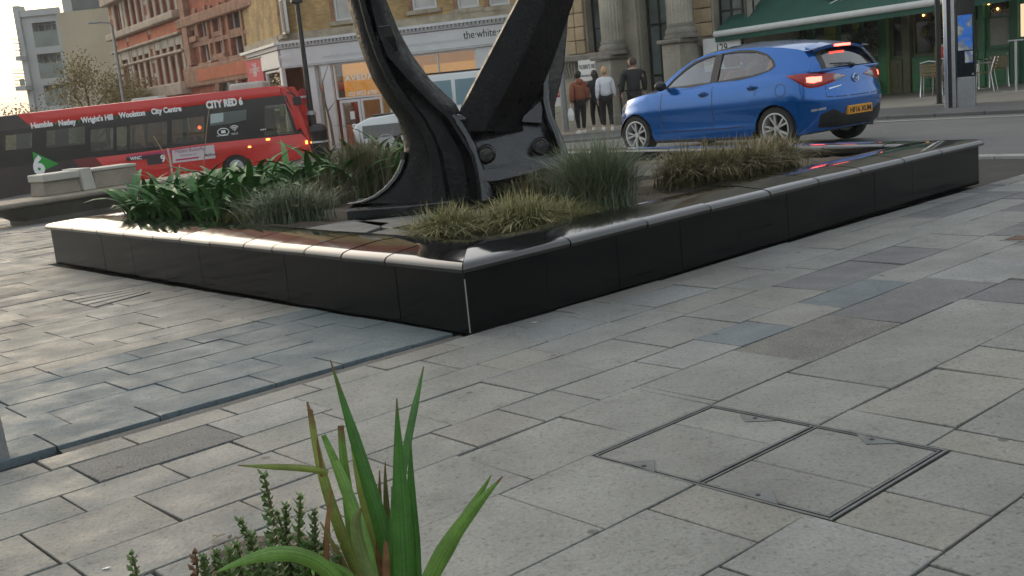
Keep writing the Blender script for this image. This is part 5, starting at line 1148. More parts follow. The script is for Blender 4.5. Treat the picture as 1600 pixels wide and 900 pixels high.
# ball bay trees in the pub's pots
BAYL = mat('bay_leaf', (.022,.038,.014), .45, var=.4, vs=18); POT = mat('dark_pot', (.03,.03,.03), .5); BARK = mat('thin_bark', (.10,.08,.055), .9, var=.3, vs=20)
def leafball(mb, c, r_, n, ls, rnd):
    for k in range(n):
        d = Vector((rnd.gauss(0,1), rnd.gauss(0,1), rnd.gauss(0,1))).normalized(); p = c+d*r_*rnd.uniform(.55,1.08)
        u_ = Vector((rnd.gauss(0,1), rnd.gauss(0,1), rnd.gauss(0,1))).normalized()*ls*rnd.uniform(.6,1.2); v_ = u_.cross(d).normalized()*ls*.42
        mb.add([p-u_, p+v_, p+u_, p-v_], [(0,1,2,3)])
rnd = random.Random(12)
for (px_, py_, ty, lab, rr_s) in ((1356,150,66,'ball-headed bay tree in a pot before the pub window above the car boot',.43),(1474,139,46,'ball-headed bay tree half hidden behind the black post',.42)):
    b_ = gp(px_, py_); c = ony(px_-6, ty, b_.y)-b_; t = thing('bay_tree', lab, 'tree', b_, 0, 'ball-headed bay trees at the pub')
    MB().tube([(0,0,.3),(c.x,c.y,c.z)], .03, 7).build('trunk', BARK, t, smooth=40); mb = MB(); leafball(mb, c, rr_s, 900, .055, rnd); mb.build('crown', BAYL, t, normals=False)
    MB().lathe([(.16,0),(.22,.38),(.24,.4),(.2,.4),(.001,.36)], 16).build('pot', POT, t, smooth=40)
# litter bin right of the bus front
b_ = ony(489,236,42.2); b_.z = g(b_.x,b_.y); bn = thing('litter_bin', 'black litter bin at the foot of the black lamp post by the bus', 'bin', b_+Vector((.35,-.3,0)))
MB().lathe([(.30,0),(.33,.05),(.33,.95),(.36,1.0),(.30,1.15),(.12,1.25),(.001,1.26)], 18).build('drum', BLACK, bn, smooth=40); MB().lathe([(.345,.55),(.35,.55),(.35,.62),(.345,.62)], 18).build('band', ALU, bn)
# thin street tree before the salon
TWIGM = mat('young_tree_bark', (.11,.085,.06), .9, var=.3, vs=12)
b_ = ony(520,232,36); b_.z = g(b_.x,b_.y); yt = thing('young_tree', 'thin bare young tree standing before the white salon pilasters', 'tree', b_)
P_ = [ony(x, y, 36)-b_ for x, y in ((522,228),(516,190),(508,160),(504,128),(512,104))]; MB().tube(P_, [.05,.04,.03,.018,.008], 7).build('trunk', TWIGM, yt, smooth=40)
P_ = [ony(x, y, 36)-b_ for x, y in ((512,174),(518,166),(524,158))]; MB().tube(P_, [.022,.014,.006], 6).build('branch', TWIGM, yt, smooth=40); P_ = [ony(x, y, 36)-b_ for x, y in ((506,150),(500,138),(498,126))]; MB().tube(P_, [.016,.01,.005], 6).build('branch', TWIGM, yt, smooth=40)
# autumn street tree in front of the apartment block: bare limbs with a thin veil of tawny leaves
AUT = mat('tawny_autumn_leaf', (.28,.23,.095), .7, var=.35, vs=3); AUT2 = mat('golden_autumn_leaf', (.26,.20,.05), .7, var=.35, vs=3)
def tree(label, base, limbs, Y, leafm, nleaf, ls, spread, seed, grp=None):
    rnd = random.Random(seed); t = thing('autumn_tree', label, 'tree', base); tips = []
    mb = MB()
    def grow(p, d, L_, r_, dep):
        n = 4; pts = [p]; dd = d.copy()
        for k in range(n): dd = (dd+Vector((rnd.gauss(0,.12), rnd.gauss(0,.12), rnd.uniform(-.02,.10)))).normalized(); pts.append(pts[-1]+dd*L_/n)
        mb.tube(pts, [r_*(1-.45*k/n) for k in range(n+1)], 6 if dep < 2 else 4)
        if dep >= 2: tips.extend(pts[1:])
        if dep < 4:
            for k in range(rnd.choice((2,3,3))):
                a = rnd.uniform(0, 6.28); q = pts[rnd.choice((2,3,4))]; s_ = dd.orthogonal().normalized(); s_ = (Matrix.Rotation(a, 3, dd) @ s_)
                grow(q, (dd*.75+s_*rnd.uniform(.5,.9)+Vector((0,0,.15))).normalized(), L_*rnd.uniform(.6,.8), r_*.5, dep+1)
    grow(Vector((0,0,-.2)), Vector((.02,0,1)), limbs, .22, 0)
    mb.build('trunk', BARK, t, smooth=50, normals=False); lf = MB()
    for k in range(nleaf):
        p = rnd.choice(tips)+Vector((rnd.gauss(0,spread), rnd.gauss(0,spread), rnd.gauss(0,spread))); u_ = Vector((rnd.gauss(0,1), rnd.gauss(0,1), rnd.gauss(0,1))).normalized()*ls; v_ = u_.orthogonal().normalized()*ls*.6
        lf.add([p-u_, p+v_, p+u_, p-v_], [(0,1,2,3)])
    lf.build('crown', leafm, t, normals=False); return t
b_ = ony(140,205,66); b_.z = -2.3; tree('bare limbed autumn tree with thin tawny leaves before the cream apartment wall', b_, 3.3, 66, AUT, 5200, .085, .45, 3)
b_ = ony(95,215,72); b_.z = -2.5; tree('bushier tawny autumn tree left of the bare limbed one', b_, 2.3, 72, AUT, 5200, .09, .55, 5)
b_ = ony(26,225,80); b_.z = -2.6; tree('golden leaved autumn tree low at the far left against the sky', b_, 2.1, 80, AUT2, 6500, .10, .6, 9)
# ================================================================== VEHICLES
class Side(Fac):
    """a vehicle's visible side: local x to the right of the picture, y away, z up; may be pitched with the road"""
    def __init__(s, name, label, cat, P0, deg, pitch):
        s.root = thing(name, label, cat, P0, R(deg), None, pitch); s.M = Matrix.LocRotScale(Vector(P0), Euler((0, pitch, R(deg))), None); s.I = s.M.inverted()
    def at(s, px, py, off=0.0):
        o = s.I @ C0; r = s.I.to_3x3() @ ray(px, py); t = (-off-o.y)/r.y; p = o+r*t; return p.x, p.z
    def poly(s, pts, y0, y1, m, name, parent=None, bevel=None, off=0.0, smooth=False):
        q = [s.at(*p, off) for p in pts]
        return MB().prism([Vector((x, y0, z)) for x, z in q], (0, y1-y0, 0)).build(name, m, parent or s.root, bevel=bevel, smooth=smooth)
def wheel(parent, x, y, z, r_, wd, rimm, spokes=7, outer=-1, frac=.66, name='wheel'):
    wr = bpy.data.objects.new(name, None); COL.objects.link(wr); wr.parent = parent; wr.location = (x, y, z)
    o = outer*wd/2
    MB().lathe([(r_*frac,-wd/2),(r_*.93,-wd/2),(r_,-wd*.32),(r_,wd*.32),(r_*.93,wd/2),(r_*frac,wd/2)], 30, axis='Y', cap=False).build('tyre', RUBBER, wr, smooth=50)
    mb = MB(); rr = r_*frac
    mb.lathe([(rr,-wd/2*.9),(rr+.006,o),(rr-.012,o*1.02),(rr-.03,o*.6),(rr-.03,-o*.6)], 30, axis='Y')
    for k in range(spokes):
        a = 2*math.pi*k/spokes
        for da in (-.13,.13):
            d0 = Vector((math.cos(a), 0, math.sin(a))); d1 = Vector((math.cos(a+da*1.7), 0, math.sin(a+da*1.7))); t = Vector((-math.sin(a), 0, math.cos(a)))*rr*.065; oo = Vector((0,o*.78,0)); th = Vector((0,-o*.25,0))
            c0, c1 = d0*rr*.16, d1*(rr-.012); mb.loft([[c0-t+oo, c0+t+oo, c0+t+oo+th, c0-t+oo+th], [c1-t+oo*1.12, c1+t+oo*1.12, c1+t+oo+th, c1-t+oo+th]])
    mb.lathe([(.001,o*.86),(rr*.2,o*.84),(rr*.22,o*.6),(.001,o*.6)], 14, axis='Y'); mb.build('rim', rimm, wr, smooth=35)
    MB().lathe([(.001,-o*.12),(rr-.032,-o*.12),(rr-.032,-o*.2),(.001,-o*.2)], 24, axis='Y').build('brake_disc', BLACKMETAL, wr)
    return wr
ALLOY = mat('alloy_rim', (.50,.50,.50), .38, .35)
# ---------------------------------------------------------------- red bus
BUSRED = mat('bus_red_paint', (.62,.024,.018), .28, var=.06, vs=1.2, coat=.4); BUSDK = mat('bus_dark_wrap', (.030,.022,.022), .3, var=.3, vs=.9, coat=.3); BUSBLK = mat('bus_black_gloss', (.012,.013,.013), .14, coat=.3); BUSMAR = mat('bus_maroon_wrap', (.16,.016,.02), .3, coat=.3)
BUSGLASS = glass('bus_window_glass', (.76,.79,.74), .12); BUSGREY = mat('bus_window_film', (.10,.125,.115), .3, var=.2, vs=1.5); BUSIN = mat('bus_interior', (.11,.11,.10), .7); SEATRED = mat('bus_seat_moquette', (.13,.03,.04), .8); YEL = mat('yellow_grab_rail', (.52,.50,.03), .4); CREAMP = mat('bus_roof_pod', (.48,.47,.42), .5, var=.1, vs=2)
bP = ony(0, 290, 41.5); hd = 2.0
bP.z = -1.40
BU = Side('city_bus', 'red and black single-decker city bus waiting behind the planter plants', 'bus', (bP.x, bP.y, bP.z), hd, -.017)
W = 2.45
XF = BU.at(488, 235)[0]; XR = BU.at(-14, 250)[0]
zsk = BU.at(430, 258)[1]
def bz(py_, px_): return BU.at(px_, py_)[1]
def arc(xc, zc, r_, n=12): return [(xc+math.cos(math.pi*k/n)*r_, zc+math.sin(math.pi*k/n)*r_) for k in range(n+1)]
xw, zw = BU.at(370, 264); xw2 = BU.at(108, 300)[0]; zwl = zsk+.17
silh = [BU.at(*p) for p in ((489,250),(488,236),(481,218),(470,208))]
lowtop = [BU.at(*p) for p in ((468,208.5),(320,224),(200,240),(10,262),(-14,264))]
def prismxz(q, y0, y1, m, name, parent=None, bevel=None, smooth=False):
    return MB().prism([Vector((x, y0, z)) for x, z in q], (0, y1-y0, 0)).build(name, m, parent or BU.root, bevel=bevel, smooth=smooth)
low = [(XR, zsk)] + [(x, z) for x, z in reversed(arc(xw2, zsk, .55))] + [(x, z) for x, z in reversed(arc(xw, zsk, .56))] + [(BU.at(487,255)[0], zsk)] + silh + lowtop
prismxz(low, 0, W, BUSRED, 'lower_body', bevel=(.03,2), smooth=30)
# roof cap
rf = [BU.at(*p) for p in ((470,200),(456,170),(437,137),(428,134),(300,148),(150,164.5),(30,178),(-14,183))]
rb_ = [BU.at(*p) for p in ((-14,207),(30,200),(150,184.5),(250,172.5),(300,166),(440,149.5),(456,185),(463,207))]
prismxz(rf+rb_, 0, W, BUSRED, 'roof', bevel=(.05,2), smooth=30)
# band of windows: black pillars with panes between, both sides
top_l = [(-14,207.5),(440,150)]
def lerpy(px_, a, b): return a[1]+(b[1]-a[1])*(px_-a[0])/(b[0]-a[0])
def ytop(px_): return lerpy(px_, (30,200),(440,149.5))-.5
def ybot(px_): return 1.5+(lerpy(px_, (320,223),(468,208)) if px_ > 320 else (lerpy(px_, (200,239),(320,223)) if px_ > 200 else lerpy(px_, (10,261),(200,239))))
PANES = [(8,50,212,235),(72,133,204,231),(141,177,203,237),(182,198,199,235),(203,261,196,233),(268,319,187,226),(413,460,166,212)]
for yy in (0, W-.05):
    hl = []
    for (a, b, c, d) in PANES: hl.append(a); 
    prev = -14
    for (a, b, c, d) in PANES+[(470,471,0,0)]:
        e = min(a, 469)
        if e > prev: prismxz([BU.at(prev, ybot(prev)), BU.at(e, ybot(min(e,468))), BU.at(e if e < 440 else 440+(e-440)*.25, ytop(min(e,440))), BU.at(prev if prev < 440 else 441, ytop(min(prev,440)))], yy+.004, yy+.046, BUSBLK, 'window_pillar')
        if c:
            prismxz([BU.at(a, d), BU.at(b, d-(b-a)*.09), BU.at(b, ybot(b)), BU.at(a, ybot(a))], yy+.004, yy+.046, BUSBLK, 'waist_panel')
            xr_ = b if b < 440 else 446
            prismxz([BU.at(a, c), BU.at(xr_, c-(xr_-a)*.11), BU.at(xr_ if xr_ < 440 else 441, ytop(min(xr_,440))), BU.at(a, ytop(a))], yy+.004, yy+.046, BUSBLK, 'header_panel')
            prismxz([BU.at(a, d), BU.at(b, d-(b-a)*.09), BU.at(xr_, c-(xr_-a)*.11), BU.at(a, c)], yy+.022, yy+.028, BUSGLASS, 'window')
        prev = b
# dark wrap over the rear, proud of the red shell
prismxz([BU.at(*p) for p in ((-14,183.5),(26,179),(50,199),(-14,207))], -.004, .01, BUSDK, 'rear_wrap')
prismxz([BU.at(*p) for p in ((26,178.6),(47,176.4),(72,196),(50,199))], -.004, .01, BUSRED, 'roof_stripe')
prismxz([BU.at(*p) for p in ((-14,264),(10,262),(113,249.5),(140,272),(150,300),(96,312),(-14,325))], -.004, .01, BUSDK, 'rear_wrap')
prismxz([BU.at(*p) for p in ((113,249.5),(148,245),(176,275),(140,275)) ], -.0045, .01, BUSMAR, 'stripe')
prismxz([BU.at(*p) for p in ((196,244),(323,226),(325,231),(198,249))], -.004, .01, mat('magenta_stripe', (.40,.02,.11), .35), 'stripe')
# front: raked windscreen in a red frame
ws_ = [BU.at(*p) for p in ((438,137),(456,170),(470,200),(480,217))]
wsb = [(x-.06, z-.02) for x, z in ws_]
MB().loft([[Vector((x, y_, z)) for (x, z) in ws_]+[Vector((x-.04, y_, z)) for (x, z) in reversed(ws_)] for y_ in (.16, W-.16)]).build('windscreen', BUSGLASS, BU.root)
fp = [BU.at(*p) for p in ((437,136),(445,135.5),(457,152),(470,178),(480,203),(488,232),(482,220),(470,201),(456,171))]
prismxz(fp, .02, .14, BUSRED, 'windscreen_pillar', bevel=(.015,1)); prismxz(fp, W-.14, W-.02, BUSRED, 'windscreen_pillar', bevel=(.015,1))
prismxz([BU.at(*p) for p in ((462,152),(466,151),(479,176),(489,212),(486,222),(476,190))], .5, W-.3, mat('windscreen_sheen', (.30,.28,.22), .15), 'windscreen_reflector', bevel=(.01,1)) if False else None
x_, z_ = BU.at(449,153); 
mr = MB(); mr.tube([(x_-.1,.1,z_+.25),(x_+.25,-.1,z_+.12),(x_+.35,-.12,z_-.02)], .03, 7); mr.box(x_+.22,x_+.5,-.24,-.05,z_-.30,z_+.0); mr.build('mirror', BLACK, BU.root, bevel=(.02,1))
x_, z_ = BU.at(446,163); 
# lights
AMB = mat('amber_lamp_lit', (.9,.4,.08), .4, emit=(1.0,.45,.08), es=3.5)
def bx_(name, m, x0, y0, x1, y1, off, parent=None, d=.012):
    a = BU.at(x0, y1); b = BU.at(x1, y0); return MB().box(a[0], b[0], -off-d, .0, a[1], b[1]).build(name, m, parent or BU.root)
bx_('indicator', AMB, 416,216,421.5,219.5,.01); bx_('indicator', AMB, 388,228,392,231,.01); bx_('indicator', AMB, 478,219.5,480.5,225,.05)
# lettering and prints
def btext(s_, px_, py_, size, m, sx=1, bold=0, off=.012, tilt=0.0, al='LEFT'):
    x, z = BU.at(px_, py_); return text('lettering', s_, size, TF(x, -off, z) @ Matrix.Rotation(tilt, 4, 'Z'), m, BU.root, .004, al, sx, bold)
sl = .0
for (s_, px_, py_, px2) in (('Hamble',49,200.5,84),('Netley',92,196.5,120),("Wright's Hill",128,192,179),('Woolston',187,184.5,229),('City Centre',237,178.5,285)):
    x0 = BU.at(px_, py_)[0]; x1 = BU.at(px2, py_)[0]; o = btext(s_, px_, py_, .275, WHITEPRINT, 1, .013); wd_ = o.dimensions.x or (max(v.co.x for v in o.data.vertices)-min(v.co.x for v in o.data.vertices))
    k = (x1-x0)/max(.01, wd_); 
    for v in o.data.vertices: v.co.x = x0+(v.co.x-x0)*k
GRN = mat('green_print', (.02,.30,.035), .4)
for (px_, py_) in ((88,196),(124,192),(183,186)): x, z = BU.at(px_, py_); MB().lathe([(.001,-.008),(.05,-.008),(.05,.003),(.001,.003)], 3, (x, 0, z+.06), 'Y').build('route_mark', GRN, BU.root)
btext('CITY RED 6', 323, 169.5, .36, WHITEPRINT, .74, .022)
btext('•••', 407, 206, .22, WHITEPRINT)
prismxz([BU.at(*p) for p in ((51,237),(92,256),(56,272))], -.010, -.004, GRN, 'route_badge', bevel=(.0015,1))
o = btext('6', 54, 272.5, .92, WHITEPRINT, .92, .04, .014)
bx_('advert_panel', mat('black_advert', (.025,.02,.02), .5), 198,243,229,252,.006); bx_('advert_panel', mat('black_advert_2', (.03,.022,.022), .5), 231,240,252,258,.006)
btext('WNC', 204, 250.5, .17, WHITEPRINT, 1.0, .005, .022); btext('9', 252, 253, .36, WHITEPRINT, 1, .01, .022)
prismxz([BU.at(*p) for p in ((269,235),(334,226),(337,247),(270,255))], -.012, -.002, mat('pale_pink_advert', (.62,.54,.55), .5), 'advert_panel')
PURP = mat('plum_print', (.22,.06,.14), .6); btext('Madam Butterfly', 274, 239.5, .19, PURP, .86, 0, .016); btext('Tickets from £10', 281, 244.5, .10, PURP, .9, 0, .016); btext('Mayflower', 320, 244.5, .14, BLACKPRINT, .85, .002, .016)
prismxz([BU.at(*p) for p in ((275,249),(311,244.5),(311,247),(275,251.5))], -.016, -.011, mat('crimson_strip', (.45,.02,.09), .5), 'advert_strip')
prismxz([BU.at(*p) for p in ((328,178),(385,171),(385,187),(362,192.5),(328,197))], -.004, .01, BUSGREY, 'window_film'); prismxz([BU.at(*p) for p in ((329,178.5),(349,176),(349,190),(329,193))], -.008, .002, mat('pale_notice', (.42,.50,.48), .4), 'notice')
# wifi and contactless marks
x, z = BU.at(367, 205)
for k, r_ in enumerate((.03,.09,.15,.21)):
    mb = MB(); pts = [Vector((x+math.sin(a)*r_, -.006, z+math.cos(a)*r_)) for a in [R(-45+90*i/8) for i in range(9)]]; mb.tube(pts, .017, 5); mb.build('wifi_mark', WHITEPRINT, BU.root)
btext('WI-FI', 367, 210.5, .11, WHITEPRINT, 1, 0, .008, 0, 'CENTER'); x, z = BU.at(349, 206)
MB().tube([Vector((x+math.cos(a)*.21, -.006, z+math.sin(a)*.13)) for a in [2*math.pi*i/18 for i in range(19)]], .018, 5).build('contactless_mark', WHITEPRINT, BU.root); MB().box(x-.08,x+.08,-.008,.0,z-.05,z+.06).build('contactless_mark', WHITEPRINT, BU.root)
btext('contactless', 348, 212.5, .11, WHITEPRINT, .9, 0, .008, 0, 'CENTER')
# roof pods, interior
for (a, b, c, d) in ((358,412,129,142),(204,250,152,161)):
    x0, x1 = BU.at(a, (c+d)/2, -.6)[0], BU.at(b, (c+d)/2, -.6)[0]; zz = BU.at((a+b)/2, d, -.6)[1]; ht = BU.at((a+b)/2, c, -.6)[1]
    MB().box(x0, x1, .55, W-.55, zz-.25, ht).build('roof_pod', CREAMP, BU.root, bevel=(.10,3), smooth=40)
MB().box(XR+.1, XF-1.6, .06, W-.06, zsk+.35, zsk+.40).build('floor', BUSIN, BU.root)
zwin = BU.at(230, 236)[1]
for k in range(9):
    x = BU.at(20+k*34, 230)[0]
    for y_ in (.25, 1.55): MB().box(x, x+.09, y_, y_+.75, zwin-.55, zwin+.30).build('seat', SEATRED, BU.root, bevel=(.03,1))
for px_ in (155,215,290,395): x, z = BU.at(px_, 220); MB().tube([(x,.9,zsk+.4),(x,.9,z+1.1)], .022, 6).build('grab_rail', YEL, BU.root)
x, z = BU.at(441, 172); MB().box(x-.14,x+.05,.22,.5,z-.22,z+.22).build('ticket_reader', YEL, BU.root, bevel=(.03,1)); MB().box(x-1.3,x-.5,.3,1.2,zsk+.4,z+.1).build('driver_cab', BUSIN, BU.root)
x, z = BU.at(307, 200); MB().sphere((x,.5,z), .07, 8, 6).build('bell_lamp', mat('red_lamp_lit', (.8,.1,.05), .4, emit=(1,.12,.04), es=4), BU.root)
xw_ = xw
for (x, side) in ((xw_, .17),(xw2, .17)):
    for y_, ou in ((.17,-1),(W-.17,1)): wheel(BU.root, x, y_, zsk+.10, .47, .28, STEEL, 8, ou, .56)
MB().box(XR, XF-.1, .25, W-.25, zsk-.08, zsk+.05).build('underframe', BLACK, BU.root)
# ---------------------------------------------------------------- white four-wheel drive behind the sculpture
SUVW = mat('silver_white_paint', (.70,.72,.72), .22, coat=.5, var=.05, vs=1); SUVG = mat('painted_sky_car_glass', (.20,.30,.34), .10, coat=.5); SUVL = mat('grey_lower_body', (.16,.165,.16), .4, var=.1, vs=2)  # window glass colour carries the light blue of reflected sky
sP = ony(548, 236, 30.2); sP.z = g(sP.x, sP.y)
SV = Side('off_road_car', 'pale silver off-road car with tall roof seen through the anchor arms', 'car', (sP.x, sP.y, sP.z), 2, 0)
def sp_(pts, y0, y1, m, name, bevel=None, smooth=False): return SV.poly(pts, y0, y1, m, name, None, bevel, 0, smooth)
WS_ = 1.9; x0s = SV.at(552, 205)[0]; x1s = x0s+4.75
def zz(py_, px_): return SV.at(px_, py_)[1]
zh = zz(182, 590); zb_ = zz(196, 600); zrf = zz(117, 680)
hood = [(x0s+.02,.50),(x0s,.80),(x0s+.10,zh-.16),(x0s+.42,zh-.03),(x0s+1.15,zh+.02),(x0s+1.2,zh-.12),(x1s,zh-.12),(x1s+.03,.55),(x1s-.4,.42)]
wf, wr_ = x0s+.85, x0s+3.75
bot = [(x1s-.3,.42)]+arc(wr_,.38,.43)+arc(wf,.38,.43)+[(x0s+.1,.42)]
MB().prism([Vector((x, 0, z)) for x, z in [(x0s+.02,.5),(x0s,.8),(x0s+.10,zh-.16),(x0s+.42,zh-.03),(x0s+1.15,zh+.02),(x0s+1.35,zh+.03),(x1s,zh+.03),(x1s+.03,.55)]+bot], (0,WS_,0)).build('body', SUVW, SV.root, bevel=(.05,3), smooth=35)
cab = [(x0s+1.28,zh+.0),(x0s+1.78,zrf-.05),(x0s+1.95,zrf),(x1s-.12,zrf+.03),(x1s-.02,zrf-.1),(x1s-.02,zh+.0)]
ins = .10
MB().loft([[Vector((x, y_, z)) for x, z in cab] for y_ in (ins, WS_-ins)]).build('cabin', SUVW, SV.root, bevel=(.05,3), smooth=35)
for (a, b) in ((.19,.43),(.455,.70),(.725,.97)):
    A_ = x0s+1.28+(x1s-x0s-1.28)*a; B_ = x0s+1.28+(x1s-x0s-1.28)*b; zl0, zl1 = zh+.10, zrf-.17
    MB().prism([Vector((A_ if a > .2 else A_-.22, ins-.012, zl0)), Vector((B_, ins-.012, zl0)), Vector((B_, ins-.012, zl1)), Vector((A_+.02, ins-.012, zl1))], (0,.02,0)).build('window', SUVG, SV.root)
MB().box(x0s+1.9, x1s-.1, .12, .18, zrf+.03, zrf+.06).build('roof_rail', BLACK, SV.root); MB().box(x0s+1.9, x1s-.1, WS_-.18, WS_-.12, zrf+.03, zrf+.06).build('roof_rail', BLACK, SV.root)
MB().prism([Vector((x0s+1.22, ins+.05, zh+.06)), Vector((x0s+1.75, ins+.12, zrf-.08)), Vector((x0s+1.75, WS_-ins-.12, zrf-.08)), Vector((x0s+1.22, WS_-ins-.05, zh+.06))], (-.02,0,.02)).build('windscreen', SUVG, SV.root)
MB().box(x0s+1.30, x0s+1.52, -.24, -.02, zh+.10, zh+.34).build('wing_mirror', BLACK, SV.root, bevel=(.04,2)); MB().box(x0s+.5, x0s+1.1, .3, WS_-.3, zh+.0, zh+.045).build('bonnet_panel', BLACK, SV.root, bevel=(.01,1))
MB().box(x0s+.25, x1s-.1, -.006, .05, .55, zh-.22).build('side_panel', SUVL, SV.root, bevel=(.004,1)); MB().box(x0s-.015, x0s+.08, .12, .42, zh-.36, zh-.14).build('headlight', ALU, SV.root, bevel=(.02,1))
for x in (wf, wr_):
    for y_, ou in ((.12,-1),(WS_-.12,1)): wheel(SV.root, x, y_, .38, .38, .25, ALLOY, 5, ou)
# ---------------------------------------------------------------- blue hatchback
CARB = mat('metallic_blue_paint', (.002,.118,.44), .18, .5, var=.05, vs=2, coat=1.0); CARGL = glass('car_glass', (.68,.76,.74), .12, .02, .55); CARDK = mat('car_black_trim', (.014,.014,.015), .4); CARIN = mat('car_interior', (.03,.03,.032), .8)
CORAL = mat('coral_seat_cover', (.68,.17,.05), .8); TAIL = mat('tail_lamp_lens', (.35,.012,.012), .12, coat=.6); LIT = mat('brake_lamp_lit', (1,.2,.15), .3, emit=(1.0,.10,.07), es=6.0); CLEARL = mat('clear_lamp_lens', (.35,.36,.37), .12, coat=.5); AMBPLATE = mat('yellow_number_plate', (.70,.30,.012), .45)
rw = onz(1212, 236.5, .05); fw = rw
hd_ = R(127.5); mid = rw
lft = Vector((-math.sin(hd_), math.cos(hd_), 0))
XRW, XFW, TRK = -1.30, 1.27, .735
cpos = mid - lft*(TRK+.09) - Vector((math.cos(hd_), math.sin(hd_), 0))*XRW
car = thing('hatchback_car', 'metallic blue hatchback with lit brake lights on the road beyond the planter', 'car', (cpos.x, cpos.y, .04), hd_)
car.rotation_euler = (0, .012, hd_); car.scale = (1.03,1.03,1.0)
ZX = [-2.05,-1.9,-1.6,-1.2,-.8,-.4,0,.4,.8,1.05,1.3,1.6,1.85,2.0]
ZS = [1.00,1.015,1.02,1.00,.975,.955,.94,.925,.91,.895,.86,.80,.72,.66]          # shoulder height
ZTOP = [1.00,1.02,1.03,1.0,.98,.96,.95,.95,.985,.975,.935,.865,.775,.70]              # centre line of bonnet / deck
def Wd(x):
    if x >= 0: s = max(0, (x-.9)/(2.035-.9)); return .848*(max(0, 1-s**2.6))**(1/2.2)
    s = max(0, (-x-1.25)/(2.035-1.25)); return .848*(max(0, 1-s**4.2))**(1/3.0)
PZ = [(.0,.93),(.10,.955),(.22,.975),(.36,.985),(.48,.985),(.58,1.0),(.70,1.0),(.80,.99),(.90,.972),(.96,.955),(1.0,.935)]
def fext(z): return interp(z, [.15,.28,.42,.55,.64,.72,.82,.95], [1.90,2.0,2.03,2.03,2.0,1.95,1.84,1.66])
def rext(z): return interp(z, [.18,.30,.45,.60,.68,.72,.80,.92,1.0,1.1], [1.86,1.95,2.01,2.03,2.025,1.985,1.975,1.965,1.94,1.90])
st = [-1,-.998,-.992,-.98,-.96,-.93,-.88,-.82,-.75,-.68,-.62] # fraction of the rear half-length
XS = [2.035*s for s in st]+[-1.18,-1.08,-.98,-.85,-.7,-.5,-.25,0,.25,.5,.7,.82,.9,1.0,1.1,1.2,1.3,1.4,1.5,1.6,1.68]+[2.035*s for s in (.86,.90,.935,.96,.98,.992,.998,1)]
XS = sorted(set(XS) | {XRW+.335*math.cos(math.pi*k/12) for k in range(13)} | {XFW+.335*math.cos(math.pi*k/12) for k in range(13)})
XS = [x for i, x in enumerate(XS) if i == 0 or x-XS[i-1] > .004]
AR = .335
def zbot(x):
    z = .19 if -1.6 < x < 1.6 else .19+(abs(x)-1.6)*.10
    for xc in (XRW, XFW):
        if abs(x-xc) < AR: z = max(z, .285+math.sqrt(AR*AR-(x-xc)**2))
    return z
def warp(x, z):
    if x > 1.5: return 1.5+(x-1.5)/(2.035-1.5)*(fext(z)-1.5)
    if x < -1.5: return -1.5-(-x-1.5)/(2.035-1.5)*(rext(z)-1.5)
    return x
left, rows_n = [], None
for x in XS:
    zb, zs_, zt2, w_ = zbot(x), interp(x, ZX, ZS), interp(x, ZX, ZTOP), Wd(x); ring = []
    for (t, pf) in PZ:
        z = zb+(zs_-zb)*t; zf = (z-.19)/(zs_-.19)
        prof = interp(zf, [0,.1,.25,.36,.42,.55,.68,.78,.90,1.0], [.955,.975,.978,.965,.985,.998,1.0,.985,.975,.938])
        ring.append(Vector((warp(x, z), w_*prof, z)))
    ys = ring[-1].y
    for q in (.12,.3,.55,.8,1.0):
        z = zs_+(zt2-zs_)*math.sin(q*math.pi/2)+.012*math.sin(min(1,q*4)*math.pi/2); ring.append(Vector((warp(x, z), ys*(1-q), z)))
    left.append(ring)
mb = MB(); n = len(left[0])
full = [r_+[Vector((p.x, -p.y, p.z)) for p in reversed(r_[:-1])] for r_ in left]; nf = len(full[0]); vs = [p for r_ in full for p in r_]; fs = []
for k in range(len(full)-1):
    xm = (XS[k]+XS[k+1])/2
    for i in range(nf-1):
        deck = len(PZ)+1 <= i < nf-len(PZ)-2
        if deck and -1.72 < xm < .74: continue
        fs.append((k*nf+i, k*nf+i+1, (k+1)*nf+i+1, (k+1)*nf+i))
mb.add(vs, fs); body = mb.build('body', CARB, car, smooth=38)
sub = body.modifiers.new('s', 'SUBSURF') if False else None
bvh = BVHTree.FromPolygons([tuple(p) for p in vs], fs)
# greenhouse
def ZR(x): return interp(x, [-1.75,-1.55,-1.3,-1.0,-.6,-.25,-.01,.23,.405,.55,.71,.82], [1.25,1.315,1.36,1.393,1.413,1.413,1.385,1.315,1.228,1.14,1.02,.935])
def GY(x, z): return .795-.43*(z-.95)-.035*max(0,x)**2-.06*max(0,-x-.9)**2
def fill(outline, holes, f3, name, m, parent, flip=False):
    b = bmesh.new(); loops = [outline]+holes; es = []
    for lp in loops:
        vv = [b.verts.new((x, 0, z)) for x, z in lp]; es += [b.edges.new((vv[i], vv[(i+1) % len(vv)])) for i in range(len(vv))]
    bmesh.ops.triangle_fill(b, use_beauty=True, edges=es)
    me = bpy.data.meshes.new(name); out = []
    b.verts.index_update(); V_ = [f3(v.co.x, v.co.z) for v in b.verts]; F_ = [[v.index for v in f_.verts] for f_ in b.faces]; b.free()
    return MB().add(V_, F_).build(name, m, parent, normals=False, smooth=30)
def dens(pts, step=.07):
    out = []
    for i in range(len(pts)):
        a, b = Vector(pts[i]), Vector(pts[(i+1) % len(pts)]); n_ = max(1, int((b-a).length/step))
        out += [tuple(a.lerp(b, k/n_)) for k in range(n_)]
    return out
belt = [(x, interp(x, ZX, ZS)-.004) for x in (.82,.6,.4,0,-.4,-.8,-1.2,-1.6,-1.80)]
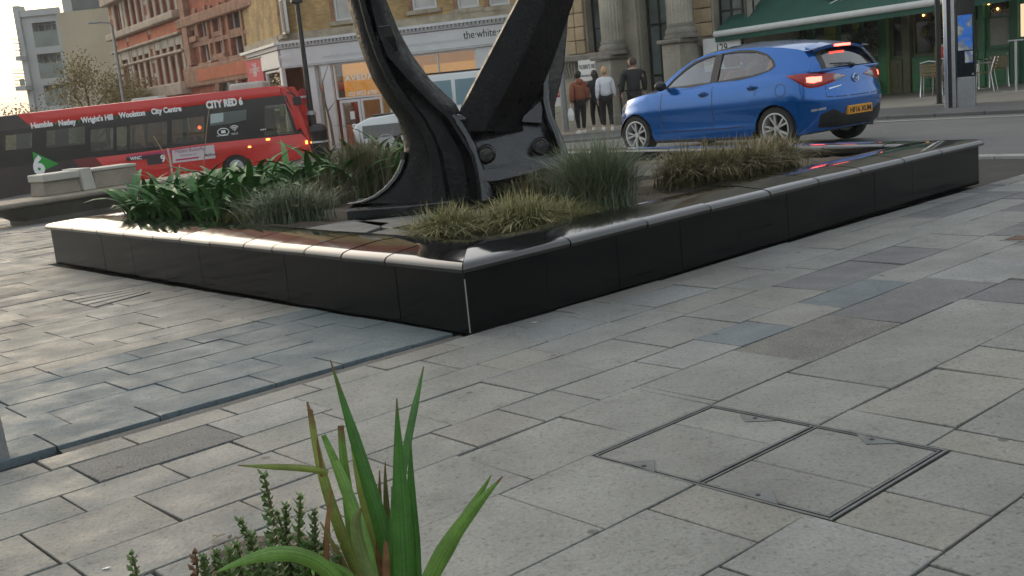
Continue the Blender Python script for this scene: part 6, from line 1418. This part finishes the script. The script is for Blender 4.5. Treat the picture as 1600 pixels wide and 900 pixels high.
top_ = [(-1.80,1.10),(-1.74,1.20),(-1.66,1.283)]+[(x, ZR(x)) for x in (-1.55,-1.3,-1.0,-.6,-.25,-.01,.23,.405,.55,.71)]
outl = dens(belt+top_)
win1 = dens([(.63,.975),(.50,1.085),(.33,1.20),(.16,1.285),(-.03,1.335),(-.21,1.358),(-.21,.99),(.2,.975)]); win2 = dens([(-.31,.995),(-.31,1.362),(-.6,1.366),(-.90,1.340),(-1.08,1.285),(-1.20,1.20),(-1.24,1.13),(-1.17,1.078),(-.96,1.035),(-.6,1.01)])
for s_ in (1, -1):
    f3 = lambda x, z, s_=s_: Vector((x, s_*GY(x, z), z))
    fill(outl, [win1, win2], f3, 'side_frame', CARB, car)
    for wn in (win1, win2):
        c_ = Vector((sum(p[0] for p in wn)/len(wn), sum(p[1] for p in wn)/len(wn)))
        fill(wn, [], lambda x, z, s_=s_: Vector((x, s_*(GY(x, z)-.012), z)), 'side_window', CARGL, car)
        # black gasket round the opening
        mb = MB(); r_ = []
        for (x, z) in wn:
            d_ = (Vector((x, z))-c_).normalized(); a, b = Vector((x, z))+d_*.030, Vector((x, z))-d_*.006
            r_.append([Vector((a.x, s_*(GY(a.x, a.y)+.004), a.y)), Vector((b.x, s_*(GY(b.x, b.y)+.002), b.y)), Vector((b.x, s_*(GY(b.x, b.y)-.02), b.y))])
        mb.loft(r_+[r_[0]], closed=False, cap=False).build('window_trim', CARDK, car, normals=False, smooth=50)
    fill(dens([(-.198,.99),(-.198,1.36),(-.322,1.363),(-.322,.995)], .1), [], lambda x, z, s_=s_: Vector((x, s_*(GY(x, z)+.006), z)), 'door_pillar', CARDK, car)
rx_ = [.405,.3,.15,0,-.2,-.6,-1.0,-1.3,-1.55,-1.68,-1.80]; rr2 = []
for x in rx_:
    z = ZR(max(x,-1.66)) if x > -1.7 else 1.283; y_ = GY(x, z); rr2.append([Vector((x-(.10*(abs(t)-1) if False else 0), y_*t, z+.062*(1-t*t)*(1 if x > -1.6 else .9)+.008*(1-abs(t)))) for t in (-1,-.97,-.9,-.7,-.4,0,.4,.7,.9,.97,1)])
MB().loft(rr2, closed=False, cap=False).build('roof', CARB, car, smooth=50, normals=True)
# windscreen and rear window, curved
def screen(lo, hi, name, m, n_=8):
    rows = []
    for k in range(n_+1):
        t = -1+2*k/n_; a = Vector((lo[0]+lo[3]*(1-t*t), lo[1]*t, lo[2]+lo[4]*(1-t*t))); b = Vector((hi[0]+hi[3]*(1-t*t), hi[1]*t, hi[2]+hi[4]*(1-t*t))); rows.append([a.lerp(b, q) for q in (0,.25,.5,.75,1)])
    return MB().loft(rows, closed=False, cap=False).build(name, m, car, smooth=True, normals=False)
screen((.79,.77,.945,.16,.03), (.39,.655,1.247,.07,.055), 'windscreen', CARGL)
RG = screen((-1.885,.60,1.035,-.06,.005), (-1.675,.49,1.275,-.04,.05), 'rear_window', CARGL)
# C-pillar to tailgate return and black surround of the rear glass
for s_ in (1,-1):
    MB().loft([[Vector((-1.80,s_*GY(-1.8,1.02),1.0)), Vector((-1.912,s_*.60,1.0))], [Vector((-1.80,s_*GY(-1.8,1.10),1.10)), Vector((-1.862,s_*.585,1.10))], [Vector((-1.74,s_*GY(-1.74,1.20),1.20)), Vector((-1.775,s_*.545,1.20))], [Vector((-1.66,s_*GY(-1.66,1.283),1.283)), Vector((-1.70,s_*.505,1.283))]], closed=False, cap=False).build('tailgate_pillar', CARB, car, normals=False)
    MB().loft([[Vector((-1.916,s_*.605,1.01)), Vector((-1.925,s_*.53,1.015))], [Vector((-1.866,s_*.588,1.10)), Vector((-1.88,s_*.50,1.10))], [Vector((-1.780,s_*.548,1.20)), Vector((-1.80,s_*.46,1.21))], [Vector((-1.705,s_*.508,1.283)), Vector((-1.73,s_*.43,1.283))]], closed=False, cap=False).build('rear_window_trim', CARDK, car, normals=False)
sp = MB(); rows = []
for k in range(11):
    t = -1+.2*k; y_ = t*.53; zc = 1.295+.055*(1-t*t); xe = -1.80+.06*t*t; rows.append([Vector((-1.60,y_,zc+.035-.0*t)), Vector((xe,y_,zc-.012)), Vector((xe+.01,y_,zc-.045)), Vector((-1.68,y_*.97,zc-.035))])
sp.loft(rows).build('spoiler', CARB, car, smooth=40)
MB().loft([[p+Vector((0,0,-.004)) for p in (r_[2], r_[3])] for r_ in rows], closed=False, cap=False).build('spoiler_underside', CARDK, car, normals=False)
MB().box(-1.822,-1.77,-.16,.16,1.302,1.335).build('high_brake_light', LIT, car, bevel=(.008,1))
# projected patches on the shell
def patch(up, lo, d, name, m, off=.004, n_=14, mrow=5, thick=True, frame=None):
    d = Vector(d).normalized(); rows = []
    U = [Vector(p) for p in up]; Lw = [Vector(p) for p in lo]
    def sample(P, t):
        s = t*(len(P)-1); i = min(len(P)-2, int(s)); return P[i].lerp(P[i+1], s-i)
    for k in range(n_+1):
        a, b = sample(U, k/n_), sample(Lw, k/n_); row = []
        for j in range(mrow+1):
            p = a.lerp(b, j/mrow); cc = (U[len(U)//2]+Lw[len(Lw)//2])/2; q = None
            for f_ in range(30):
                h = bvh.ray_cast(p.lerp(cc, f_*.03)-d*3, d, 9)
                if h[0] is not None: q = h[0]; break
            if q is None: q = p
            row.append(q-d*(off*(.35 if j in (0, mrow) or k in (0, n_) else 1)))
        rows.append(row)
    return MB().loft(rows, closed=False, cap=False).build(name, m, car, smooth=True, normals=False)
RL = Vector((1,-.9,0))       # looking forward and to the right, onto the rear left corner
for s_ in (1,-1):
    dd = Vector((1,-.9*s_,0)); K = lambda t, z: Vector((-1.5,0,0))+Vector((-.9*s_ if False else 0,0,0))+Vector((-.67*0,0,z))+Vector((.67,.74*s_,0))*t
    # t runs along the corner: negative to the boot, positive along the wing
    ctr = Vector((-1.85,.62*s_,0)); ax = Vector((.669,.743*s_,0))
    pt = lambda t, z: ctr+ax*t+Vector((0,0,z))
    patch([pt(-.40,.915),pt(-.25,.955),pt(0,.985),pt(.2,.995),pt(.37,.985)], [pt(-.40,.905),pt(-.25,.86),pt(0,.80),pt(.15,.80),pt(.37,.975)], dd, 'tail_light', TAIL, .012, 18, 5)
    patch([pt(-.06,.945),pt(.10,.955),pt(.16,.95)], [pt(-.06,.865),pt(.08,.845),pt(.16,.865)], dd, 'brake_lamp', LIT, .017, 10, 4)
    patch([pt(-.39,.912),pt(-.28,.945),pt(-.20,.952)], [pt(-.39,.906),pt(-.28,.870),pt(-.20,.855)], dd, 'reversing_lamp', CLEARL, .016, 8, 4)
    # front lamp
    df = Vector((-1,-.9*s_,0)); cf = Vector((1.72,.62*s_,0)); af = Vector((-.669,.743*s_,0)); pf = lambda t, z: cf+af*t+Vector((0,0,z))
    patch([pf(-.30,.70),pf(0,.755),pf(.30,.79)], [pf(-.30,.655),pf(0,.65),pf(.30,.775)], df, 'headlight', CLEARL, .01, 14, 4)
    # door seams, handles, sill, fuel cap
    dy = (0,-s_,0)
    def seam(pts, w_=.006):
        up = [Vector((x+(w_ if abs(pts[0][0]-pts[-1][0]) < .25 else 0), 2*s_, z+(w_ if abs(pts[0][0]-pts[-1][0]) >= .25 else 0))) for x, z in pts]; lo = [Vector((x-(w_ if abs(pts[0][0]-pts[-1][0]) < .25 else 0), 2*s_, z-(w_ if abs(pts[0][0]-pts[-1][0]) >= .25 else 0))) for x, z in pts]
        patch(up, lo, dy, 'door_seam', CARDK, .0022, 24, 1)
    seam([(.70,.90),(.72,.6),(.74,.34)]); seam([(-.26,.93),(-.26,.6),(-.25,.34)]); seam([(-1.06,.94),(-1.02,.80),(-.86,.60),(-.80,.40)]); seam([(.74,.335),(.3,.33),(-.4,.33),(-.8,.36)])
    for (hx, hz) in ((-.10,.825),(-.96,.86)):
        h0 = bvh.ray_cast(Vector((hx, 3*s_, hz)), Vector(dy), 6)[0]; yy_ = h0.y
        MB().loft([[Vector((hx+.11, yy_+s_*.002, hz+.012)), Vector((hx+.11, yy_+s_*.002, hz-.008)), Vector((hx+.11, yy_-s_*.01, hz))], [Vector((hx+.07, yy_+s_*.038, hz+.016)), Vector((hx+.07, yy_+s_*.036, hz-.010)), Vector((hx+.07, yy_+s_*.02, hz))], [Vector((hx-.06, yy_+s_*.040, hz+.022)), Vector((hx-.06, yy_+s_*.038, hz-.006)), Vector((hx-.06, yy_+s_*.02, hz))], [Vector((hx-.10, yy_+s_*.002, hz+.020)), Vector((hx-.10, yy_+s_*.002, hz)), Vector((hx-.10, yy_-s_*.01, hz))]]).build('door_handle', CARB, car, smooth=50)
        patch([Vector((hx+.05,2*s_,hz+.035)), Vector((hx-.05,2*s_,hz+.04))], [Vector((hx+.05,2*s_,hz-.035)), Vector((hx-.05,2*s_,hz-.03))], dy, 'handle_recess', CARDK, .0015, 6, 2)
    if s_ == 1:
        for rr3 in (.082,.076):
            ring = []
            for k in range(29):
                a = 2*math.pi*k/28; h0 = bvh.ray_cast(Vector((-1.42+math.cos(a)*.085, 3, .80+math.sin(a)*.085)), Vector((0,-1,0)), 6)[0]; h1 = bvh.ray_cast(Vector((-1.42+math.cos(a)*.078, 3, .80+math.sin(a)*.078)), Vector((0,-1,0)), 6)[0]; ring.append([h0+Vector((0,.0025,0)), h1+Vector((0,.0025,0))])
        MB().loft(ring, closed=False, cap=False).build('fuel_cap_seam', CARDK, car, normals=False)
    # sill strip and wheel-arch liners
    MB().box(-.93,.90, s_*.80-.02, s_*.80+.015, .165,.215).build('sill', CARDK, car, bevel=(.008,1))
    for xc in (XRW, XFW):
        MB().loft([[Vector((xc+math.cos(a)*.332, s_*y_, .285+math.sin(a)*.332)) for a in [math.pi*k/12 for k in range(13)]] for y_ in (.825,.5)], closed=False, cap=False).build('arch_liner', BLACK, car, normals=False)
        wheel(car, xc, s_*.735, .285+.012, .300, .19, ALLOY, 5, s_, .70)
    mb = MB().sphere((.60, s_*.93, 1.00), .1, 12, 8, sz=(.62,1.05,.72)); mb.build('wing_mirror', CARDK if s_ == 2 else CARDK, car, smooth=True)
    MB().loft([[Vector((.64,s_*.80,.945)), Vector((.54,s_*.80,.945)), Vector((.59,s_*.80,.99))], [Vector((.62,s_*.90,.96)), Vector((.56,s_*.90,.96)), Vector((.59,s_*.90,1.0))]]).build('mirror_arm', CARDK, car)
# rear: boot seam, bumper insert, plate, badge, wiper
fx = (1,0,0)
def rp_(pts_u, pts_l, name, m, off=.004, n_=16, mr=3): return patch([Vector((-4, y, z)) for y, z in pts_u], [Vector((-4, y, z)) for y, z in pts_l], fx, name, m, off, n_, mr)
rp_([(.66,.44),(.5,.50),(.3,.42),(-.3,.42),(-.5,.50),(-.66,.44)], [(.66,.275),(.45,.255),(.2,.25),(-.2,.25),(-.45,.255),(-.66,.275)], 'bumper_insert', CARDK, .008, 20, 5)
rp_([(.60,.672),(.3,.655),(-.3,.655),(-.60,.672)], [(.60,.660),(.3,.643),(-.3,.643),(-.60,.660)], 'boot_seam', CARDK, .002, 20, 1)
for s_ in (1,-1): rp_([(s_*.565,.82),(s_*.60,.68)], [(s_*.555,.82),(s_*.59,.68)], 'boot_seam', CARDK, .002, 8, 1)
for s_ in (1,-1): rp_([(s_*.74,.52),(s_*.60,.535)], [(s_*.74,.49),(s_*.60,.505)], 'reflector', CLEARL, .006, 4, 2)
rp_([(.52,.775),(.30,.80)], [(.52,.76),(.30,.79)], 'chrome_strip', ALU, .008, 4, 1)
xb = bvh.ray_cast(Vector((-4,0,.46)), Vector(fx), 8)[0].x
PM = Matrix(((0,0,-1,xb-.030),(-1,0,0,0),(0,1,0,0),(0,0,0,1)))
npl = MB().box(xb-.028, xb+.02, -.26, .26, .40, .515).build('number_plate', AMBPLATE, car, bevel=(.004,1))
text('lettering', 'HF16 XUM', .098, Matrix.Translation((0,0,.422)) @ PM, BLACKPRINT, car, .003, 'CENTER', 1.02, .003)
xe = bvh.ray_cast(Vector((-4,0,.87)), Vector(fx), 8)[0].x
bd = MB(); bd.tube([Vector((xe-.012, math.cos(a)*.062, .87+math.sin(a)*.05)) for a in [2*math.pi*k/20 for k in range(21)]], .007, 6)
bd.tube([Vector((xe-.014, y, z)) for y, z in ((.058,.885),(.03,.872),(0,.850),(-.03,.872),(-.058,.885))], .007, 6); bd.build('badge', ALU, car, smooth=True)
wb = MB(); wb.tube([(-1.955,0,1.045),(-1.965,.16,1.065),(-1.955,.42,1.055)], [.016,.012,.008], 6); wb.tube([(-1.955,.05,1.07),(-1.935,.46,1.085)], .010, 5); wb.sphere((-1.945,0,1.04), .03, 8, 6); wb.build('wiper', CARDK, car, smooth=True)
MB().box(-1.93,-1.85,-.6,.6,.99,1.03).build('boot_spine', CARB, car, bevel=(.012,2), smooth=40)
MB().tube([(-1.80,-.38,.24),(-1.97,-.38,.235)], .028, 10).build('exhaust_pipe', STEEL, car, smooth=40)
MB().box(-1.5,1.6,-.66,.66,.17,.22).build('underbody', BLACK, car)
MB().box(-1.75,.75,-.70,.70,.80,.84).build('cabin_floor', CARIN, car)
for (x, y_) in ((-.05,.36),(-.05,-.36)): MB().loft([brick_(x-.06,x+.10,y_-.23,y_+.23,.84,0), brick_(x-.20,x-.08,y_-.21,y_+.21,1.16,0)]).build('front_seat', CARIN, car, bevel=(.04,2)); MB().box(x-.27,x-.15,y_-.12,y_+.12,1.17,1.33).build('headrest', CARIN, car, bevel=(.03,2))
MB().loft([brick_(-1.06,-.92,-.62,.62,.84,0), brick_(-1.20,-1.08,-.60,.60,1.22,0)]).build('rear_seat', CORAL, car, bevel=(.03,2)); MB().loft([brick_(-.20,-.13,.16,.55,.9,0), brick_(-.39,-.31,.16,.55,1.12,0)]).build('seat_cover', CORAL, car, bevel=(.02,1))
MB().box(.46,.72,-.68,.68,.86,.95).build('dashboard', CARIN, car, bevel=(.04,2)); MB().tube([Vector((.36+.05*math.sin(a)*.6, -.36+.18*math.cos(a), .98+.16*math.sin(a))) for a in [2*math.pi*k/20 for k in range(21)]], .014, 6).build('steering_wheel', CARDK, car, smooth=True)
# ================================================================== PEOPLE
SKIN_ = mat('skin', (.50,.30,.22), .55); HAIRD = mat('dark_hair', (.02,.016,.013), .6); HAIRF = mat('strawberry_blond_hair', (.50,.30,.17), .6); HAIRB = mat('brown_hair', (.06,.04,.028), .6)
def cloth_(n, c): return mat(n, c, .85, var=.18, vs=9, bump=.2, bs=25)
def person(label, foot_px, Y, Hh, rz, legs, arms, top, topm, trm, hair, shoem, bag=False, hood=False, look=0.0, cap=False, shoulders=1.0, long=.0):
    b = ony(*foot_px, Y); b.z = g(b.x, b.y)+.012
    t = thing('person', label, 'person', b, rz, 'people walking along the far pavement')
    s = Hh/1.75
    V = lambda x, y, z: Vector((x*s, y*s, z*s))           # local: +x the way the person faces, y to their left
    hipz, kz = .92, .48
    (lk, la), (rk, ra) = legs                              # knee and ankle offsets in x for left and right
    sw = .19*shoulders
    J = [V(0,0,hipz), V(.0,0,1.12), V(.01,0,1.30), V(.0,0,1.44), V(.02,0,1.53),   # 0 pelvis 1 waist 2 chest 3 collar 4 neck
         V(0,.09,hipz-.03), V(lk,.10,kz), V(la,.10,.09), V(la+.15,.11,.045),
         V(0,-.09,hipz-.03), V(rk,-.10,kz), V(ra,-.10,.09), V(ra+.15,-.11,.045)]
    E_ = [(0,1),(1,2),(2,3),(3,4),(0,5),(5,6),(6,7),(7,8),(0,9),(9,10),(10,11),(11,12)]
    Rr = [.135,.12,.145,.10,.055,.095,.062,.042,.035,.095,.062,.042,.035]
    AR_ = []
    for sg, (ex, hx, ez, hz) in ((1, arms[0]), (-1, arms[1])):
        i = len(J); J += [V(0,sg*sw,1.40), V(ex,sg*(sw+.055),ez), V(hx,sg*(sw+.06),hz)]; E_ += [(3,i),(i,i+1),(i+1,i+2)]; Rr += [.062,.045,.034]; AR_.append((i,i+1,i+2))
    Rr = [r_*s for r_ in Rr]
    skin('body', J, E_, [r_*(.78 if q_ < 4 or 12 < q_ and (q_-13) % 3 < 2 else .9) for q_, r_ in enumerate(Rr)], SKIN_, t, 2, 0)
    # head: one shaped mesh with nose, ears, jaw
    hc = V(.035,0,1.65); hm = MB(); hm.sphere((0,0,0), .1*s, 16, 12, sz=(1.0,.78,1.18))
    Q = Matrix.Rotation(look, 3, 'Z')
    for p in hm.v:
        if p.z < 0: p.x *= 1-.12*abs(p.z)/.1; p.y *= 1-.25*abs(p.z)/.118
    hm.add([V(.093,-.012,.01), V(.093,.012,.01), V(.095,0,.04), V(.122,0,-.012)], [(0,1,3),(1,2,3),(2,0,3)])
    for sg in (1,-1): hm.sphere(V(0,sg*.078,0), .026*s, 8, 6, sz=(.7,.35,1.2))
    hm.box(.082*s,.094*s,-.025*s,.025*s,-.062*s,-.052*s)
    hm.v = [Q @ p+hc for p in hm.v]; hd = hm.build('head', SKIN_, t, smooth=True)
    for sg in (1,-1): MB().sphere(Q @ V(.088,sg*.032,.02)+hc, .011*s, 8, 6).build('eye', BLACK, hd, smooth=True)
    ha = MB(); ha.sphere((0,0,0), .112*s, 16, 12, sz=(1.0,.82,1.14)); keep = []
    for p in ha.v:
        if p.x > .045*s and p.z < .055*s: p.x = .045*s
        if p.z < -.07*s and not long: p.z = -.07*s
        p.x -= .012*s
    if long: ha.loft([[V(-.10,-.07,.0),V(-.02,-.085,.0),V(-.02,.085,.0),V(-.10,.07,.0)], [V(-.12,-.085,-.16),V(-.04,-.10,-.16),V(-.04,.10,-.16),V(-.12,.085,-.16)], [V(-.11,-.06,-.16-long),V(-.07,-.06,-.16-long),V(-.07,.06,-.16-long),V(-.11,.06,-.16-long)]])
    ha.v = [Q @ p+hc for p in ha.v]; ha.build('hair', hair, t, smooth=60)
    # jacket or jumper
    tj = [J[0]+V(0,0,-.02), J[1], J[2], J[3], J[3]+V(.0,0,.045)]; te = [(0,1),(1,2),(2,3),(3,4)]; tr = [.168,.160,.172,.125,.075]
    for (i, j, k) in AR_:
        n_ = len(tj); tj += [J[i], J[j], J[j].lerp(J[k],.88)]; te += [(3,n_),(n_,n_+1),(n_+1,n_+2)]; tr += [.088,.070,.054]
    skin('jacket', tj, te, [r_*s*top for r_ in tr], topm, t, 2, 0)
    if hood: MB().sphere(V(-.09,0,1.47), .12*s, 12, 8, sz=(.75,1.05,.8)).build('hood', topm, t, smooth=True)
    if cap: MB().sphere(V(.0,0,1.70), .118*s, 12, 8, sz=(1.0,.88,.85)).build('hat', HAIRD, t, smooth=True)
    # trousers
    pj = [J[0]+V(0,0,.03), J[5], J[6], J[7].lerp(J[6],.10), J[9], J[10], J[11].lerp(J[10],.10)]
    skin('trousers', pj, [(0,1),(1,2),(2,3),(0,4),(4,5),(5,6)], [r_*s for r_ in (.155,.112,.076,.056,.112,.076,.056)], trm, t, 2, 0)
    for (a, sg) in ((la,1),(ra,-1)):
        sh = MB(); c = V(a, sg*.105, 0)
        sh.loft([[c+V(-.08,-.035,0),c+V(-.08,.035,0),c+V(-.07,.03,.09),c+V(-.07,-.03,.09)],[c+V(.0,-.045,0),c+V(.0,.045,0),c+V(.0,.038,.10),c+V(.0,-.038,.10)],[c+V(.10,-.048,0),c+V(.10,.048,0),c+V(.10,.04,.06),c+V(.10,-.04,.06)],[c+V(.19,-.03,0),c+V(.19,.03,0),c+V(.185,.025,.035),c+V(.185,-.025,.035)]])
        sh.build('shoe', shoem, t, bevel=(.012,2), smooth=40)
    for (i, j, k) in AR_:
        w_ = J[k]; d_ = (J[k]-J[j]).normalized(); side_ = Vector((0,1 if w_.y < 0 else -1,0)); fw_ = d_.cross(side_).normalized()
        pts, ed, ra_ = [w_, w_+d_*.05*s, w_+d_*.085*s], [(0,1),(1,2)], [.026*s,.030*s,.028*s]
        for q, L_ in ((-.026,.062),(-.009,.075),(.009,.07),(.026,.055)):
            n_ = len(pts); pts += [w_+d_*.10*s+fw_*q*s, w_+d_*(.10+L_*.6)*s+fw_*q*s+side_*.012*s, w_+d_*(.09+L_)*s+fw_*q*s+side_*.03*s]; ed += [(2,n_),(n_,n_+1),(n_+1,n_+2)]; ra_ += [.010*s,.009*s,.008*s]
        n_ = len(pts); pts += [w_+d_*.045*s+fw_*.035*s, w_+d_*.085*s+fw_*.05*s+side_*.015*s]; ed += [(1,n_),(n_,n_+1)]; ra_ += [.012*s,.009*s]
        skin('hand', pts, ed, ra_, SKIN_, t, 1, 0)
    if bag:
        c = J[AR_[0][2]]+V(.02,.03,-.12); bg_ = thing('carrier_bag', 'white carrier bag held by the person in the rust jacket', 'bag', t.location + Matrix.Rotation(rz,3,'Z') @ c, rz)
        MB().loft([[V(-.10,-.03,-.36),V(.12,-.03,-.36),V(.12,.03,-.36),V(-.10,.03,-.36)],[V(-.13,-.05,-.18),V(.15,-.045,-.18),V(.15,.045,-.18),V(-.13,.05,-.18)],[V(-.08,-.02,.0),V(.09,-.02,.0),V(.09,.02,.0),V(-.08,.02,.0)]]).build('bag', WHITE, bg_, bevel=(.01,1)); MB().tube([V(-.06,0,0),V(0,0,.12),V(.07,0,0)], .006, 5).build('handle', WHITE, bg_)
    return t
RUST = cloth_('rust_puffer_cloth', (.24,.075,.04)); BLK = cloth_('black_cloth', (.009,.009,.010)); BLK2 = cloth_('black_jacket_cloth', (.020,.021,.023)); WHT = cloth_('white_jumper_cloth', (.66,.67,.70)); NAVY = cloth_('dark_grey_coat', (.022,.024,.030))
TRAIN = mat('white_trainer', (.70,.70,.70), .6); BLKSHOE = mat('black_shoe', (.03,.03,.03), .6)
AWAY = R(112)
person('person in a rust hooded jacket and black trousers seen from behind, leftmost of the four', (910,209), 30.6, 1.66, AWAY, ((.04,-.02),(.02,.06)), ((-.03,.03,1.12,.87),(-.05,.02,1.12,.88)), 1.12, RUST, BLK, HAIRD, TRAIN, True, True, .2, True, 1.05)
person('person in a dark coat half hidden behind the one in the white jumper', (935,203), 31.6, 1.66, AWAY-.25, ((.16,.08),(-.02,-.22)), ((-.05,.06,1.12,.90),(.06,.16,1.12,.92)), 1.0, NAVY, BLK, HAIRD, TRAIN, False, False, .5, False, .95, .12)
person('fair-haired person in a white jumper and black leggings walking beside the stone pedestal', (951,206), 30.4, 1.70, AWAY-.45, ((.05,.02),(.02,-.28)), ((-.06,-.02,1.12,.86),(.03,.10,1.12,.90)), 1.0, WHT, BLK, HAIRF, TRAIN, False, False, .1, False, .92)
person('tall dark-haired person in black jacket and trousers by the bank entrance, face turned left', (996,216), 28.4, 1.80, AWAY-.35, ((.04,.0),(.02,.05)), ((.02,.10,1.14,.90),(-.02,.06,1.14,.90)), 1.12, BLK2, BLK, HAIRB, BLKSHOE, False, False, 1.15, False, 1.18)
# ================================================================== HAZE
hz = MB().box(-160, 150, -14, 190, -14, 22).build('haze', [])
hm_ = bpy.data.materials.new('haze_air'); hm_.use_nodes = True; N, L = hm_.node_tree.nodes, hm_.node_tree.links; N.clear()
o_ = N.new('ShaderNodeOutputMaterial'); v_ = N.new('ShaderNodeVolumePrincipled'); v_.inputs['Color'].default_value = (.95,.95,.92,1); v_.inputs['Density'].default_value = .0006; v_.inputs['Anisotropy'].default_value = .35
L.new(v_.outputs[0], o_.inputs['Volume']); hz.data.materials.append(hm_); hz['kind'] = 'stuff'
